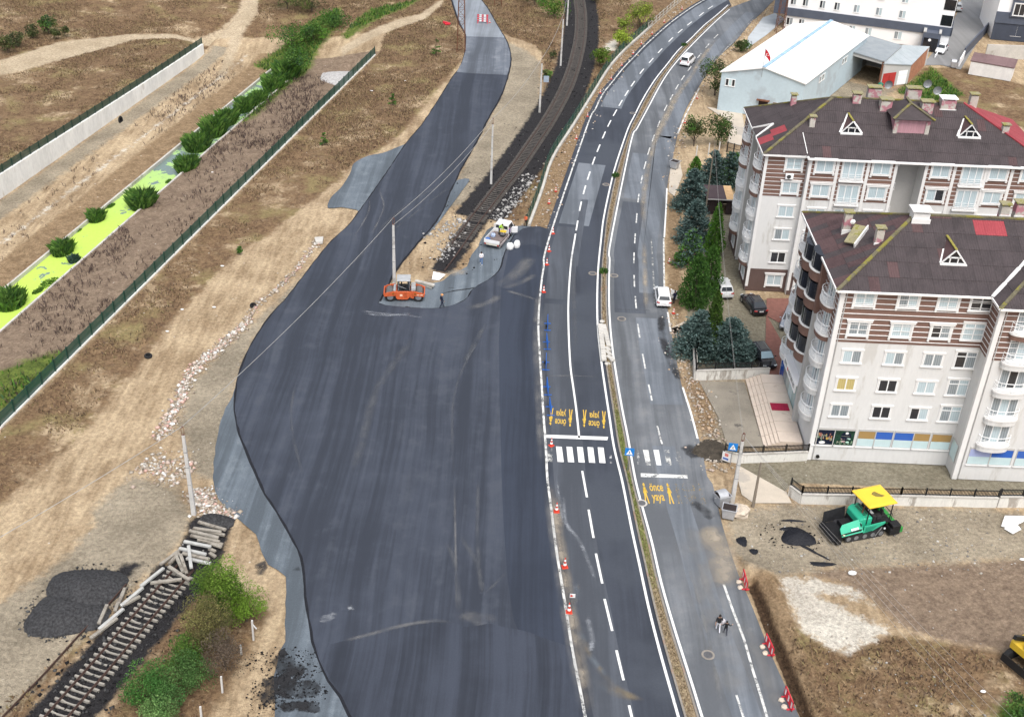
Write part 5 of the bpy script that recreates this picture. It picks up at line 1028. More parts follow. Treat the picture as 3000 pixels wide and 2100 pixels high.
for u,m_ in((.25,red_d),(1.75,red_d)):MB().box((0,-.06,0),(1.45,-.005,2.5)).build('door',m_,g2,loc=(d2.x*u,d2.y*u,0),rz=a2)
for k in range(3):MB().box((0,-.05,.1+.85*k),(2.0,-.005,.9+.85*k)).build('wall_panel',brightw,g2,loc=(d2.x*3.8,d2.y*3.8,0),rz=a2)
tank=MB().lathe([(.5,0),(.5,1.1),(.3,1.25),(.0,1.25)],14).build('barrel',mat('green plastic',(.02,.16,.11),rough=.4),None,loc=(62.9,202.0,0));tag(tank,'green barrel beside the red sheet doors','barrel')
s1_,s1ro,s1off,_=house('metal_shed',[(82.0,213.2),(88.7,209.9),(90.3,213.2),(83.6,216.5)],2.5,'small white corrugated shed with rust streaks and purple brown roof','shed',mat('rusty white sheet',(.74,.72,.69),var=.1,sc=1,c2=(.33,.16,.08),c2t=.67,c2sc=.8,stretch=(1,1,.5)),corrug('purple brown roof',(.13,.075,.075),(.19,.12,.12),1.3,.6),rh=[2.4,2.4,3.0,3.0])
# tall white block behind the warehouse, and its neighbour
def tower(name,a,b_,depth,h,label,rows,cols,band,slate_to=None):
 A=Vector((*a,0));Bv=Vector((*b_,0));u=(Bv-A).normalized();Lw=(Bv-A).length;n=Vector((u.y,-u.x,0));ang=math.atan2(u.y,u.x);off=(*a,0)
 rt=empty(name,off,label=label,cat='building')
 P=lambda uu,z,out=0:(u.x*uu+n.x*out,u.y*uu+n.y*out,z)
 q=[A,Bv,Bv-n*depth,A-n*depth];MB().prism([(p.x,p.y)for p in q],0,h).build('wall',brightw,rt,off=off)
 MB().box((-.1,-.25,band[0]),(Lw+.3,.0,band[1])).build('cladding_band',slate,rt,rz=ang);MB().box((Lw+.002,-.25,band[0]),(Lw+.3,depth,band[1])).build('cladding_band',slate,rt,rz=ang)
 for z,us,hh in rows:
  for f,w_ in us:window(rt,P(f*Lw,z,.0),ang,w_,hh,2,'plain',[gl_dark,gl_grey]if f<.4 else[gl_grey,gl_light])
 return rt,P,ang,Lw
full=[(.035,1.1),(.11,1.1),(.215,1.1),(.305,1.1),(.425,1.15),(.56,1.2),(.70,1.25)]
dW,DP,dang,dL=tower('apartment_building',(52.2,238.0),(82.3,227.9),17,24,'tall bright white apartment block with a dark blue grey band, behind the warehouse',[(.9,[(.03,1.3),(.105,1.1),(.42,1.2),(.52,1.3),(.70,1.5)],1.5),(5.0,full,1.5),(8.0,[(f,w_)for f,w_ in full],1.5),(11,full,1.5),(14,full,1.5)],None,(2.75,4.35))
MB().box((-2.6,.5,2.75),(-.12,8,24)).build('side_wing',slate,dW,rz=dang)
for k,z in enumerate((4.6,7.6,10.6)):
 for uu,w_,fs in((dL-2.2,2.1,0),):MB().box((uu,-.06,z),(uu+w_,.0,z+2.0)).build('glazed_balcony',gl_black,dW,rz=dang)
 MB().box((dL-.02,.3,z),(dL+.12,3.2,z+2.0)).build('glazed_balcony',gl_black,dW,rz=dang);MB().box((dL-.05,5,z+.4),(dL+.06,6.2,z+1.9)).build('glazed_balcony',gl_grey,dW,rz=dang)
o=MB().box((dL*.845,-2.6,0),(dL*.95,-.26,3.6)).build('entrance_porch',slate,dW,rz=dang,bevel=.03);MB().box((dL*.855,-2.66,.1),(dL*.94,-2.605,2.6)).build('glass_door',gl_black,o)
MB().box((dL*.845,-2.7,3.6),(dL*.862,-.2,3.85)).box((dL*.935,-2.7,3.6),(dL*.95,-.2,3.85)).build('parapet',greyp,o);MB().lathe([(.0,-2.69),(.28,-2.68),(.0,-2.675)],12,axis='y',c=(dL*.89,0,2.2)).build('emblem',brightw,o)
eW,EP,eang,eL=tower('apartment_building',(93.9,237.0),(122,232),16,24,'corner of a white and dark blue grey apartment block at the top right',[(1.0,[(.16,2.0)],2.2),(5.2,[(.14,2.1)],2.3),(8.4,[(.14,2.1)],2.3)],None,(3.4,5.6))
MB().box((-.05,-.08,0),(eL,0,3.4)).build('cladding',mat('dark slate',(.055,.065,.09),var=.12),eW,rz=eang);MB().box((eL*.14-1.5,-.5,4.8),(eL*.14+1.5,-.005,24)).build('bay',slate,eW,rz=eang)
for z in(5.2,8.4,11.6):window(eW,EP(eL*.14,z,.5),eang,2.1,2.3,2,'flat',[gl_dark,gl_dark])
st_m=asphalt('side street paving',(.235,.235,.235),.15)
tag(sheet('side_street',TG(2,0,[(1560,440),(1650,395),(1780,240),(1850,80),(1890,-60),(2140,-60),(2095,120),(2000,260),(1900,420),(1870,470),(1740,440)]),.015,st_m),'grey paved side street between the white blocks',kind='structure')
def wall_run(name,pts,h,th,m,label,z0=-.1,capm=None):
 off=(*pts[0],0);rt=empty(name,off,label=label,cat='wall')
 for a,c in zip(pts,pts[1:]):
  MB().beam((*a,(h+z0)/2),(*c,(h+z0)/2),th,h-z0).build('wall_panel',m,rt,off=off)
  if capm:MB().beam((*a,h+.05),(*c,h+.05),th+.14,.1).build('coping',capm,rt,off=off)
 return rt,off
def fx_(a,b_,k):return(a[0]+(b_[0]-a[0])*k,a[1]+(b_[1]-a[1])*k)
pA,pB=(84.2,223.3),(97.2,246.4)
wall_run('boundary_wall',[fx_(pA,pB,k/5)for k in range(6)],1.9,.25,slate,'dark slate boundary wall along the side street');wall_run('boundary_wall',[(81.6,217.6),(84.1,222.9)],1.5,.2,brightw,'white end piece of the side street boundary wall')
wall_run('concrete_enclosure',TG(2,0,[(2030,390),(2320,400)])+[(104,224)],2.6,.3,conc,'grey block walled enclosure in front of the top right building')
wall_run('parking_rail',[(78.5,222.5),(83.6,233)],.5,.15,brightw,'low white parapet beside the parked white car')
# garden walls with black railings
iron=mat('black iron',(.012,.012,.013),rough=.5,var=.2);stained=mat('stained white wall',(.66,.645,.60),var=.12,sc=.6,c2=(.36,.33,.29),c2t=.60,c2sc=.6,stretch=(1,1,.25),bump=.1)
def railed_wall(name,pts,h,label,rh=.75,gap=.13):
 rt,off=wall_run(name,pts,h,.28,stained,label,capm=conc)
 for a,c in zip(pts,pts[1:]):
  A=Vector((*a,h+.1));C=Vector((*c,h+.1));L_=(C-A).length;u=(C-A).normalized();b=MB();kk=int(L_/gap)
  rl=MB().beam(A+Vector((0,0,.1)),C+Vector((0,0,.1)),.05,.05).build('rail',iron,rt,off=off);MB().beam(A+Vector((0,0,rh-.12)),C+Vector((0,0,rh-.12)),.05,.05).build('rail',iron,rt,off=off)
  for i in range(kk+1):
   p=A+u*(L_*i/kk);b.obox(p+Vector((0,0,rh/2)),(.055,.03,rh),(0,0,math.atan2(u.y,u.x)))
  tag(b.build('pickets',iron,rt,off=off),kind='stuff')
  np_=max(1,int(L_/1.9))
  for i in range(np_+1):
   p=A+u*(L_*i/np_);MB().box((p.x-.06,p.y-.06,p.z-.15),(p.x+.06,p.y+.06,p.z+rh+.08)).build('post',iron,rt,off=off)
 return rt
railed_wall('railed_wall',TG(2,1,[(72,800),(82,945),(575,930)]),1.15,'white garden wall with black railing in front of the blue spruces')
railed_wall('railed_wall',TG(2,1,[(275,1480),(375,1500),(832,1482)]),.95,'white wall with black railing below the marble terrace')
railed_wall('railed_wall',TG(2,2,[(715,110),(790,165),(1450,175),(2105,190)]),1.0,'long white stained wall with black railing behind the green paver');railed_wall('railed_wall',TG(2,2,[(2112,188),(2420,190)]),1.1,'short right hand run of white wall with black railing')
marble=mat('cream marble',(.60,.51,.43),rough=.45,var=.08,sc=.8,c2=(.46,.37,.30),c2t=.63,c2sc=.6,spec=.5)
tr=empty('marble_terrace',(*G(*T(2,1,[(545,1400)])[0]),0),label='cream marble terrace and steps beside the shop',cat='terrace');toff=(*G(*T(2,1,[(545,1400)])[0]),0)
L0,L1=TG(2,1,[(420,945),(545,1402)])
for k in range(5):
 a=(L0[0]+.36*k,L0[1]);c=(L1[0]+.36*k,L1[1]);zt=.16*(k+1)
 nxt=.36 if k<4 else 9;bb=(min(a[0]+nxt,28.5),a[1]);dd=(min(c[0]+nxt,28.4),c[1])
 n_=7
 for i in range(n_):
  f0,f1=i/n_,(i+1)/n_-.004;p0,p1,p2,p3=fx_(c,a,f0),fx_(c,a,f1),fx_(dd,bb,f1),fx_(dd,bb,f0)
  MB().prism([p0,p3,p2,p1],0 if k<4 else 0,zt+random.uniform(-.004,.004)).build('marble_slab',marble,tr,off=toff)
tag(MB().box((-.9,-.65,0),(.9,.65,.025)).build('doormat',mat('crimson carpet',(.30,.012,.045),var=.2,sc=4),None,loc=(27.2,98.2,.815)),'crimson mat on the marble terrace','mat')
concl=mat('pale concrete slab',(.50,.44,.36),var=.12,sc=.5,c2=(.40,.36,.31),c2t=.58,c2sc=.3)
tag(sheet('pavement',ZG(2100,1300,7.653,[(520,500),(1560,1080),(1680,1330),(820,1330),(560,1140),(480,830)]),.02,concl),'pale concrete apron by the yard entrance',kind='structure')
tag(sheet('pavement',TG(2,1,[(110,955),(415,965),(545,1400),(300,1390),(240,1200)]),.02,mat('stained concrete',(.24,.215,.175),var=.25,sc=.35,c2=(.10,.09,.08),c2t=.6,c2sc=.25)),'stained concrete yard left of the marble terrace',kind='structure')
tag(sheet('pavement',TG(2,1,[(565,400),(715,400),(705,580),(640,560),(570,520)])+[G(2290,1000),G(2285,1110),G(2240,1090)],.02,mat('red paving',(.21,.095,.075),var=.2,sc=2)),'red paved strip in the car park',kind='structure')
tag(sheet('pavement',TG(1,1,[(2220,600),(2296,560),(2296,740),(2250,760)])+TG(2,1,[(60,560),(60,700)]),.02,concl),'pale slab at the road edge by the spruces',kind='structure')
tag(sheet('pavement',TG(2,0,[(160,720),(400,760),(420,880),(390,980),(300,960),(330,830)]),.02,concl),'pale concrete drive behind the far block',kind='structure')
tag(sheet('pavement',TG(1,0,[(2215,1100),(2275,1080),(2296,1180),(2240,1320),(2200,1290)]),.02,concl),'pale pavement by the far waste bin',kind='structure')
tag(sheet('pavement',TG(2,0,[(440,250),(540,120),(620,90),(690,130),(560,240),(430,330)]),.02,mat('grey yard slab',(.42,.45,.47),var=.12,sc=.6)),'pale grey yard strip left of the warehouse',kind='structure')
sh=empty('wooden_shelter',(*G(2076,627),0),label='dark timber shelter with a bare plywood strip on its roof',cat='shed');a,c=G(2068,630),G(2143,630);w_=c[0]-a[0];hz_=2.3
for x in(0,w_*.36,w_*.6,w_):MB().box((x-.06,-.06,0),(x+.06,.06,hz_)).build('post',dkw,sh,loc=(a[0]-sh.location.x,0,0))
for x0_,x1_,y in((.05,w_*.55,.05),(w_*.75,w_,.05)):MB().box((x0_,y,.05),(x1_,y+.05,hz_)).build('board_wall',dkw,sh,loc=(a[0]-sh.location.x,0,0))
for x in(0,w_):MB().box((x-.03,.1,.05),(x+.03,3.6,hz_)).build('board_wall',dkw,sh,loc=(a[0]-sh.location.x,0,0))
MB().box((0,3.6,.05),(w_,3.66,hz_)).build('board_wall',dkw,sh,loc=(a[0]-sh.location.x,0,0))
MB().slab([(-.2,-.3,hz_+.05),(w_*.72,-.3,hz_+.05),(w_*.72,3.9,hz_+.3),(-.2,3.9,hz_+.3)],.08).build('roof_felt',mat('worn felt',(.07,.05,.055),var=.2,c2=(.3,.27,.25),c2t=.7,c2sc=1.5),sh,loc=(a[0]-sh.location.x,0,0))
for k in range(5):MB().slab([(w_*.725,-.3+.84*k,hz_+.05+.05*k),(w_+.1,-.3+.84*k,hz_+.05+.05*k),(w_+.1,.52+.84*k,hz_+.1+.05*k),(w_*.725,.52+.84*k,hz_+.1+.05*k)],.06).build('plywood_board',mat('plywood',(.58,.38,.2),var=.15,sc=2),sh,loc=(a[0]-sh.location.x,0,0))
MB().beam((-.2,-.32,hz_),(w_+.1,-.32,hz_),.05,.14).build('fascia',greyp,sh,loc=(a[0]-sh.location.x,0,0))
# railway
railm=mat('rusty rail',(.085,.052,.042),rough=.55,var=.3,sc=3,metal=.3);sleep_c=mat('concrete sleeper',(.30,.28,.245),var=.18,sc=2,bump=.2);sleep_d=mat('dusty sleeper',(.10,.09,.082),var=.25,sc=1.5)
slc=MB().loft([[(x,-w2,0),(x,w2,0),(x,w2*.8,h_),(x,-w2*.8,h_)]for x,w2,h_ in((-1.25,.095,.20),(-.7,.095,.22),(-.35,.07,.10),(.35,.07,.10),(.7,.095,.22),(1.25,.095,.20))]).mesh('sleeper',sleep_c,bevel=0)
slc2=slc.copy();slc2.materials.clear();slc2.materials.append(sleep_d)
def track(pts,label,sl,step=.64,skip=None,z=.02,lim=300,rails=(1,1),r0=(0,0)):
 D=polylen(pts);off=(*pts[0],0);rt=empty('railway_track',off,label=label,cat='railway');k=int(D[-1]/step);n=0;rest=MB()
 for i in range(k):
  if skip and skip(i*step/D[-1]):continue
  (x,y),d=at_len(pts,D,i*step+random.uniform(-.03,.03));a_=math.atan2(d[1],d[0])+math.pi/2+random.uniform(-.02,.02)
  if k-i<=lim:link('sleeper',sl,rt,(x-off[0],y-off[1],z-.08),a_)
  else:rest.obox((x,y,z+.02),(2.5,.24,.2),(0,0,a_))
 if rest.v:tag(rest.build('far_sleepers',sl.materials[0],rt,off=off),kind='stuff')
 for sgn,on,trim in((-1,rails[0],r0[0]),(1,rails[1],r0[1])):
  pl=offset(pts,sgn*.75);pl=pl[:len(pl)-trim]if trim else pl;b=MB();prof=[(-.07,.14),(.07,.14),(.025,.18),(.04,.29),(-.04,.29),(-.025,.18)]
  secs=[]
  for i,p in enumerate(pl):
   q0,q1=pl[max(0,i-1)],pl[min(len(pl)-1,i+1)];dx,dy=q1[0]-q0[0],q1[1]-q0[1];nn=math.hypot(dx,dy)
   secs.append([(p[0]+dy/nn*u_,p[1]-dx/nn*u_,z+h_)for u_,h_ in prof])
  b.loft(secs).build('rail',railm,rt,off=off)
 return rt
random.seed(11)
track(RAIL1,'cut off railway track with pale concrete sleepers at the lower left',slc,.57)
track(RAIL2,'curving railway track on black ballast beside the dual road',slc2,.62,skip=lambda f:f>.955 or(f>.88 and random.random()<.35),r0=(0,14))
# cars
tyrem=mat('tyre rubber',(.015,.015,.016),rough=.85,var=.2);rimm=mat('alloy rim',(.42,.43,.45),rough=.35,metal=.7,var=.1);blk=mat('black plastic trim',(.012,.012,.013),rough=.5)
lampw=mat('headlamp glass',(.62,.66,.68),rough=.15,var=.1);lampr=mat('tail lamp red',(.36,.02,.02),rough=.25,var=.1);plate=mat('number plate',(.78,.78,.76),rough=.5)
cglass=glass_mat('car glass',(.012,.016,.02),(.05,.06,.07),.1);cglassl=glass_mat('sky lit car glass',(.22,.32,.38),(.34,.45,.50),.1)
def carpaint(name,c,rough=.25,metal=0.0):
 m=mat(name,c,rough=rough,var=.04,sc=1,metal=metal,spec=.5)
 for n in m.node_tree.nodes:
  if n.type=='BSDF_PRINCIPLED':n.inputs['Coat Weight'].default_value=.6;n.inputs['Coat Roughness'].default_value=.08
 return m
whitep=carpaint('white car paint',(.80,.80,.80));blackp=carpaint('black car paint',(.010,.010,.014));silverp=carpaint('silver car paint',(.30,.33,.38),.3,.4)
CARS={'sedan':(4.55,1.8,1.45,.78,.93,(-1.95,1.15),(-1.15,.35),.88),'hatch':(4.3,1.8,1.5,.82,.94,(-2.05,1.2),(-1.7,.45),.92),'suv':(4.45,1.85,1.66,.92,1.02,(-2.12,1.1),(-1.85,.4),1.0),'van':(4.4,1.84,1.82,.95,1.06,(-2.15,1.35),(-2.05,.85),1.02)}
def vq(b,c4,ins,out,mi=0):
 c=[Vector(p)for p in c4];n=(c[1]-c[0]).cross(c[3]-c[0]).normalized()
 def bl(u,v):return(c[0]*(1-u)+c[1]*u)*(1-v)+(c[3]*(1-u)+c[2]*u)*v
 (u0,u1),(v0,v1)=ins;q=[bl(u0,v0),bl(u1,v0),bl(u1,v1),bl(u0,v1)]
 b.add([p+n*out for p in q]+[p-n*.02 for p in q],[(0,1,2,3),(0,4,5,1),(1,5,6,2),(2,6,7,3),(3,7,4,0)],mi);return b
def car(loc,head,kind,paint_,label,wglass=None,door=None):
 Lc,W,Hh,hood,belt,cb,ct,trunk=CARS[kind];w2=W/2;h0,h1=-Lc/2,Lc/2
 rt=empty('parked_car' if kind!='van' else 'moving_car',(*loc,Z_OLD if loc[0]<21 or loc[1]>180 else 0),-head,label=label,cat='car')
 def sec(y,w_,zb,zm,zt,tw=.84):return[(-w_*.9,y,zb),(-w_,y,zb+.12),(-w_,y,zm),(-w_*tw,y,zt),(w_*tw,y,zt),(w_,y,zm),(w_,y,zb+.12),(w_*.9,y,zb)]
 tr_=trunk;S_=[sec(h0,w2*.86,.32,.55,.68),sec(h0+.1,w2*.95,.22,.62,tr_-.02),sec(h0+.5,w2,.18,.66,tr_),sec(cb[0]+.5,w2,.18,.68,belt),sec(0,w2,.18,.68,belt),sec(cb[1]-.1,w2,.18,.68,belt-.01),sec(cb[1]+.35,w2,.18,.66,hood+.06),sec(h1-.35,w2*.97,.2,.6,hood-.04),sec(h1-.08,w2*.88,.24,.52,hood-.16),sec(h1,w2*.8,.32,.48,.56)]
 MB().loft(S_).build('body',paint_,rt,smooth=False,bevel=.035)
 bw,tw_=w2*.93,w2*.72;B4=[(-bw,cb[0],belt-.02),(bw,cb[0],belt-.02),(bw,cb[1],belt-.02),(-bw,cb[1],belt-.02)];T4=[(-tw_,ct[0],Hh-.03),(tw_,ct[0],Hh-.03),(tw_,ct[1],Hh),(-tw_,ct[1],Hh)]
 cabn=MB().loft([B4,T4]);cy=(ct[0]+ct[1])/2;cabn.build('cabin',paint_,rt,bevel=.05)
 MB().loft([[(-tw_*.9,ct[0]+.05,Hh-.04),(tw_*.9,ct[0]+.05,Hh-.04),(tw_*.9,ct[1]-.08,Hh-.02),(-tw_*.9,ct[1]-.08,Hh-.02)],[(-tw_*.6,ct[0]+.3,Hh+.035),(tw_*.6,ct[0]+.3,Hh+.035),(tw_*.6,ct[1]-.3,Hh+.035),(-tw_*.6,ct[1]-.3,Hh+.035)]]).build('roof',paint_,rt)
 f=lambda i,j,q:[B4[i],B4[j],T4[j],T4[i]]
 vq(MB(),[B4[2],B4[3],T4[3],T4[2]],((.07,.93),(.1,.93)),.012).build('windshield',wglass or cglass,rt);vq(MB(),[B4[0],B4[1],T4[1],T4[0]],((.09,.91),(.22,.92)),.012).build('rear_window',cglass,rt)
 for c4 in([B4[1],B4[2],T4[2],T4[1]],[B4[3],B4[0],T4[0],T4[3]]):
  for u in((.09,.36),(.385,.63),(.655,.93)):vq(MB(),c4,(u,(.14,.88)),.012).build('side_window',cglass,rt)
 for sx in(-1,1):
  for y in(h0+.82,h1-.85):
   o=MB().lathe([(.22,-.11),(.315,-.1),(.33,-.06),(.33,.06),(.315,.1),(.22,.11)],18,axis='x').build('wheel',tyrem,rt,loc=(sx*(w2-.08),y,.33));link('rim',MB().lathe([(.03,sx*.08),(.21,sx*.1),(.215,sx*.118),(.05,sx*.125)],12,axis='x').mesh('rim',rimm),o)
   vs=[(sx*(w2+.004),y+math.cos(a)*r,.33+math.sin(a)*r)for r in(.37,.43)for a in np.linspace(-.2,3.34,9)];MB().add(vs,[(i,i+1,10+i,9+i)for i in range(8)]).build('wheel_arch',blk,rt)
  MB().obox((sx*w2*.68,h1-.1,hood-.2),(.36,.16,.12),(0,0,-sx*.3)).build('headlight',lampw,rt,bevel=.02);MB().obox((sx*w2*.76,h0+.06,trunk-.13 if kind!='van' else 1.0),(.36 if kind!='van' else.14,.12,.15 if kind!='van' else.4),(0,0,sx*.25)).build('tail_light',lampr,rt,bevel=.02)
  MB().obox((sx*(w2+.1),cb[1]-.35,belt+.08),(.2,.1,.13)).build('wing_mirror',paint_,rt,bevel=.03)
 MB().box((-.26,h0-.012,.62),(.26,h0+.02,.74)).build('number_plate',plate,rt);MB().box((-w2*.8,h0+.0,.26),(w2*.8,h0+.12,.42)).build('rear_bumper',blk,rt,bevel=.02);MB().box((-w2*.62,h1-.12,.3),(w2*.62,h1+.012,.46)).build('grille',blk,rt,bevel=.02)
 if door:MB().obox((w2+.42,.1,.75),(.85,.06,1.1),(0,0,-.35)).build('open_door',paint_,rt,bevel=.03)
 return rt
def mid(a,b_):return((a[0]+b_[0])/2,(a[1]+b_[1])/2)
car((17.4,121.0),R(1),'hatch',whitep,'white hatchback stopped at the road edge with its passenger door open',door=True)
car((24.75,123.9),R(-7),'suv',silverp if False else carpaint('pearl white paint',(.62,.63,.64),.3,.2),'pale silver estate car parked under the green conifers')
car((28.0,120.25),R(-14),'sedan',blackp,'black saloon seen from behind beside the brown ground floor')
car((27.2,108.4),R(180-12),'hatch',blackp,'black hatchback facing the railing by the marble terrace',wglass=cglassl)
car((31.6,116.8),R(180+20),'hatch',silverp,'silver grey car mostly hidden behind the near block corner')
car((29.9,211.9),R(24),'van',whitep,'white van driving away on the right carriageway')
car((80.9,226.6),R(180+28),'sedan',whitep,'white car coming down the side street');car((93.5,258.5),R(12),'suv',carpaint('light grey paint',(.5,.52,.54)),'light grey car at the far end of the side street')
# pickup with workers
def pickup():
 hd=R(19.4);root=empty('pickup_truck',(-2.3,135.0,Z_BASE),-hd,label='white drop side pickup truck with workers, parked on the grey base',cat='truck')
 MB().box((-.42,-2.5,.42),(-.3,2.2,.6)).box((.3,-2.5,.42),(.42,2.2,.6)).box((-.42,-2.5,.5),(.42,-2.3,.62)).build('chassis',blk,root)
 bed=MB().box((-1.02,-2.6,.8),(1.02,.65,.88)).build('bed',mat('worn bed floor',(.16,.13,.125),var=.3,sc=3),root)
 MB().box((-1.05,-2.62,.84),(-1.0,.65,1.28)).build('side_board',whitep,root,bevel=.01);MB().box((-1.05,-2.68,.8),(1.05,-2.62,1.25)).build('tailgate',whitep,root,bevel=.01);MB().box((-.95,-2.66,.52),(.95,-2.6,.79)).build('rear_bumper',mat('cream paint',(.62,.6,.52)),root)
 MB().obox((1.1,-.98,.62),(.05,3.2,.5),(0,.25,0)).build('side_board',mat('scuffed paint',(.55,.48,.46),var=.3,sc=2),root)
 MB().box((-1.02,.62,.88),(-.95,.72,1.95)).box((.95,.62,.88),(1.02,.72,1.95)).box((-1.02,.62,1.88),(1.02,.72,1.95)).build('headboard',whitep,root)
 cb=MB().loft([[(-.98,.78,.5),(.98,.78,.5),(.98,2.75,.5),(-.98,2.75,.5)],[(-1.0,.76,1.2),(1.0,.76,1.2),(1.0,2.72,1.2),(-1.0,2.72,1.2)],[(-.86,.86,2.02),(.86,.86,2.02),(.86,2.15,2.05),(-.86,2.15,2.05)]]).build('cab',whitep,root,bevel=.06)
 vq(MB(),[(1.0,2.72,1.2),(-1.0,2.72,1.2),(-.86,2.15,2.05),(.86,2.15,2.05)],((.06,.94),(.1,.92)),.015).build('windshield',cglass,root)
 c4=[(-1.0,.76,1.2),(1.0,.76,1.2),(.86,.86,2.02),(-.86,.86,2.02)]
 for u in((.08,.30),(.34,.52),(.56,.92)):vq(MB(),c4,(u,(.2,.8)),.012).build('rear_window',cglass,root)
 for s,c in((1,[(1.0,.76,1.2),(1.0,2.72,1.2),(.86,2.15,2.05),(.86,.86,2.02)]),(-1,[(-1.0,2.72,1.2),(-1.0,.76,1.2),(-.86,.86,2.02),(-.86,2.15,2.05)])):vq(MB(),c,((.12,.85),(.12,.85)),.012).build('side_window',cglass,root)
 MB().obox((1.35,2.05,.95),(.75,.06,.9),(0,0,.5)).build('open_door',whitep,root,bevel=.03)
 for sx in(-1,1):
  for y in(-1.6,1.85):
   o=MB().lathe([(.22,-.1),(.33,-.1),(.34,0),(.33,.1),(.22,.1)],16,axis='x').build('wheel',tyrem,root,loc=(sx*.88,y,.34));link('rim',MB().lathe([(.03,sx*.07),(.2,sx*.09),(.05,sx*.11)],12,axis='x').mesh('rim',rimm),o)
  MB().box((sx*.75-.14,2.72,.7),(sx*.75+.14,2.78,.9)).build('headlight',lampw,root);MB().box((sx*.85-.1,-2.72,.58),(sx*.85+.1,-2.66,.72)).build('tail_light',lampr,root);MB().obox((sx*1.14,2.35,1.35),(.1,.16,.26)).build('wing_mirror',blk,root)
 M_=Matrix.Translation(root.location)@Matrix.Rotation(-hd,4,'Z')
 return M_
TM=pickup()
def tw(x,y,z):v=TM@Vector((x,y,z));return(v.x,v.y,v.z)
def bag(name,loc,sz,m,label,rz=0,cat='bag',group=None):
 rs=random.Random(hash(label)%999);secs=[];n=8
 for k,(r,z)in enumerate(((.44,0),(.5,.12),(.5,.5),(.44,.82),(.3,.95))):
  secs.append([(sz[0]*r*math.cos(6.283*i/n)*(1+rs.uniform(-.15,.15)),sz[1]*r*math.sin(6.283*i/n)*(1+rs.uniform(-.15,.15)),sz[2]*z)for i in range(n)])
 return tag(MB().loft(secs).build(name,m,None,smooth=True,loc=loc,rz=rz),label,cat,group)
bluebag=mat('blue cloth',(.06,.14,.36),var=.5,sc=6);yel=mat('yellow plastic',(.68,.45,.04),rough=.5,var=.1)
bag('bundle',tw(-.72,-2.2,.89),(.7,.6,.4),bluebag,'blue and white bundle in the tail corner of the pickup bed',cat='bundle');bag('bundle',tw(-.5,-.9,.89),(.7,.7,.45),mat('pale blue cloth',(.35,.42,.58),var=.5,sc=5),'pale blue bundle in the middle of the pickup bed',cat='bundle')
pt=empty('plate_compactor',tw(.55,-.2,.89),-R(19),label='yellow topped compactor standing in the pickup bed',cat='machine')
MB().box((-.3,-.35,0),(.3,.35,.14)).build('base_plate',blk,pt,bevel=.03);MB().box((-.24,-.22,.14),(.24,.22,.5)).build('engine',rimm,pt,bevel=.04);MB().box((-.4,-.15,.5),(.4,.35,.68)).build('tank',yel,pt,bevel=.05);MB().tube([(-.2,-.3,.2),(-.2,-.8,.8),(.2,-.8,.8),(.2,-.3,.2)],.025).build('handle',blk,pt)
wbag=mat('white woven sack',(.78,.78,.77),var=.06,sc=3)
bx_,by_=G(1500,732);bag('sack',(bx_-.25,by_,Z_NEW),(.95,.8,.85),wbag,'left of two plump white sacks beside the pickup',.2);bag('sack',(bx_+.6,by_+.5,Z_NEW),(.85,.7,1.0),wbag,'right, slumping one of two white sacks beside the pickup',.6)
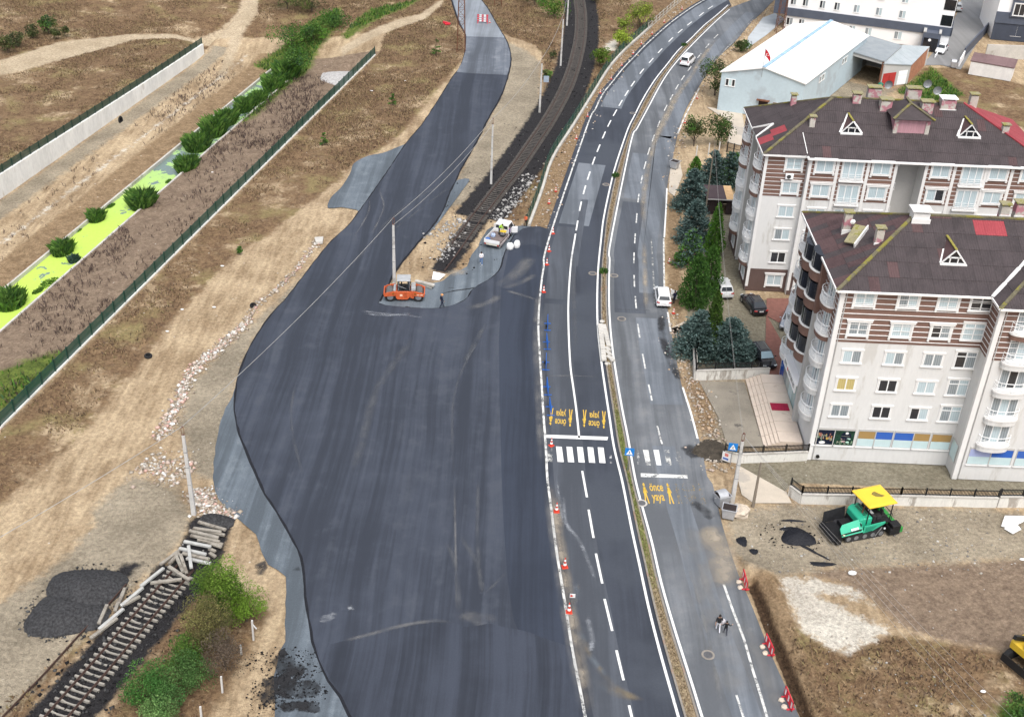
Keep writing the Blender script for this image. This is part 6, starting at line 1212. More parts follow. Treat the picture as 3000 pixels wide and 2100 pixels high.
# road roller
def roller():
 rt=empty('road_roller',(-12.78,118.8,Z_BASE),R(4),label='orange tandem road roller with grey canopy, parked on the pocket of grey base',cat='roller')
 org=mat('orange machine paint',(.52,.105,.035),rough=.5,var=.12,sc=2,c2=(.42,.16,.1),c2t=.66);drum=mat('worn steel drum',(.20,.19,.18),rough=.4,metal=.6,var=.25);gry=mat('weathered grey sheet',(.36,.37,.38),var=.15,sc=2,c2=(.35,.31,.28),c2t=.62)
 for sx in(-1,1):
  o=MB().lathe([(.1,-.86),(.56,-.86),(.62,-.82),(.62,.82),(.56,.86),(.1,.86)],26,axis='y').build('drum',tyrem if False else drum,rt,smooth=False,loc=(sx*1.62,0,.62));link('hub',MB().lathe([(.36,-.865),(.36,-.9),(.22,-.93),(.1,-.95)],14,axis='y').mesh('hub',rimm),o)
  link('drum_rim',MB().lathe([(.45,-.862),(.6,-.862),(.6,-.875),(.45,-.875)],20,axis='y').mesh('drum_rim',tyrem),o)
  for sy in(-1,1):MB().prism([(sx*1.02,.85),(sx*2.3,.72),(sx*2.32,1.02),(sx*2.0,1.22),(sx*1.15,1.42),(sx*.95,1.2)],-.06,.06).build('yoke',org,rt).matrix_local=Matrix(((1,0,0,0),(0,0,1,sy*.95),(0,1,0,0),(0,0,0,1)))
  MB().obox((sx*2.3,0,.95),(.12,1.9,.34),(0,sx*.15,0)).build('end_beam',org,rt,bevel=.03);MB().obox((sx*1.0,0,1.12),(.14,1.8,.4)).build('cross_beam',org,rt,bevel=.03)
  MB().lathe([(.0,-1.03),(.13,-1.03),(.13,-1.0),(.0,-1.0)],12,axis='y',c=(sx*1.25,0,1.12)).build('work_lamp',mat('amber lamp',(.25,.09,.02),rough=.3),rt)
 MB().prism([(-.95,.45),(-.75,.3),(.35,.3),(.62,.55),(.75,1.2),(.5,1.38),(-.9,1.38),(-1.05,1.1)],-.92,.92).build('engine_body',org,rt,bevel=.04).matrix_local=Matrix(((1,0,0,0),(0,0,1,0),(0,1,0,0),(0,0,0,1)))
 MB().prism([(.72,.5),(1.08,.42),(1.18,.75),(1.12,1.3),(.8,1.42),(.62,1.0)],-.9,-.78).build('articulation_cover',org,rt,bevel=.03).matrix_local=Matrix(((1,0,0,0),(0,0,1,0),(0,1,0,0),(0,0,0,1)))
 MB().box((-.5,-.935,.75),(-.2,-.925,1.02)).build('maker_plate',mat('peach label',(.75,.5,.36)),rt)
 for z in(.62,.86,1.1):MB().box((0.02,-.94,z),(.32,-.925,z+.06)).build('louvre',mat('dark orange',(.2,.04,.015)),rt)
 for x0_ in(1.45,1.85):MB().box((x0_,-1.022,.92),(x0_+.3,-1.012,1.04)).build('maker_plate',MATS['peach label'],rt)
 MB().box((.78,-.7,1.3),(1.3,.75,1.72)).build('hood',gry,rt,bevel=.06);MB().box((-1.25,-.7,1.15),(-.95,.7,1.5)).build('water_tank',gry,rt,bevel=.05)
 MB().box((-.8,-.85,1.38),(.62,.85,1.46)).build('platform',blk,rt)
 MB().box((-.3,-.35,1.46),(.2,.15,1.85)).box((-.38,-.35,1.8),(-.25,.15,2.3)).build('seat',blk,rt,bevel=.04);MB().box((.4,-.3,1.46),(.6,.3,2.15)).build('console',mat('dark grey panel',(.04,.045,.055),rough=.5),rt,bevel=.04);MB().tube([(.36,.2*math.cos(a),2.2+.2*math.sin(a))for a in np.linspace(0,6.283,13)],.018,5).build('steering_wheel',blk,rt)
 for x in(-.75,.7):MB().tube([(x,-.85,1.45),(x,-.85,2.1),(x,.85,2.1),(x,.85,1.45)],.03).build('handrail',blk,rt)
 MB().tube([(-.75,-.85,2.1),(.2,-.85,1.7)],.03).build('handrail',wirem,rt)
 for x,y in((-.65,-.75),(.62,-.75),(-.65,.75),(.62,.75)):MB().beam((x,y,1.4),(x*.95,y,2.6),.07,.07).build('canopy_post',wirem,rt)
 MB().loft([[(-.8,-.8,2.6),(.7,-.8,2.6),(.7,.8,2.6),(-.8,.8,2.6)],[(-.83,-.83,2.67),(.73,-.83,2.67),(.73,.83,2.67),(-.83,.83,2.67)],[(-.6,-.6,2.74),(.5,-.6,2.74),(.5,.6,2.74),(-.6,.6,2.74)]]).build('canopy',gry,rt)
roller()
# asphalt paver
def paver():
 a=R(18.3);rt=empty('asphalt_paver',(28.96,78.22,0),a,label='green asphalt paver with yellow canopy and black hopper in the gravel yard',cat='paver')
 tq=mat('turquoise green paint',(.025,.40,.24),rough=.35,var=.06,sc=2,spec=.5);grn=mat('grass green paint',(.03,.26,.05),rough=.5,var=.25,sc=3);yw=mat('yellow canopy paint',(.80,.52,.045),rough=.4,var=.04,sc=1);steel=mat('blackened steel',(.012,.012,.014),rough=.55,var=.4,sc=4);dk=mat('grey black rubber',(.03,.03,.033),rough=.7,var=.3)
 for y in(.1,2.05):
  st_p=[(1.0+.35*math.cos(t)-.0,.36+.35*math.sin(t))for t in np.linspace(1.57,4.71,8)]+[(4.2+.35*math.cos(t),.36+.35*math.sin(t))for t in np.linspace(-1.57,1.57,8)]
  o=MB().loft([[(x,y,z)for x,z in st_p],[(x,y+.38,z)for x,z in st_p]]).build('crawler_track',dk,rt)
  for x in(1.0,1.75,2.6,3.4,4.2):link('track_roller',MB().lathe([(.03,y-.03),(.22,y-.03),(.22,y-.005)],12,axis='y',c=(x,0,.36)).mesh('track_roller',wirem),o)
 MB().box((.9,.5,.35),(4.6,2.05,1.05)).build('chassis',steel,rt,bevel=.03)
 hp=MB().slab([(-.25,.15,.55),(1.9,.15,.7),(1.9,2.4,.7),(-.25,2.4,.55)],.06).build('hopper',steel,rt)
 for nm,q in(('hopper_wing',[(-.3,2.4,.6),(1.9,2.4,.7),(1.95,2.75,1.75),(-.1,2.75,1.5)]),('hopper_wing',[(-.3,.12,.6),(1.9,.12,.7),(1.95,-.12,1.5),(-.1,-.12,1.25)]),('hopper_back',[(1.9,.1,.7),(1.9,2.45,.7),(1.98,2.45,1.75),(1.98,.1,1.75)]),('hopper_lip',[(-.45,.0,.35),(-.2,.0,.8),(-.2,2.55,.8),(-.45,2.55,.35)])):
  MB().slab(q,.07).build(nm,steel,hp)
 MB().box((-.6,.1,.3),(-.42,2.45,.55)).build('push_roller',steel,rt,bevel=.05);MB().box((-.3,-.1,.12),(.2,.12,.9)).build('hopper_foot',steel,rt)
 sp=MB().slab([(.05,-.2,1.02),(2.1,-.2,1.2),(2.15,.62,2.0),(.35,.55,1.72),(.05,.3,1.5)],.08).build('side_panel',tq,rt)
 MB().slab([(1.0,-.045,1.36),(1.72,-.045,1.43),(1.72,.09,1.57),(1.0,.09,1.5)],.02).build('maker_name',mat('white decal',(.75,.85,.8),rough=.5,var=.25,sc=30,fine=60),sp);MB().lathe([(0,0),(.13,0),(.13,.04),(.08,.06)],14,c=(.22,-.12,1.16)).build('round_lamp',mat('cream lens',(.75,.75,.5),rough=.3),sp)
 MB().loft([[(1.95,.45,1.05),(1.95,2.45,1.05),(1.95,2.45,1.95),(1.95,.45,1.95)],[(2.35,.3,1.05),(2.35,2.5,1.05),(2.35,2.5,2.2),(2.35,.3,2.2)],[(3.1,.25,1.05),(3.1,2.5,1.05),(3.1,2.5,2.2),(3.1,.25,2.2)]]).build('engine_hood',tq,rt,bevel=.07)
 for k in range(9):MB().box((2.42+.0*k,.75+.16*k,2.2),(2.72,.81+.16*k,2.218)).build('vent_slot',steel,rt)
 for x in(2.8,2.9,3.0):MB().box((x,.8,2.2),(x+.05,2.3,2.218)).build('vent_slot',steel,rt)
 MB().tube([(2.55,1.1,2.15),(2.6,1.1,2.6),(2.75,1.1,3.3)],.07,8).build('exhaust',rust,rt)
 MB().prism([(2.25,.85),(3.2,.95),(4.35,1.55),(4.3,1.75),(2.25,1.6)],-.12,-.04).build('side_skirt',tq,rt,bevel=.015).matrix_local=Matrix(((1,0,0,0),(0,0,1,.1),(0,1,0,0),(0,0,0,1)))
 for k in range(6):MB().box((2.4,-.035,.97+.09*k),(3.1+.08*k,-.022,1.0+.09*k)).build('louvre',mat('deep green shadow gap',(.008,.12,.08)),rt)
 MB().beam((3.5,-.1,.35),(4.0,-.1,1.25),.06,.06).build('tow_arm',rimm,rt);MB().box((4.25,-.12,.95),(4.4,-.02,1.08)).build('side_lamp',lampw,rt)
 MB().box((3.1,.1,1.5),(5.0,2.45,1.6)).build('platform',steel,rt)
 for y in(.5,1.75):MB().box((3.75,y,1.6),(4.25,y+.5,2.0)).box((4.2,y,1.95),(4.32,y+.5,2.55)).build('seat',dk,rt,bevel=.05)
 MB().box((3.2,.3,1.6),(3.5,2.3,2.25)).build('console',dk,rt,bevel=.04);MB().box((3.2,.7,2.26),(3.45,1.3,2.29)).build('control_panel',lampw,rt)
 MB().tube([(3.15,.1,1.6),(3.15,.1,2.4),(4.9,.1,2.4),(4.9,.1,1.6)],.03).tube([(4.9,.1,2.4),(4.9,2.4,2.4)],.03).build('handrail',steel,rt)
 for x,y in((2.55,.25),(2.55,2.3),(4.9,.3),(4.85,2.35)):MB().beam((x,y,1.6),(x,y,3.55),.07,.07).build('canopy_post',steel,rt)
 cn=MB().loft([[(2.3,-.02,3.5),(5.1,.05,3.5),(5.0,2.7,3.5),(2.1,2.55,3.5)],[(2.28,-.04,3.62),(5.12,.03,3.62),(5.02,2.72,3.62),(2.08,2.57,3.62)],[(2.5,.2,3.7),(4.85,.28,3.7),(4.78,2.45,3.7),(2.35,2.35,3.7)]]).build('canopy',yw,rt,bevel=.02)
 MB().add([(3.4,1.55,3.706),(3.6,1.2,3.706),(4.1,1.0,3.706),(4.5,1.12,3.706),(4.2,1.4,3.706),(3.9,1.85,3.706),(3.65,1.8,3.706)],[tuple(range(7))]).build('soot_stain',mat('soot',(.20,.16,.04),var=.3,sc=2),cn)
 MB().box((4.95,-.15,.12),(6.0,2.7,.8)).build('screed',steel,rt,bevel=.04);MB().box((5.1,-.2,.8),(5.95,.6,1.15)).build('screed_end',steel,rt,bevel=.03)
 for k in range(4):MB().box((5.05,.65+.5*k,.82),(5.95,1.13+.5*k,.95)).build('walkway',grn,rt,bevel=.02)
 MB().box((4.6,1.6,1.5),(5.2,2.5,2.4)).build('rear_cover',grn,rt,bevel=.04);MB().box((5.98,-.1,.25),(6.25,.45,.75)).build('end_plate',grn,rt)
paver()
ex=empty('excavator',(*G(3010,1935),0),R(30),label='yellow excavator just entering the picture at the right edge',cat='excavator')
MB().box((-1.1,-1.2,.9),(1.8,1.2,1.7)).build('body',yel,ex,bevel=.1);MB().loft([[(-1.1,-1.15,1.7),(.3,-1.15,1.7),(.3,.1,1.7),(-1.1,.1,1.7)],[(-.9,-1.05,2.7),(.2,-1.05,2.7),(.2,0,2.7),(-.9,0,2.7)]]).build('cab',yel,ex,bevel=.08)
vq(MB(),[(-1.1,.1,1.7),(-1.1,-1.15,1.7),(-.9,-1.05,2.7),(-.9,0,2.7)],((.08,.92),(.08,.92)),.015).build('cab_window',cglass,ex);vq(MB(),[(-1.1,-1.15,1.7),(.3,-1.15,1.7),(.2,-1.05,2.7),(-.9,-1.05,2.7)],((.1,.9),(.1,.9)),.015).build('cab_window',cglass,ex)
for y in(-1.1,.7):MB().loft([[(x,y,z)for x,z in((-1.6,.3),(-1.3,.0),(1.5,0),(1.8,.3),(1.8,.6),(1.5,.85),(-1.3,.85),(-1.6,.6))],[(x,y+.4,z)for x,z in((-1.6,.3),(-1.3,.0),(1.5,0),(1.8,.3),(1.8,.6),(1.5,.85),(-1.3,.85),(-1.6,.6))]]).build('crawler_track',tyrem,ex)
MB().obox((-1.9,-.2,.5),(.12,2.4,.6),(0,.2,0)).build('blade',blk,ex);MB().beam((.2,.6,1.7),(-1.6,.7,2.6),.25,.35).build('boom',blk,ex)
# people
PENDING=[]
def human(loc,yaw,label,shirt,trousers,hair,h=1.75,pose=None,shoes=(.02,.02,.02),skin=(.42,.25,.17),sleeve=True,hat=None,group=None):
 J={'pel':(0,0,.96),'spi':(0,.01,1.14),'che':(0,0,1.36),'nek':(0,.005,1.50),'hed':(0,.025,1.60),'top':(0,.02,1.70),'nos':(0,.115,1.60),'shL':(-.19,0,1.42),'elL':(-.26,-.03,1.14),'wrL':(-.27,.05,.90),'shR':(.19,0,1.42),'elR':(.26,-.03,1.14),'wrR':(.27,.05,.90),'hiL':(-.10,0,.90),'knL':(-.11,.03,.50),'anL':(-.12,-.01,.09),'toL':(-.13,.16,.035),'hiR':(.10,0,.90),'knR':(.11,.03,.50),'anR':(.12,-.01,.09),'toR':(.13,.16,.035)}
 J.update(pose or{});J={k:Vector(v)for k,v in J.items()}
 Rd={'pel':.145,'spi':.13,'che':.155,'nek':.06,'hed':.088,'top':.06,'nos':.018,'sh':.075,'el':.05,'wr':.034,'hi':.095,'kn':.062,'an':.046,'to':.04}
 E_=[('pel','spi','s'),('spi','che','s'),('che','nek','s'),('nek','hed','k'),('hed','top','k'),('hed','nos','k')]
 for s in 'LR':
  E_+=[('che','sh'+s,'s'),('sh'+s,'el'+s,'s'),('el'+s,'wr'+s,'s' if sleeve else 'k'),('pel','hi'+s,'t'),('hi'+s,'kn'+s,'t'),('kn'+s,'an'+s,'t'),('an'+s,'to'+s,'f')]
  d=(J['wr'+s]-J['el'+s]).normalized();sd=Vector((-1 if s=='L' else 1,0,0));fw=Vector((0,1,0));hd=J['wr'+s]+d*.075;J['hn'+s]=hd;E_.append(('wr'+s,'hn'+s,'k'))
  for i,(o_,ln)in enumerate(((.03,.065),(.011,.075),(-.009,.07),(-.028,.055))):
   a=hd+fw*o_+d*.02;J['f%d%s'%(i,s)]=a;J['g%d%s'%(i,s)]=a+d*ln*.6+sd*-.01;J['t%d%s'%(i,s)]=a+d*ln+sd*-.03
   E_+=[('hn'+s,'f%d%s'%(i,s),'k'),('f%d%s'%(i,s),'g%d%s'%(i,s),'k'),('g%d%s'%(i,s),'t%d%s'%(i,s),'k')]
  J['u0'+s]=J['wr'+s]+d*.035+fw*.035;J['u1'+s]=J['u0'+s]+d*.045+fw*.02;E_+=[('wr'+s,'u0'+s,'k'),('u0'+s,'u1'+s,'k')]
  J['ea'+s]=J['hed']+sd*.095;E_.append(('hed','ea'+s,'k'))
 names=list(J);ix={n:i for i,n in enumerate(names)};k=h/1.75
 me=bpy.data.meshes.new('person');me.from_pydata([tuple(J[n]*k)for n in names],[(ix[a],ix[b_])for a,b_,_ in E_],[])
 o=bpy.data.objects.new('person',me);COL.objects.link(o);md=o.modifiers.new('skin','SKIN');sub=o.modifiers.new('sub','SUBSURF');sub.levels=sub.render_levels=1
 sv=me.skin_vertices[0].data
 for n in names:
  r=Rd.get(n)or Rd.get(n[:2])or(.038 if n[:2]=='hn' else(.022 if n[:2]=='ea' else.0095));sv[ix[n]].radius=(r*k,r*k);sv[ix[n]].use_root=n=='pel'
 PENDING.append((o,J,E_,k,loc,yaw,label,shirt,trousers,hair,shoes,skin,hat,group))
def C_(name,c):return mat('cloth %s'%name,c,rough=.9,var=.15,sc=8)
navy_=(.012,.016,.04)
walkp={'knL':(-.11,.16,.52),'anL':(-.12,.2,.09),'toL':(-.12,.37,.05),'knR':(.11,-.02,.5),'anR':(.12,-.26,.13),'toR':(.12,-.12,.035),'elL':(-.25,-.12,1.15),'wrL':(-.26,-.12,.9),'elR':(.25,.06,1.15),'wrR':(.24,.2,.94)}
def GP(px,py,z):x,y=G(px,py,z);return(x,y,z)
human(GP(1294,901,Z_NEW),R(-75),'worker in navy overalls and pale orange helmet walking past the roller',navy_,navy_,None,1.78,walkp,hat=(.62,.30,.12))
human(GP(1409.5,775,Z_BASE),R(180),'person in white top with dark front and blue jeans walking on the grey base',(.72,.70,.72),(.10,.20,.42),(.02,.015,.012),1.75,{**walkp,'elL':(-.25,.02,1.14),'wrL':(-.12,.24,1.12),'elR':(.25,.02,1.14),'wrR':(.12,.24,1.1)},shoes=(.7,.7,.7))
human(GP(1492,700,Z_BASE),R(70),'person in violet shirt with arms raised to the pickup side',(.13,.06,.22),(.014,.016,.035),(.02,.015,.012),1.74,{'elL':(-.24,.18,1.3),'wrL':(-.2,.42,1.32),'elR':(.24,.18,1.25),'wrR':(.2,.4,1.25)},sleeve=False)
human(tw(-.05,.0,.89),R(-100),'worker in lime safety vest bending over in the pickup bed',(.45,.75,.06),(.012,.012,.014),(.02,.015,.012),1.7,{'spi':(0,.1,1.12),'che':(0,.26,1.27),'nek':(0,.37,1.36),'hed':(0,.46,1.40),'top':(0,.54,1.45),'nos':(0,.52,1.32),'shL':(-.18,.28,1.31),'shR':(.18,.28,1.31),'elL':(-.24,.4,1.06),'wrL':(-.18,.56,.9),'elR':(.24,.4,1.06),'wrR':(.18,.56,.9)})
human(GP(1540,664,0),R(150),'worker in orange jacket beside the end of the roadside wall',(.62,.13,.05),(.02,.018,.018),(.02,.015,.012),1.72,{'elL':(-.2,.14,1.16),'wrL':(-.1,.3,1.15)})
human(GP(1974,890,Z_OLD),R(40),'person in navy standing at the open door of the white hatchback',navy_,(.012,.014,.03),(.012,.01,.01),1.76,{'elL':(-.25,.05,1.16),'wrL':(-.18,.3,1.12)})
human(GP(2102,1849,Z_OLD),R(-4),'adult in black top and white trousers walking with a bag on the shoulder',(.014,.014,.016),(.72,.72,.76),(.015,.012,.012),1.76,{**walkp,'wrR':(.30,.02,.92),'elR':(.28,-.03,1.15)},sleeve=False)
human(GP(2124,1858,Z_OLD),R(-4),'child in black walking beside the adult in white trousers',(.012,.012,.014),(.03,.034,.05),(.015,.012,.012),1.42,{**walkp,'elR':(.34,-.02,1.2),'wrR':(.5,.06,1.3),'elL':(-.34,0,1.2),'wrL':(-.46,0,1.25)},shoes=(.75,.75,.75))
ax_,ay_=G(2102,1849,Z_OLD);bag('shoulder_bag',(ax_+.33,ay_+.0,Z_OLD+.86),(.32,.4,.45),mat('pale grey bag',(.5,.48,.5),var=.25,sc=8),'pale grey bag hanging at the side of the adult in white trousers')
dg=bpy.context.evaluated_depsgraph_get()
done=[(bpy.data.meshes.new_from_object(p[0].evaluated_get(dg)),p)for p in PENDING]
for me,(o,J,E_,k,loc,yaw,label,shirt,trousers,hair,shoes,skin,hat,group)in done:
 src=o.data;bpy.data.objects.remove(o);bpy.data.meshes.remove(src)
 me.name='person';me.materials.clear()
 for nm,c in(('shirt',shirt),('trousers',trousers),('skin',skin),('shoes',shoes)):me.materials.append(C_('%s %.3f %.3f %.3f'%(nm,*c),c))
 segs=[(J[a]*k,J[b_]*k,{'s':0,'t':1,'k':2,'f':3}[c])for a,b_,c in E_]
 for p in me.polygons:
  best=9;r=0;c=p.center
  for a,b_,m_ in segs:
   e=b_-a;t=max(0,min(1,(c-a).dot(e)/max(1e-9,e.length_squared)));d=(c-a-e*t).length
   if d<best:best=d;r=m_
  p.material_index=r;p.use_smooth=True
 ob=tag(link('person',me,None,loc,yaw),label,'person')
 hd=J['hed']*k;ax2=(J['top']-J['hed']).normalized()
 cm=C_('hair',hair)if hair else C_('helmet',hat);s_=1.0 if hair else 1.25
 secs=[[(hd.x+.1*s_*k*r*math.cos(6.283*i/10),hd.y-.012+.115*s_*k*r*math.sin(6.283*i/10),hd.z+z*k)for i in range(10)]for r,z in((.92,.0),(1.02,.06),(.86,.125),(.4,.16))]
 hb=MB().loft(secs)
 if hat:hb.lathe([(.15*k,0),(.165*k,.015),(.13*k,.03)],12,c=(hd.x,hd.y+.02,hd.z+.02))
 hb.build('hair' if hair else 'helmet',cm,ob,smooth=True)
 fwd=(J['nos']-J['hed']).normalized()
 for sx in(-1,1):
  p=hd+fwd*.086*k+Vector((sx*.033*k,0,.02*k));MB().obox(p,(.022,.012,.012)).build('eye',C_('eye',(.01,.01,.01)),ob)
# vegetation
def leaf_mat(name,rough=.75,trans=.25):
 m,t,p,o=_nodes(name);a=N(t,'ShaderNodeAttribute',attribute_name='tint');lk(t,a.outputs['Color'],p.inputs['Base Color']);p.inputs['Roughness'].default_value=rough;p.inputs['Specular IOR Level'].default_value=.25
 if trans:
  tr=N(t,'ShaderNodeBsdfTranslucent');lk(t,a.outputs['Color'],tr.inputs['Color']);mx=N(t,'ShaderNodeMixShader');mx.inputs[0].default_value=trans
  lk(t,p.outputs[0],mx.inputs[1]);lk(t,tr.outputs[0],mx.inputs[2]);lk(t,mx.outputs[0],o.inputs[0])
 return m
LEAF=leaf_mat('leaves');DRY=leaf_mat('dry blades',.9,.1);bark=mat('bark',(.085,.065,.05),var=.3,sc=4,bump=.4)
RS=np.random.RandomState(21);ROADM=None
def tint_mesh(name,co,faces,col,m):
 me=bpy.data.meshes.new(name);quads(me,co,faces);at=me.attributes.new('tint','FLOAT_COLOR','POINT')
 c4=np.ones((len(co),4),np.float32);c4[:,:3]=col;at.data.foreach_set('color',c4.ravel());me.materials.append(m);return me
def leaves(C,size,axis=None,asp=.55,spread=1.0):
 """one small quad per centre; axis = preferred long direction"""
 n=len(C);d=RS.normal(size=(n,3))*spread
 if axis is not None:d=d*.45+axis
 d/=np.linalg.norm(d,axis=1)[:,None]+1e-9;r=RS.normal(size=(n,3));s=np.cross(d,r);s/=np.linalg.norm(s,axis=1)[:,None]+1e-9
 L=(size*(.6+.8*RS.rand(n)))[:,None]if np.ndim(size)==0 else(size*(.6+.8*RS.rand(n)))[:,None]
 co=np.empty((n,4,3));co[:,0]=C-d*L*.5;co[:,1]=C+s*L*asp*.5;co[:,2]=C+d*L*.5;co[:,3]=C-s*L*asp*.5
 return co.reshape(-1,3),np.arange(4*n).reshape(n,4)
def tints(n,cs,var=.3,rep=4):
 cs=np.array(cs);k=RS.rand(n)[:,None];i=RS.randint(0,len(cs),n);c=cs[i]*(1-var+2*var*k);return np.repeat(np.clip(c,0,1),rep,0)
def crown_tree(name,loc,h,r,cols,label,n=2600,clumps=34,leaf=.26,trunk=None,base=.25,flat=1.0,group=None,cat='tree',gaps=.75,squash=(1,1)):
 rt=empty(name,(*loc,0)if len(loc)==2 else loc,label=label,cat=cat,group=group)
 zc=h*(base+(1-base)/2);rz_=h*(1-base)/2
 u=RS.normal(size=(clumps,3));u/=np.linalg.norm(u,axis=1)[:,None];u*=(RS.rand(clumps)[:,None])**.4
 cc=u*np.array((r*squash[0],r*squash[1],rz_))*.82+np.array((0,0,zc));cr=r*(.24+.22*RS.rand(clumps))
 k=RS.randint(0,clumps,n);v=RS.normal(size=(n,3));v/=np.linalg.norm(v,axis=1)[:,None];v*=(.45+.6*RS.rand(n)[:,None]**.5)
 C=cc[k]+v*cr[k][:,None]*np.array((1,1,.85*flat));C[:,2]=np.maximum(C[:,2],.12)
 co,fa=leaves(C,leaf);cl=np.array(cols)[RS.randint(0,len(cols),clumps)]*(.65+.7*RS.rand(clumps)[:,None]);c=cl[k]*(.75+.5*RS.rand(n)[:,None])
 link('crown',tint_mesh('crown',co,fa,np.repeat(np.clip(c,0,1),4,0),LEAF),rt)
 tr_=trunk or max(.05,h*.022);b=MB().cyl((0,0,-.1),(.05*h*RS.randn()*.3,.05*h*RS.randn()*.3,h*base+rz_*.5),tr_,tr_*.55,7)
 for i in range(min(9,clumps)):p=cc[i];b.cyl((0,0,h*base*.8+RS.rand()*h*.15),tuple(p),tr_*.45,tr_*.12,5)
 b.build('trunk',bark,rt);return rt
def conifer(name,loc,h,r,cols,label,n=3200,kind='spruce',group=None,leaf=.34):
 rt=empty(name,(*loc,0),label=label,cat='tree',group=group)
 if kind=='spruce':
  nb=int(n/26);z=RS.rand(nb)**1.25*.97;ph=RS.rand(nb)*6.283;R_=r*(1-z)**.75*(.72+.4*RS.rand(nb))+.12;z0=z*h*.94+.25
  bi=RS.randint(0,nb,n);f=RS.rand(n)**.55;drp=(-.22+.55*z[bi])*f*R_[bi]*.5;wd=.16*R_[bi]*(1-f*.6)+.05
  C=np.stack((np.cos(ph[bi])*R_[bi]*f,np.sin(ph[bi])*R_[bi]*f,z0[bi]+drp),1)+RS.normal(size=(n,3))*wd[:,None]*np.array((1,1,.5));C[:,2]=np.maximum(C[:,2],.1)
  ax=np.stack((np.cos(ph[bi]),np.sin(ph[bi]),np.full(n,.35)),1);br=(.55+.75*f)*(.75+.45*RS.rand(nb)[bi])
 else:
  z=RS.rand(n)**1.1;ph=RS.rand(n)*6.283;lob=1+.22*np.sin(ph*5+z*9)+.12*np.sin(ph*11-z*23);rr=r*np.minimum(1,(1-z)**.62*1.05)*np.minimum(1,.55+z*3)*lob;f=RS.rand(n)**.35
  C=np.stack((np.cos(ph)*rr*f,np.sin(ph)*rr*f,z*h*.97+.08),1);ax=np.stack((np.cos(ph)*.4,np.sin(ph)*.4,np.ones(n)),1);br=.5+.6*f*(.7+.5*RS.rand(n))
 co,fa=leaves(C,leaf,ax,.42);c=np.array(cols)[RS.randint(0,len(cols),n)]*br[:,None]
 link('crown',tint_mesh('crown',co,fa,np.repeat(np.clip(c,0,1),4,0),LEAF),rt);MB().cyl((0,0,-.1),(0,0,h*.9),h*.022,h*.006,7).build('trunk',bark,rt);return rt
def blades(P,hgt_,spread,wd,cols,var=.35,curve=.3):
 n=len(P);a=RS.rand(n)*6.283;ln=hgt_*(.55+.7*RS.rand(n));sp=spread*RS.rand(n)*ln;d=np.stack((np.cos(a),np.sin(a)),1)
 s=np.stack((-d[:,1],d[:,0]),1)*(wd/2);co=np.zeros((n,4,3));co[:,0,:2]=P[:,:2]+s;co[:,1,:2]=P[:,:2]-s;co[:,0,2]=co[:,1,2]=P[:,2]
 m_=P[:,:2]+d*sp[:,None]*.45;co[:,2,:2]=m_-s*.8;co[:,2,2]=P[:,2]+ln*.7;co[:,3,:2]=P[:,:2]+d*sp[:,None];co[:,3,2]=P[:,2]+ln*(1-curve*.3)
 c=np.array(cols)[RS.randint(0,len(cols),n)]*(1-var+2*var*RS.rand(n)[:,None]);return co.reshape(-1,3),np.arange(4*n).reshape(n,4),np.repeat(np.clip(c,0,1),4,0)
def reed(loc,r,h,cols,label,n=420,squash=1.0,ang=0.0,group=None,name='reed_clump'):
 a=RS.rand(n)*6.283;q=r*np.sqrt(RS.rand(n));x,y=q*np.cos(a),q*np.sin(a)*squash;c,s=math.cos(ang),math.sin(ang);P=np.stack((x*c-y*s,x*s+y*c,np.zeros(n)),1)
 co,fa,cl=blades(P,h*(1.1-.5*(q/r)**2),.7,.13,cols)
 return tag(link(name,tint_mesh(name,co,fa,cl,LEAF),None,loc),label,'plant',group)
GR=[(.045,.105,.022),(.07,.155,.03),(.10,.19,.04),(.04,.09,.035)];BL=[(.065,.11,.10),(.10,.155,.145),(.045,.08,.07),(.14,.20,.185)];LG=[(.07,.18,.022),(.10,.23,.03),(.055,.14,.022)];YG=[(.20,.27,.04),(.28,.33,.05),(.15,.2,.04)];OL=[(.075,.095,.035),(.10,.12,.04),(.055,.07,.03)]
wz=-4.45
for(i,j,p,r_,h_,sq,lb)in((0,0,(960,1390),1.9,2.4,.8,'large round reed clump standing in the pale green water'),(0,0,(650,1480),1.25,1.5,.8,'low dark reed clump by the left canal kerb'),(0,1,(425,90),1.7,1.6,.7,'broad reed clump in the bright duckweed near the kerb'),(0,1,(500,150),.8,.9,.8,'small blue green reed tuft at the right canal kerb'),(0,1,(75,445),1.9,2.0,.8,'dark reed clump cut by the left picture edge'),(0,0,(1260,1140),2.2,2.0,.6,'reed clump at the lower end of the long reed bed'),(0,0,(1330,1000),2.2,2.3,.8,'rounded reed clump second from the open water'),(0,0,(1450,900),2.6,2.6,.6,'tall wide reed clump in the middle of the canal'),(0,0,(1530,830),2.2,2.2,.6,'reed clump just beyond the widest clump'),(0,0,(1650,740),2.2,2.0,.5,'reed clump by the pale bank patch'),(0,0,(1740,690),2.2,1.8,.5,'narrow reeds along the right kerb'),(0,0,(1840,600),2.4,2.4,.6,'reed clump where the canal bends'),(0,0,(1930,530),2.4,3.0,.7,'tall reed clump near the end of the green fence')):
 x,y=TG(i,j,[p],wz)[0];reed((x,y,wz),r_,h_,[(.06,.145,.025),(.095,.20,.032),(.05,.115,.03),(.13,.23,.05)]if h_>1 else[(.07,.13,.1),(.05,.1,.07)],lb,n=int(900*r_),squash=sq,ang=R(80))
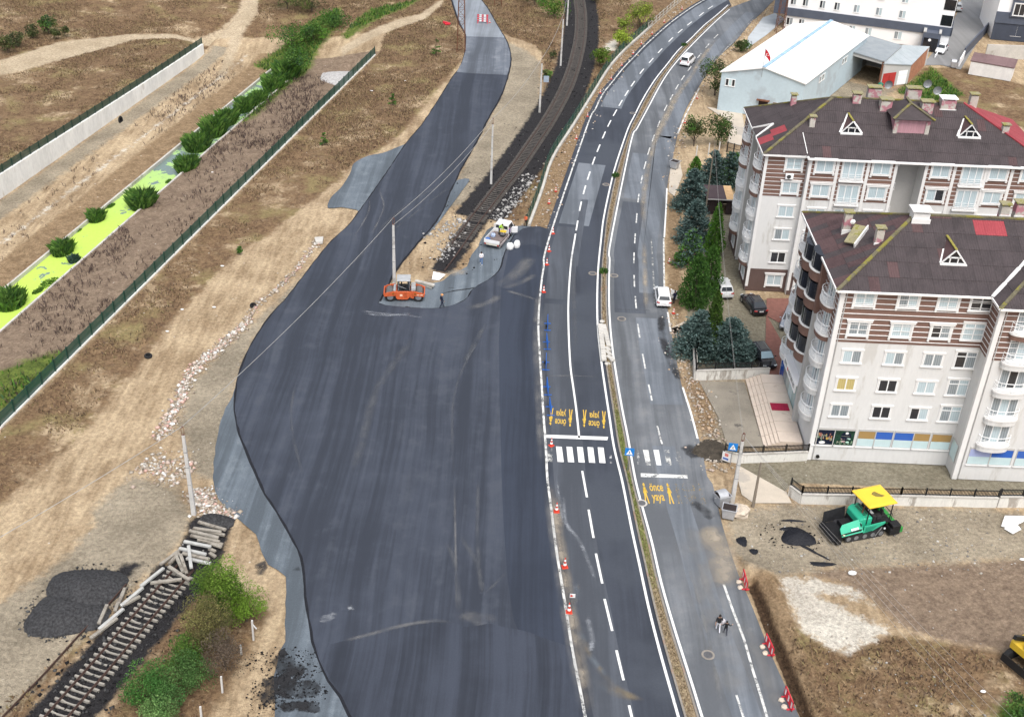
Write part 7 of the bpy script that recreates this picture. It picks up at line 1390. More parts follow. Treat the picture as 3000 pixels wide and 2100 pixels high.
for p,r_,h_,lb in(((2000,430),3.2,3.4,'round blue green bush at the canal end'),((1960,290),4.6,3.8,'large bright topped reed bank beyond the canal end'),((2110,250),3.0,3.0,'mid green bush right of the reed bank'),((2240,190),3.6,3.4,'light green bush by the top of the stream')):
 x,y=TG(0,0,[p],-1.2)[0];crown_tree('bush',(x,y,-1.6),h_,r_,GR+LG,lb,n=1500,clumps=26,leaf=.34,base=.02,cat='bush')
for k,(i,j,p,r_)in enumerate(((0,1,(330,300),1.6),(0,1,(255,355),.9),(0,0,(740,1390),1.0),(0,0,(520,1555),.8),(0,0,(450,1590),1.2),(0,0,(1135,1225),.7))):
 x,y=TG(i,j,[p],wz)[0];reed((x,y,wz),r_,.35,[(.10,.22,.03),(.07,.16,.02)],['long low weed mat','small weed mat below the long one','weed mat beside the low dark clump','small weed patch by the left kerb','weed patch at the kerb above the broad clump','tiny weed tuft at the right kerb'][k]+' on the duckweed',n=260,squash=.5,ang=R(70),name='water_weed')
for(i,j,p,h,r_,cols,lb,nn)in((0,0,(55,355),3.4,2.0,OL,'dark bush at the far left edge of the hillside track',900),(0,0,(120,315),3.0,1.7,OL,'second dark bush from the left on the hillside',800),(0,0,(228,255),2.6,1.5,OL,'small bush left of the hillside pair',700),(0,0,(325,225),3.6,2.1,OL+GR,'tallest bush of the hillside group',1100),(0,0,(375,255),2.0,1.1,OL,'low bush at the right end of the hillside group',500),(0,0,(437,235),1.6,.9,OL,'tiny lone bush on the hillside',350),(0,0,(1935,90),6.0,4.0,GR+OL,'dark green tree at the top, left of the olive one',2200),(0,0,(2100,110),6.5,4.2,OL+[(.12,.16,.04)],'olive green tree at the top edge',2200),(1,0,(1430,110),4.5,4.0,YG[2:]+LG,'bright green scrub left of the railway at the top',1800),(1,0,(1300,30),4.0,4.0,GR+OL,'green scrub at the top edge left of the railway',1500),(1,0,(1735,450),4.2,2.3,[(.09,.16,.02),(.13,.2,.03)],'round mid green shrub by the net fence',1300),(1,0,(1895,325),3.6,2.0,[(.27,.36,.045),(.33,.42,.06)],'vivid yellow green shrub at the wall',1200),(1,0,(2010,200),6.0,2.9,YG,'tall yellow green tree above the wall',1900),(1,0,(1900,220),3.6,1.9,YG,'lower yellowish shrub beside the tall yellow green tree',900),(1,0,(1710,20),3.0,1.8,OL,'olive shrub at the top right of the railway',500),(1,0,(1425,395),1.6,.8,OL,'small bush by the concrete poles',260),(1,0,(1385,540),2.2,1.0,OL+GR,'narrow green bush behind the little sign',420),(2,1,(-10,170),2.0,1.2,GR,'small bush at the road edge below the conifers',400)):
 x,y=TG(i,j,[p],-1.0 if i==0 and p[0]>1800 else 0)[0];crown_tree('tree' if h>4 else 'bush',(x,y),h,r_,cols,lb,n=nn,clumps=22,leaf=.30,base=.08,cat='tree' if h>4 else 'bush')
for(i,j,p,h,lb)in((1,0,(637,372),3.2,'tallest young fir in the dry grass near the lattice mast'),(1,0,(345,705),1.7,'small young fir in the middle of the dry grass'),(0,0,(2182,975),1.8,'small young fir nearest the green fence'),(0,1,(1615,105),.9,'tiny fir seedling near the sand road')):
 x,y=TG(i,j,[p])[0];conifer('fir_tree',(x,y),h,h*.3,LG+GR,lb,n=500,leaf=.22)
for(p,h,r_,cols,lb,nn,lf)in(((1500,900),5.2,2.5,[(.10,.19,.02),(.13,.22,.03),(.075,.15,.02)],'bright green tree beside the cut off track',10000,.13),((1660,960),3.6,1.9,[(.11,.2,.02),(.14,.24,.03)],'bright green side tree next to the leaning post',5500,.13),((1430,1120),4.4,2.4,[(.14,.13,.05),(.18,.17,.06),(.10,.10,.04)],'brownish green tree in the middle of the thicket',8500,.12),((1520,1290),3.0,2.1,[(.13,.10,.075),(.17,.13,.1),(.10,.08,.06)],'leafless grey brown bush at the thicket edge',4500,.1),((1260,1260),2.6,1.7,[(.07,.15,.025),(.1,.18,.03)],'low bright bush between the brown tree and the track',4500,.13),((1290,1400),3.0,2.0,[(.06,.14,.035),(.09,.17,.05)],'soft green bush below the brown tree',5500,.12),((1010,1500),3.2,2.0,[(.05,.14,.03),(.08,.19,.04)],'round green bush near the bottom edge',5500,.13),((1130,1560),2.4,1.6,[(.07,.16,.045),(.1,.2,.06)],'pale green bush right of the round one',4000,.13),((1090,1660),2.2,1.5,[(.14,.26,.08),(.18,.3,.1)],'pale leafed sapling at the bottom edge',3500,.14)):
 x,y=TG(0,2,[p])[0];crown_tree('tree' if h>3.5 else 'bush',(x,y),h,r_,cols,lb,n=nn,clumps=30,leaf=lf,base=.12,cat='tree' if h>3.5 else 'bush')
def zk(p):return G(*Zm(1960,440,5.02,[p])[0])
def zl(p):return G(*Zm(1900,820,5.467,[p])[0])
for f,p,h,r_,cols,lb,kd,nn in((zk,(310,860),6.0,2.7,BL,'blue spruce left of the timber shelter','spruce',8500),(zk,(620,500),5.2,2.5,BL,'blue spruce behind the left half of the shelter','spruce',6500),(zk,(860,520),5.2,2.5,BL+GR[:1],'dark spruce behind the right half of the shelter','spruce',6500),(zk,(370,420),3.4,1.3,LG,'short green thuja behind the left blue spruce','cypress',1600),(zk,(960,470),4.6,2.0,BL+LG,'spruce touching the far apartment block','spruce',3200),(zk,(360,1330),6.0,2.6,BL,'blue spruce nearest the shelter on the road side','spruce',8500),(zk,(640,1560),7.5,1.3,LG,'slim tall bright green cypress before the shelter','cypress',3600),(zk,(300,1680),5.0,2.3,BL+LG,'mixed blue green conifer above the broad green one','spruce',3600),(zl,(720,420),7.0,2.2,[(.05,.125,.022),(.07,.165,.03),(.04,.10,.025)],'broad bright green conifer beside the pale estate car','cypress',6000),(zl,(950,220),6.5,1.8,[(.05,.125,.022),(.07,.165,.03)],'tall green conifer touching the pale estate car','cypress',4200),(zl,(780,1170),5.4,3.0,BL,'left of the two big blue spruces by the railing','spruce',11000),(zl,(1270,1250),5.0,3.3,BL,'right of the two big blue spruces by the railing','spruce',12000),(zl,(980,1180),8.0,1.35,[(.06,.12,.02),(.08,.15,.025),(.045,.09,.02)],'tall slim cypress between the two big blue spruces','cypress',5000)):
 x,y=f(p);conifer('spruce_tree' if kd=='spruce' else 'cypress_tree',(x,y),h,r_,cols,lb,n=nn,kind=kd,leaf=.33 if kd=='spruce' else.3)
for p,h,r_,lb in(((215,640),7.0,3.3,'large dark green tree at the left corner of the warehouse'),((75,980),5.0,2.2,'left of two small olive trees behind the shelter'),((235,975),5.2,2.4,'right of two small olive trees behind the shelter'),((390,345),2.2,1.8,'dry olive scrub left of the warehouse wall')):
 x,y=TG(2,0,[p])[0];crown_tree('tree',(x,y),h,r_,OL+GR[:2],lb,n=int(900*r_),clumps=30,leaf=.28,base=.1)
x,y=TG(2,2,[(2230,1590)])[0];crown_tree('bush',(x,y),1.6,1.5,GR,'green bush in the bottom right corner',n=1200,clumps=18,leaf=.2,base=.02,cat='bush')
# dry grass, dead stalks, weeds: too many to count
def scatter(key,n,xr,yr,thr=.4,dens=None):
 out=[];need=n;Sx=saxis;Tx=taxis
 global ROADM
 if ROADM is None:ROADM=np.maximum.reduce([sdist(q_,XX,YY)for q_ in(new_poly,far2,offset(WL,.7)+offset(ER,-3)[::-1],offset(ER,.55)+EE[::-1])])
 while need>0:
  x=RS.uniform(*xr,need*3);y=RS.uniform(*yr,need*3)
  ok=np.abs(x)<.46*y+10;x,y=x[ok],y[ok];s,t=st(x,y);i=np.clip(np.searchsorted(Sx,s),0,len(Sx)-1);j=np.clip(np.searchsorted(Tx,t),0,len(Tx)-1)
  z=zones[key][i,j]if isinstance(key,str)else key(s,t,i,j);m=(z>thr)&(ROADM[i,j]<-.1);zg=ZZ[i,j]
  m&=(vnoise(x,y,.16,7)*1.1+vnoise(x,y,.55,8)+vnoise(x,y,1.7,9)*.7+RS.normal(size=len(x))*.3)>.05
  out.append(np.stack((x[m],y[m],zg[m]),1)[:need]);need-=len(out[-1])
  if len(out)>40:break
 return np.concatenate(out)
def notroad(s,t,i,j):return np.minimum(zones['grass'][i,j],-np.maximum(np.maximum(zones['sand'][i,j],zones['green'][i,j]),np.maximum(zones['pale'][i,j],zones['ballast'][i,j])))
P=scatter(notroad,95000,(-115,60),(54,270));DG=[(.19,.128,.075),(.27,.19,.11),(.13,.085,.055),(.09,.06,.042),(.22,.175,.085)]
co,fa,cl=blades(P,.26,1.4,.11,DG,.35);tag(link('dry_grass',tint_mesh('dry_grass',co,fa,cl,DRY)),'brown dry grass and thistles over the banks and verges',kind='stuff')
def bankf(s,t,i,j):return np.where((t>-14.3)&(t<-1)&(s<118),1,np.where((t<-24)&(t>-30)&(s<120)&(RS.rand(len(t))<.45),1,0))
P=scatter(bankf,2600,(-70,-20),(80,215),.5);co,fa,cl=blades(np.repeat(P,3,0)+RS.normal(size=(len(P)*3,3))*np.array((.12,.12,0)),.6,.7,.07,[(.10,.07,.062),(.14,.098,.08),(.075,.055,.05)],.3)
tag(link('dead_stalks',tint_mesh('dead_stalks',co,fa,cl,DRY)),'dark dead stalks standing on the canal banks',kind='stuff')
P=scatter('green',9000,(-115,112),(54,270),.2);co,fa,cl=blades(P,.55,.9,.16,GR+LG+[(.12,.16,.04)],.35);tag(link('green_weeds',tint_mesh('green_weeds',co,fa,cl,LEAF)),'green weeds on damp ground',kind='stuff')
M1=[]
for _ in range(7000):
 i=RS.randint(0,259);f=.18+.64*RS.rand();t=RS.rand();a=(A_[i][0]*(1-t)+A_[i+1][0]*t,A_[i][1]*(1-t)+A_[i+1][1]*t);c=(B_[i][0]*(1-t)+B_[i+1][0]*t,B_[i][1]*(1-t)+B_[i+1][1]*t);M1.append((a[0]+(c[0]-a[0])*f,a[1]+(c[1]-a[1])*f,.19))
M1=np.array(M1);gq=np.exp(-((M1[:,1]-88)/13)**2);co,fa,cl=blades(M1,.2,1.2,.1,[(.28,.21,.13),(.22,.16,.1),(.33,.26,.16)],.35);g4=np.repeat(gq*(RS.rand(len(gq))<.8),4)[:,None];cl=cl*(1-g4)+g4*np.array((.15,.19,.05));tag(link('median_grass',tint_mesh('median_grass',co,fa,cl,DRY)),'short dry and green grass on the median',kind='stuff')
for c in(TG(1,0,[(1845,1195)])[0],TG(1,1,[(1762,235)])[0],z8([(1930,525)])[0]):reed((*c,.2),.55,.6,GR,'dark green tuft on the median %s'%('near the far manhole' if c[1]>140 and c[1]<200 else 'level with the parked hatchback' if c[1]<140 else 'beside the driving van'),n=120,name='grass_tuft')
# stones
def stones(name,P,sz,cols,label,kind='stuff',flat=.7):
 n=len(P);base=np.array(((1,0,0),(-1,0,0),(0,1,0),(0,-1,0),(0,0,1),(0,0,-1.0)));f8=np.array(((0,2,4),(2,1,4),(1,3,4),(3,0,4),(2,0,5),(1,2,5),(3,1,5),(0,3,5)))
 s=(sz*(.35+2.2*RS.rand(n)**5))[:,None,None];j=base[None]*(1+.5*RS.normal(size=(n,6,1))*.5)*s*np.array((1,1,flat));a=RS.rand(n)*6.283;ca,sa=np.cos(a)[:,None],np.sin(a)[:,None]
 q_=j.copy();q_[...,0]=j[...,0]*ca-j[...,1]*sa;q_[...,1]=j[...,0]*sa+j[...,1]*ca;co=(q_+P[:,None,:]).reshape(-1,3);fa=(f8[None]+6*np.arange(n)[:,None,None]).reshape(-1,3)
 c=np.array(cols)[RS.randint(0,len(cols),n)]*(.75+.4*RS.rand(n)[:,None]);me=tint_mesh(name,co,fa,np.repeat(c,6,0),DRY);return tag(link(name,me),label,kind=kind)
def along(pts,n,w_,z=.02):
 D=polylen(pts);o_=[]
 for _ in range(n):
  (x,y),d=at_len(pts,D,RS.rand()*D[-1]);e=RS.normal()*w_*.5;o_.append((x+d[1]*e,y-d[0]*e,z))
 return np.array(o_)
rub=TG(0,1,[(2150,0),(1930,280),(1830,370),(1740,430),(1650,570),(1460,740),(1330,850),(1250,970),(1190,1120),(1100,1290),(1050,1350)])
WS=[(.60,.56,.50),(.48,.42,.35),(.54,.43,.36),(.40,.34,.27)]
stones('rubble',np.concatenate((along(rub,1300,.5),along(rub[4:],1300,.9),along(TG(0,2,[(1330,70),(1370,180),(1480,230),(1540,290)]),1100,1.2),along(TG(0,1,[(960,1500),(1100,1540),(1260,1600)]),700,2.2))),.115,WS+[(.58,.38,.32),(.74,.72,.68),(.36,.31,.25)],'pale strip of broken stone and brick along the sand road')
stones('gravel',np.concatenate((along(LOWWALL,500,1.2),along(offset(LOWWALL,-1.6),1100,1.6),along(TG(1,0,[(2296,850),(2250,1000),(2190,1260)]),350,1.5),along(TG(2,1,[(0,620),(30,820),(80,1000),(180,1300),(240,1560)]),1400,1.5),along(TG(1,1,[(2230,500),(2280,760),(2296,900)]),300,1.5),along(offset(EE[:90],-.7),700,1.0))),.095,WS+[(.5,.36,.24)],'loose pale stones along the road verges')
stones('gravel',np.concatenate((along(RAIL2,2600,5.2),along(RAIL1,1800,3.6))),.085,[(.012,.012,.014),(.03,.03,.032),(.07,.07,.07)],'dark railway ballast stones');stones('gravel',np.concatenate((along(TG(1,0,[(1290,1180),(1130,1380),(1040,1480)]),500,1.5),along(TG(1,0,[(560,1600),(700,1510),(820,1480)])+TG(1,1,[(640,150)]),420,1.6))),.13,[(.5,.49,.47),(.35,.34,.33)],'pale crushed stone beside the track end')
yl=np.array([(*G(RS.uniform(2150,3000),RS.uniform(1480,1680)),-.05)for _ in range(900)]+[(*G(RS.uniform(2350,3000),RS.uniform(1650,2095)),.0)for _ in range(260)])
def disc(p,rx,ry,n,z=0.0):c=TG(*p[:2],[p[2]])[0];a=RS.rand(n)*6.283;q_=RS.rand(n)**.5;return np.stack((c[0]+rx*q_*np.cos(a),c[1]+ry*q_*np.sin(a),np.full(n,z)),1)
stones('gravel',np.concatenate((disc((0,2,(570,760)),3.7,3.4,700),disc((0,2,(450,920)),3.9,2.9,700))),.06,[(.02,.02,.022),(.06,.06,.06),(.1,.1,.1)],'dark stones spilled around the gravel heap')
stones('bitumen_lumps',np.concatenate((disc((0,2,(1930,1240)),3.2,1.6,700,.03),disc((0,2,(1930,1440)),3.0,1.8,800,.03),disc((0,2,(1780,1560)),1.2,1.6,200,.03),disc((2,2,(740,400)),2.8,2.2,350,.0))),.045,[(.008,.008,.01),(.016,.016,.018)],'black lumps of bitumen dropped beside the new asphalt')
stones('gravel',yl,.06,[(.3,.28,.25),(.4,.37,.32),(.2,.19,.18),(.55,.53,.5)],'scattered stones over the yard and the vacant lot')
# poles, wires, masts
polem=mat('concrete pole',(.52,.51,.49),var=.14,sc=1.5,c2=(.36,.35,.33),c2t=.6);woodp=mat('weathered pole',(.20,.17,.135),var=.3,sc=2,stretch=(3,3,.3));insm=mat('porcelain',(.12,.05,.04),rough=.3);wire_m=mat('aluminium wire',(.40,.39,.37),rough=.5,metal=.3)
def pole(b_px,t_px,label,m=None,r=.17,arm=True):
 x,y=G(*b_px);h=hgt(b_px,t_px);rt=empty('utility_pole',(x,y,0),label=label,cat='pole')
 MB().loft([[(a*r*k,c*r*k*.8,z)for a,c in((-1,-1),(1,-1),(1,1),(-1,1))]for k,z in((1,-.3),(.62,h-.9))]).build('shaft',m or polem,rt,bevel=.02)
 if arm:
  MB().tube([(-.1,0,h-.95),(-.12,0,h-.1),(0,0,h),(.12,0,h-.1),(.1,0,h-.95)],.025).build('bracket',rust,rt)
  for z in(h-.05,h-.85):MB().lathe([(.03,z-.1),(.08,z-.06),(.05,z),(.08,z+.05),(.02,z+.1)],8).build('insulator',insm,rt)
  for z in(h*.72,h*.55,h*.35):MB().box((-.16,-.14,z-.03),(.16,.14,z+.03)).build('clamp',wirem,rt)
 return Vector((x,y,h))
tops=[pole((568,1505),(531,1249),'concrete pole leaning by the pinkish rubble at lower left',r=.2),pole((1155.5,832.8),(1149.4,638),'concrete pole standing right behind the orange roller',r=.2),pole((1438.6,537.9),(1442,346),'concrete pole between the new road and the railway'),pole((1580.6,328.8),(1585.8,170),'concrete pole by the little blue grey sign'),pole((1642.4,192),(1647.6,41.8),'fourth concrete pole along the railway'),pole((1660.7,74.5),(1668,-70),'farthest concrete pole, cut by the top edge')]
def wire(a,b_,sag,label,r=.028):
 pts=[a*(1-t)+b_*t-Vector((0,0,sag*4*t*(1-t)))for t in np.linspace(0,1,17)]
 o=MB().tube([p-a for p in pts],r,5).build('power_line',wire_m,None,loc=tuple(a));tag(o,label,'wire')
d0=(tops[0]-tops[1]).normalized();wire(tops[0],Vector((tops[0].x-22,tops[0].y-31,9.0)),.6,'wire from the lower left pole out of the picture')
for k,lb in enumerate(('wire from the lower left pole to the pole behind the roller','wire from the roller pole across the new road','wire between the second and third railway side poles','wire between the third and fourth railway side poles','wire between the two farthest poles')):wire(tops[k],tops[k+1],.7,lb)
wire(tops[1]-Vector((0,0,.9)),tops[2]-Vector((0,0,.9)),.9,'lower of two wires across the new road')
pR=pole((2145,1468.6),(2181,1268),'grey concrete pole beside the waste bins',r=.2);pW=pole((2206,1483),(2229,1330),'brown timber pole right of the waste bins',m=woodp,r=.13,arm=False)
for k in range(4):wire(pR+Vector((.15*k-.2,.1*k,-.25*k)),Vector((33+1.3*k,50,6.3-.25*k)),.5,('topmost','second','third','lowest')[k]+' of the wires from the bin pole over the vacant lot',.009)
pT=pole((2064,640),(2072,420),'thin timber pole among the spruces',m=woodp,r=.1,arm=False)
for k in range(2):wire(pR+Vector((0,0,-.3-.3*k)),pT+Vector((0,0,-.3*k)),1.1,('upper','lower')[k]+' wire from the bin pole to the spruce pole',.009)
def mast(px,h,w_,label):
 x,y=G(*px);rt=empty('lattice_mast',(x,y,0),label=label,cat='mast');n=int(h/1.3)
 for sx in(-1,1):
  for sy in(-1,1):MB().beam((sx*w_,sy*w_,0),(sx*w_*.35,sy*w_*.35,h),.09,.09).build('leg',rust,rt)
 for f,(ax_,ay_)in enumerate(((1,0),(0,1),(-1,0),(0,-1))):
  b=MB()
  for i in range(n):
   k0,k1=w_*(1-.65*i/n),w_*(1-.65*(i+1)/n);z0,z1=h*i/n,h*(i+1)/n;s=1 if i%2 else-1
   p=lambda kk,q,z:(ax_*kk-ay_*kk*q,ay_*kk+ax_*kk*q,z);b.beam(p(k0,s,z0),p(k1,-s,z1),.05,.05).beam(p(k1,-1,z1),p(k1,1,z1),.04,.04)
  tag(b.build('lattice_bracing',rust,rt),kind='stuff')
 for z in(h*.62,h*.85):MB().beam((-1.6,0,z),(1.6,0,z),.1,.1).build('crossarm',rust,rt)
mast((1350.6,151),21,.75,'rusty lattice mast at the left edge of the far new road');mast((1459,15),21,.75,'second lattice mast at the top centre edge');mast((2283,97),20,.8,'lattice mast behind the warehouse corner')
# cones, barriers, signs
conr=mat('cone red',(.55,.05,.025),rough=.5,var=.1);conw=mat('cone white',(.8,.8,.79),rough=.5)
cone_kit=[('base',MB().box((-.24,-.24,0),(.24,.24,.06)).mesh('base',conr,bevel=.02))]+[('cone_band',MB().lathe([(r0,z0),(r1,z1)],12).mesh('cone_band',m_))for r0,z0,r1,z1,m_ in((.17,.06,.142,.24,conr),(.142,.24,.112,.44,conw),(.112,.44,.085,.6,conr),(.085,.6,.058,.78,conw),(.058,.78,.035,.92,conr))]
proto=None
def cone(p,z,label,sc=1.0):
 global proto
 if proto is None:
  rt=empty('traffic_cone')
  for nm,me_ in cone_kit:link(nm,me_,rt)
  proto=rt
 else:rt=copy_tree(proto)
 rt.location=(*p,z);rt.scale=(sc,)*3;rt.rotation_euler.z=random.uniform(0,1);tag(rt,label,'cone','traffic cones along the works');return rt
for p,lb in(((1397,86),'farthest of three cones beside the white edge line below the pickup'),((1382,176),'middle of three cones beside the white edge line below the pickup'),((1361,360),'nearest of three cones beside the white edge line below the pickup'),((1412,1392),'cone standing at the corner of the zebra crossing'),((1423,1575),'cone on the road edge level with the pickup')):
 i_,j_=(1,1)if p[0]!=1423 else(1,0);cone(TG(i_,j_,[p])[0],Z_OLD,'red and white '+lb,1.0)
for p,lb in(((1447,229),'cone below the zebra crossing, first on the dusty strip'),((1502,602),'second cone down the dusty strip'),((1530,905),'lowest cone, with a small arrow board behind it')):cone(TG(1,2,[p])[0],Z_OLD+.01,'red and white '+lb,1.1)
for k,p in enumerate(z8([(1930,112),(1735,257),(1597,390),(1478,500),(1385,612),(1260,742),(1143,895),(1022,1052),(880,1312),(757,1562)])+TG(1,0,[(1466,1292),(1421,1372)])):cone((p[0]-.5,p[1]),Z_OLD,'small %s cone at the left edge of the upper dual road'%('topmost','second','third','fourth','fifth','sixth','seventh','eighth','ninth','tenth','eleventh','last')[k],.8)
for k,p in enumerate(TG(1,1,[(2205,160),(2234,500)])+z8([(2075,1105),(1940,1380)])+TG(1,0,[(998,158)])):cone(p,.09 if k==4 else 0,('cone on the brown verge above the white hatchback','toppled looking cone just below the white hatchback','cone at the road edge near the large dark tree','cone at the right road edge above the waste bin','small cone right of the far red barrier')[k],.8)
x,y=TG(1,2,[(1545,835)])[0];o=MB().box((-.22,-.02,.85),(.22,0,1.25)).build('arrow_board',conw,None,loc=(x+.05,y-.4,Z_OLD));MB().cyl((0,.0,0),(0,.0,.9),.03).build('stand',wirem,o);MB().add([(-.18,-.026,1.2),(-.18,-.026,.9),(.1,-.026,1.05)],[(0,1,2)]).build('arrow',conr,o);tag(o,'small white board with a red arrow behind the lowest cone','sign')
bluem=mat('blue barrier paint',(.02,.13,.50),rough=.45,var=.15)
for k,(a,c)in enumerate((((207,140),(206,232)),((185,400),(214,490)),((186,680),(184,776)),((188,1020),(222,1122)),((225,1298),(262,1402)))):
 pa,pb=ZG(1560,920,4.727,[a,c]);L_=2.1;mx_,my_=mid(pa,pb);an=math.atan2(pa[1]-pb[1],pa[0]-pb[0]);an=math.pi/2+(an-math.pi/2)*.4
 rt=empty('crowd_barrier',(mx_,my_,Z_OLD),an,label='%s blue steel crowd barrier standing on the left carriageway'%('farthest','second farthest','middle','second nearest','nearest, over the yellow lettering,')[k],cat='barrier',group='blue crowd barriers')
 MB().tube([(-L_/2,0,.1),(-L_/2,0,1.05),(L_/2,0,1.05),(L_/2,0,.1)],.03).tube([(-L_/2,0,.25),(L_/2,0,.25)],.03).build('frame',bluem,rt)
 b=MB()
 for i in range(1,12):b.cyl((-L_/2+L_*i/12,0,.25),(-L_/2+L_*i/12,0,1.05),.016,n=5)
 tag(b.build('barrier_bars',bluem,rt),kind='stuff')
 for s in(-1,1):MB().beam((s*L_*.36,-.38,.04),(s*L_*.36,.38,.04),.07,.06).build('foot',bluem,rt)
 if k in(0,2):MB().obox((-.3 if k==0 else.3,.1,.35),(.3,.25,.35)).build('ballast_bag',blk,rt,bevel=.08)
redn=mat('red plastic',(.60,.03,.05),rough=.45,var=.1);rocks=mat('pale rock',(.55,.47,.38),var=.25,sc=3,bump=.3)
def rock(loc,s,label):
 bm=bmesh.new();bmesh.ops.create_icosphere(bm,subdivisions=2,radius=s);rs=random.Random(int(loc[0]*100))
 for v in bm.verts:v.co*=1+rs.uniform(-.2,.2);v.co.z*=.65
 me=bpy.data.meshes.new('rock');bm.to_mesh(me);bm.free();me.materials.append(rocks);return tag(link('rock',me,None,(*loc,s*.3)),label,'rock')
for k,(p0,p1)in enumerate((((397,650),(420,745)),((553,1080),(590,1185)),((680,1430),(720,1550)))):
 pa,pb=TG(2,2,[p0,p1]);pb=(pb[0],pb[1]);pa=(pa[0],pa[1]-.75);an=math.atan2(pb[1]-pa[1],pb[0]-pa[0]);L_=1.75;nm=('upper','middle','lower')[k]
 rt=empty('plastic_barrier',(*mid(pa,pb),0),an,label='%s of three red and white plastic barriers by the trench'%nm,cat='barrier',group='red barriers by the trench')
 MB().box((-L_/2,-.04,.15),(-L_/2+.1,.04,1.0)).box((L_/2-.1,-.04,.15),(L_/2,.04,1.0)).box((-L_/2,-.04,.88),(L_/2,.04,1.0)).box((-L_/2,-.04,.15),(L_/2,.04,.27)).build('frame',redn,rt,bevel=.01)
 for i in range(7):MB().box((-L_/2+.14+.215*i,-.03,.27),(-L_/2+.26+.215*i,.03,.88)).build('slat',redn if i%3 else conw,rt)
 for s in(-1,1):MB().box((s*.6-.05,-.3,0),(s*.6+.05,.3,.15)).build('foot',redn,rt,bevel=.02)
 for s in(0,1):q_=fx_(pa,pb,.18+.7*s);rock((q_[0]-.38,q_[1]-.05),.24,'pale rock on the %s foot of the %s red barrier'%('far' if s==0 else 'near',nm))
x,y=TG(1,0,[(950,162)])[0];rt=empty('road_barrier',(x,y,Z_NEW),0,label='red and white barrier standing across the far pale road',cat='barrier')
for z in(.35,.75,1.15,1.5):
 for i in range(5):MB().box((-1.1+.44*i,-.03,z),(-1.1+.44*(i+1)-.005,.03,z+.2)).build('board_stripe',redn if i%2==0 else conw,rt)
for s in(-1,1):MB().box((s*.95-.05,-.06,0),(s*.95+.05,.06,1.75)).box((s*.95-.06,-.4,0),(s*.95+.06,.4,.06)).build('leg',redn,rt)
x,y=TG(1,0,[(708,165)])[0];tag(MB().obox((0,0,.25),(1.5,.5,.4),(0,.3,.2)).obox((.2,-.4,.15),(1.0,.3,.25),(.2,0,.5)).build('toppled_barrier',redn,None,loc=(x,y,0)),'toppled red barrier left of the far new road','barrier')
def ped_sign(px,h,label,rz=0,sz=.7):
 x,y=G(*px);rt=empty('crossing_sign',(x,y,.1),rz,label=label,cat='sign');MB().cyl((0,.03,0),(0,.03,h),.035).build('post',wirem,rt)
 o=MB().box((-sz/2,-.02,h-sz),(sz/2,.0,h)).build('sign_plate',mat('sign blue',(.015,.20,.58),rough=.35),rt);MB().add([(-sz*.36,-.026,h-sz*.86),(sz*.36,-.026,h-sz*.86),(0,-.026,h-sz*.14)],[(0,1,2)]).build('white_triangle',conw,o)
 c=h-sz*.58;b=MB();b.add([(math.cos(a)*.035,-.03,c+.12+math.sin(a)*.035)for a in np.linspace(0,6.283,9)[:-1]],[tuple(range(8))]);b.add([(-.03,-.03,c+.08),(.04,-.03,c+.08),(.03,-.03,c-.05),(-.03,-.03,c-.05)],[(0,1,2,3)]);b.add([(-.03,-.03,c-.05),(0,-.03,c-.05),(-.06,-.03,c-.18),(-.1,-.03,c-.18)],[(0,1,2,3)]);b.add([(0,-.03,c-.05),(.03,-.03,c-.05),(.1,-.03,c-.18),(.06,-.03,c-.18)],[(0,1,2,3)]);b.build('pedestrian_symbol',blk,o)
ped_sign(Zm(1580,1180,4.2519,[(1097,865)])[0],2.7,'blue pedestrian crossing sign standing in the grass median',R(-4),.85);ped_sign((2138,1366),2.6,'blue pedestrian crossing sign before the white corner wall',R(-8),.85)
x,y=G(2125,1352);o=MB().box((-.45,-.03,.1),(.45,0,1.1)).build('notice_board',conw,None,loc=(x,y-.25,.15),rz=R(-30));MB().box((-.2,-.04,.65),(.15,-.031,1.0)).build('red_print',mat('red print',(.6,.2,.18),var=.4,sc=8),o);MB().box((-.35,-.04,.25),(.2,-.031,.5)).build('blue_print',mat('blue print',(.12,.2,.5),var=.4,sc=8),o);tag(o,'white notice with red and blue print on the corner wall','notice')
x,y=G(*T(1,0,[(1375,600)])[0]);rt=empty('track_sign',(x,y,0),0,label='small blue grey sign plate beside the railway',cat='sign');MB().cyl((0,0,0),(0,0,1.6),.03).build('post',wirem,rt);MB().box((-.45,-.03,1.2),(.45,0,2.3)).build('sign_plate',mat('blue grey plate',(.30,.36,.43)),rt)
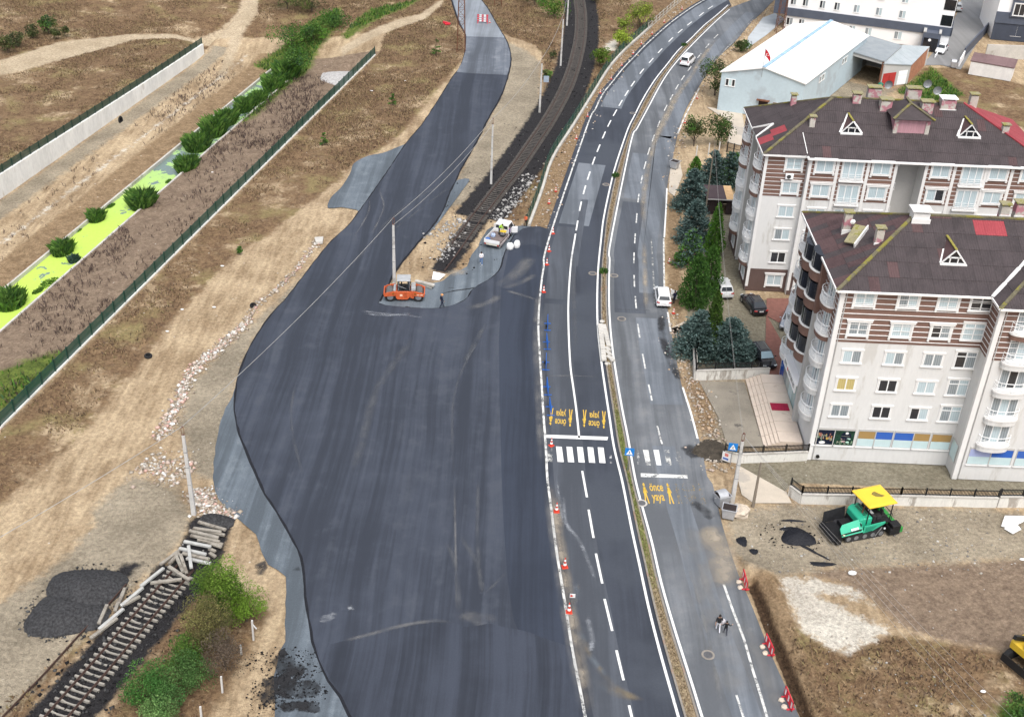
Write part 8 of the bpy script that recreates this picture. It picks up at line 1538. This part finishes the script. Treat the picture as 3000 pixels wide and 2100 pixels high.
# waste bins
galv=mat('galvanised sheet',(.46,.47,.49),rough=.45,metal=.35,var=.12,sc=2);dkin=mat('dark inside',(.03,.022,.02))
def bin_(p,rz,label,lid=False):
 rt=empty('waste_bin',(*p,.0),rz,label=label,cat='bin');o=MB().loft([[(-.5,-.42,.15),(.5,-.42,.15),(.5,.42,.15),(-.5,.42,.15)],[(-.62,-.52,1.15),(.62,-.52,1.15),(.62,.52,1.15),(-.62,.52,1.15)]]).build('body',galv,rt,bevel=.02)
 MB().box((-.66,-.56,1.13),(-.58,.56,1.2)).box((.58,-.56,1.13),(.66,.56,1.2)).box((-.58,-.56,1.13),(.58,-.48,1.2)).box((-.58,.48,1.13),(.58,.56,1.2)).build('rim',galv,rt);MB().box((-.58,-.48,1.152),(.58,.48,1.16)).build('opening',dkin,rt)
 for sx in(-1,1):
  MB().cyl((sx*.66,0,.95),(sx*.8,0,.95),.04).build('lift_pin',galv,rt)
  for sy in(-1,1):MB().lathe([(.02,-.03),(.09,-.03),(.09,.03),(.02,.03)],10,axis='x',c=(sx*.4,sy*.34,.09)).build('castor',tyrem,rt)
 if lid:
  n=8;secs=[[(x_,-.55*math.cos(math.pi*i/n),1.2+.42*math.sin(math.pi*i/n))for i in range(n+1)]for x_ in(-.64,.3)];MB().loft(secs,closed=False,caps=False).build('lid',galv,rt)
bin_(G(2113,1478),R(25),'waste bin with a domed half open lid, left of the open one',True);bin_(G(2133,1516),R(-15),'open galvanised waste bin beside the grey pole');bin_(G(1975,494),R(-35),'galvanised waste bin far up the right pavement');bin_((80.3,216.6),R(-10),'grey bin at the mouth of the side street',True)
rock(G(2165,1505),.9,'large flat reddish boulder right of the waste bins')
# old sleepers dumped at the end of the cut track
oldw=mat('weathered grey timber',(.30,.275,.235),var=.25,sc=1.5,c2=(.19,.165,.135),c2t=.56,c2sc=1.2,bump=.4,obj=False);oldc=mat('old concrete sleeper',(.42,.42,.40),var=.15,sc=2)
def sl_(a,b_,z,lb,m=None,w_=.27,h_=.2,grp=None):
 pa,pb=TG(0,2,[a,b_],z);c=mid(pa,pb);L_=min(2.9,math.hypot(pb[0]-pa[0],pb[1]-pa[1]));o=MB().obox((0,0,0),(L_,w_,h_),(0,random.uniform(-.04,.04),0)).build('old_sleeper',m or oldw,None,loc=(*c,z+h_/2),rz=math.atan2(pb[1]-pa[1],pb[0]-pa[0]),bevel=.02);tag(o,lb,'sleeper',grp or 'dumped old sleepers')
pile=[((1335,300),(1520,355),.3),((1275,362),(1470,405),.5),((1300,345),(1490,368),.35),((1282,392),(1478,435),.25),((1385,362),(1512,392),.15),((1330,420),(1500,452),.1),((1400,440),(1490,470),.3),((1405,480),(1450,500),.1),((1410,510),(1450,535),.05)]
for k,(a,c,z)in enumerate(pile):sl_(a,c,z,'weathered grey timber sleeper in the stacked heap at the cut end of the track')
for a,c,z,lb,m_ in(((1238,432),(1420,468),.45,'pale sleeper lying across the top of the crossing pair',oldc),((1268,455),(1288,618),.65,'pale upright pointing sleeper that crosses the pair',oldc),((1207,478),(1388,520),.4,'pale sleeper under the upright pointing one',oldc),((1228,512),(1410,552),.3,'brown sleeper just below the crossing pair',None),((1255,545),(1418,583),.25,'white grey sleeper lowest of the crossing group',oldc),((1182,520),(1232,638),.45,'left of two sleepers pointing down the rails',None),((1215,520),(1256,645),.4,'right of two sleepers pointing down the rails',None),((1138,584),(1207,510),.25,'short sleeper slanting at the left rail end',None),((1135,602),(1275,690),.42,'sleeper lying diagonally over both rails',None),((1013,712),(1225,686),.32,'sleeper lying level across the left rail',None),((948,738),(1102,608),.1,'long pale beam beside the ballast, upper end',oldc),((815,868),(962,740),.1,'thick pale beam in the middle of the row beside the track',oldc),((832,862),(942,800),.05,'thin dark beam under the thick pale one',None),((666,1022),(832,886),.1,'pale beam second from the bottom beside the track',oldc),((608,1082),(790,950),.05,'lowest grey beam beside the track',None),((776,900),(800,832),.1,'short sleeper end left of the thick beam',None),((800,850),(842,745),.12,'upright looking sleeper by the dark gravel heap',None),((667,985),(722,858),.15,'round backed sleeper at the foot of the gravel heap',None),((1078,588),(1210,492),.1,'dark sleeper on the left shoulder of the ballast',None)):
 sl_(a,c,z,lb,m_)
rl=[TG(0,2,[(a,b_)])[0]for a,b_ in((-80,1720),(30,1600),(300,1320),(520,1075),(700,890),(850,720))];o=MB()
secs=[[(p[0]-rl[1][0]+u_,p[1]-rl[1][1],.05+h_)for u_,h_ in((-.06,0),(.06,0),(.03,.14),(-.03,.14))]for p in rl];tag(o.loft(secs).build('loose_rail',railm,None,loc=(*rl[1],0)),'long rusty loose rail lying left of the cut track','rail')
for k,(p,w_)in enumerate((((2265,0),0),)):pass
def heap(name,c,rx,ry,h,m,label,ang=0.0,seed=1,cat='heap',n=62):
 rs=np.random.RandomState(seed);u=np.linspace(-1,1,n);X,Y=np.meshgrid(u,u);r=np.hypot(X,Y)*(1+.12*np.sin(3*np.arctan2(Y,X)+seed));z=h*np.clip(1-r**1.6,-.12,1)*(1+.2*vnoise(X*rx,Y*ry,2.2,seed))+.1*rs.rand(n,n)-.1;z=np.where(r>1,-.4,z)
 ca,sa=math.cos(ang),math.sin(ang);co=np.stack((X*rx*ca-Y*ry*sa,X*rx*sa+Y*ry*ca,z),-1).reshape(-1,3);ii_=np.arange(n*n).reshape(n,n);q_=np.stack((ii_[:-1,:-1],ii_[:-1,1:],ii_[1:,1:],ii_[1:,:-1]),-1).reshape(-1,4);me=bpy.data.meshes.new(name);quads(me,co,q_);me.materials.append(m)
 me.polygons.foreach_set('use_smooth',np.ones(len(me.polygons),bool));return tag(link(name,me,None,(*c,float(terrain(*[np.array([v_])for v_ in(*st(*c),*c)])[0])+.06)),label,cat)
blg=mat('dark crushed stone',(.04,.04,.042),var=.75,sc=5,fine=18,bump=1.0,bsc=14);tarm=mat('black asphalt mix',(.008,.009,.014),rough=.6,var=.4,sc=6,bump=.6);soilh=mat('sandy spoil',(.30,.26,.19),var=.2,sc=.8,bump=.5)
c=TG(0,2,[(570,760)])[0];heap('gravel_heap',c,3.1,2.9,1.2,blg,'upper, rounder part of the dark gravel heap',seed=3);c=TG(0,2,[(450,920)])[0];heap('gravel_heap',c,3.3,2.4,.9,blg,'lower left part of the dark gravel heap',seed=5);c=TG(0,2,[(1450,300)])[0];heap('gravel_heap',c,1.6,1.3,.7,blg,'small dark gravel heap behind the stacked sleepers',seed=4)
c=TG(2,2,[(775,395)])[0];heap('asphalt_heap',c,1.5,1.25,.55,tarm,'small black heap of hot asphalt before the paver',seed=6);c=TG(2,1,[(190,1425)])[0];heap('soil_heap',c,2.0,1.9,.4,mat('dark excavated soil',(.06,.05,.038),var=.4,sc=2,bump=.8),'dark soil heap at the road edge beside the crossing',seed=7)
c=TG(1,0,[(60,400)])[0];heap('stone_heap',c,5.5,4.5,.8,mat('pale crushed stone',(.42,.41,.40),var=.35,sc=2.5,bump=.8),'pale crushed stone heap past the end of the green fence',seed=9)
for k,(p,rx,ry,hh)in enumerate((((720,340),.9,.35,.15),((400,420),.5,.7,.18),((480,490),.4,.4,.12),((940,575),1.2,.3,.12),((860,480),1.9,.15,.1),((740,283),1.2,.15,.1))):heap('asphalt_crumbs',TG(2,2,[p])[0],rx,ry,hh,tarm,('black crumbs beside the asphalt heap','black lumps left of the asphalt heap','small black lumps below the left ones','black line of crumbs before the vacant lot','thin diagonal line of black crumbs','thin black line behind the asphalt heap')[k],seed=20+k,n=14,ang=R(-40)if k==4 else 0)
def tyre(loc,rot,label,s=.36):
 o=MB().lathe([(s*.55,-.11),(s*.9,-.12),(s,-.05),(s,.05),(s*.9,.12),(s*.55,.11),(s*.6,0),(s*.55,-.11)],18).build('old_tyre',tyrem,None,loc=loc);o.rotation_euler=rot;tag(o,label,'tyre')
tyre((*TG(0,1,[(998,792)])[0],.12),(.1,.1,0),'old tyre lying at the left edge of the sand road',.42);tyre((*TG(0,1,[(1703,455)])[0],.15),(.4,.2,0),'black tyre half up in the rubble strip',.38);tyre((*TG(0,0,[(812,815)],-3.3)[0],-3.1),(1.5,0,R(80)),'tyre standing against the tall white retaining wall',.62)
def flat(name,pts,z,m,label,th=.05,cat='sheet'):off=(*pts[0],z);o=MB().prism([(p[0],p[1])for p in pts],z,z+th).build(name,m,None,off=off,loc=off);return tag(o,label,cat)
zr_=lambda pts,z=0:ZG(1100,620,5.357,pts,z)
o=MB().slab([(*zr_([(910,940)],.7)[0],.7),(*zr_([(1100,985)],.5)[0],.5),(*zr_([(1000,1080)])[0],.05),(*zr_([(885,1070)])[0],.05)],.03);off=(*zr_([(1000,1080)])[0],0);tag(o.build('white_sheet',brightw,None,off=off,loc=off),'bright white sheet lying over the buried rails','sheet')
flat('concrete_slab',zr_([(615,1100),(640,1078),(935,1150),(905,1185)],.3),.25,conc,'upper of the grey slabs behind the roller',.18,'slab');flat('concrete_slab',zr_([(660,1150),(700,1135),(890,1200),(880,1230)]),.05,mat('dark slab',(.25,.25,.24)),'darker slab under the upper one behind the roller',.15,'slab')
flat('plastic_sheet',TG(2,2,[(2165,260),(2330,262),(2290,300),(2200,345),(2140,330)]),.1,brightw,'white sheet dumped at the right edge of the yard',.04);flat('plastic_sheet',TG(2,2,[(2160,345),(2250,320),(2275,350),(2220,380)]),.06,brightw,'crumpled white scraps below the dumped sheet',.06)
flat('concrete_slab',TG(1,1,[(-180,5),(-120,0),(-125,35),(-170,38)]),.05,conc,'broken pale slab left of the new road',.3,'slab')
for k,(i,j,p,s_)in enumerate(((0,1,(1495,183),.35),(0,1,(1440,460),.35),(0,1,(1225,475),.3),(0,1,(1125,622),.3),(0,2,(648,905),.35),(0,1,(1160,1245),.45),(2,2,(2285,548),.4),(2,2,(1140,640),.6),(1,0,(203,613),.4),(0,0,(1428,1160),.3),(1,0,(430,545),.25),(2,2,(2020,1435),.35))):
 x,y=TG(i,j,[p],-3.9 if(i,j,p[0])==(0,0,1428)else 0)[0];bag('litter',(x,y,-3.9 if p[0]==1428 and i==0 else 0),(s_*1.3,s_*.8,s_*.25),wbag,'white scrap of litter %s'%('with a red mark in the dry band','on the sand road','at the grass edge of the sand road','beside the sand road bend','on the dark gravel heap','in the rubble by the leaning pole','at the right picture edge below the dumped sheet','in the middle of the vacant lot','in the dry grass by the long fence','on the stalk covered canal bank','in the grass left of the far new road','in the grass of the lower right lot')[k],cat='litter')
pm=mat('pale post',(.55,.54,.52),var=.1)
for k,(b_,t_)in enumerate((((1705,1085),(1716,958)),((1622,1180),(1620,1130)),((1496,1436),(1486,1334)),((1358,1640),(1346,1536)))):
 bp_,tp_=T(0,2,[b_,t_]);x,y=G(*bp_);h=max(.9,hgt(bp_,tp_));rt=empty('fence_post',(x,y,0),label=('leaning concrete post with forked top beside the bright tree','short concrete post by the dumped bitumen','lone concrete post below the grey bush','concrete post near the bottom edge')[k],cat='post');MB().beam((0,0,-.2),(.05,0,h),.13,.13).build('shaft',pm,rt)
 if k==0:MB().beam((.05,0,h-.4),(.35,-.1,h-.75),.08,.08).build('arm',pm,rt)
for k,p in enumerate(((945,600),(1290,520),(1580,490))):
 x,y=G(*Zm(1940,400,9.567,[p])[0]);MBo=MB().box((-.08,-.08,-.1),(.08,.08,1.9)).build('fence_post',pm,None,loc=(x,y,0));tag(MBo,'%s pale post of the garden fence behind the spruces'%('left','middle','right')[k],'post')
fence('garden_fence',[G(*p)for p in Zm(1940,400,9.567,[(1810,430),(2180,530)])],0,1.5,.8,iron,mesh_panel_mat('thin iron net',(.05,.05,.05),.25),'thin dark iron fence behind the spruces by the far block')
for k,(i,j,p)in enumerate(((1,1,(1835,250)),(1,1,(1690,235)),(1,2,(2020,172)),(1,1,(1885,540)),(1,0,(1780,1245)),(1,0,(1960,765)),(2,2,(170,1192)))):
 x,y=TG(i,j,[p])[0];o=MB().lathe([(.0,0),(.36,0),(.36,.012),(0,.014)],18).build('manhole_cover',mat('iron cover',(.10,.10,.105),rough=.6,var=.3),road_e if x>8 else road_w,loc=(x,y,Z_OLD+.016));link('manhole_ring',MB().lathe([(.37,0),(.52,0),(.52,.01),(.37,.01)],18).mesh('manhole_ring',MATS['concrete']if k==2 else MATS['kerb stone']),o)
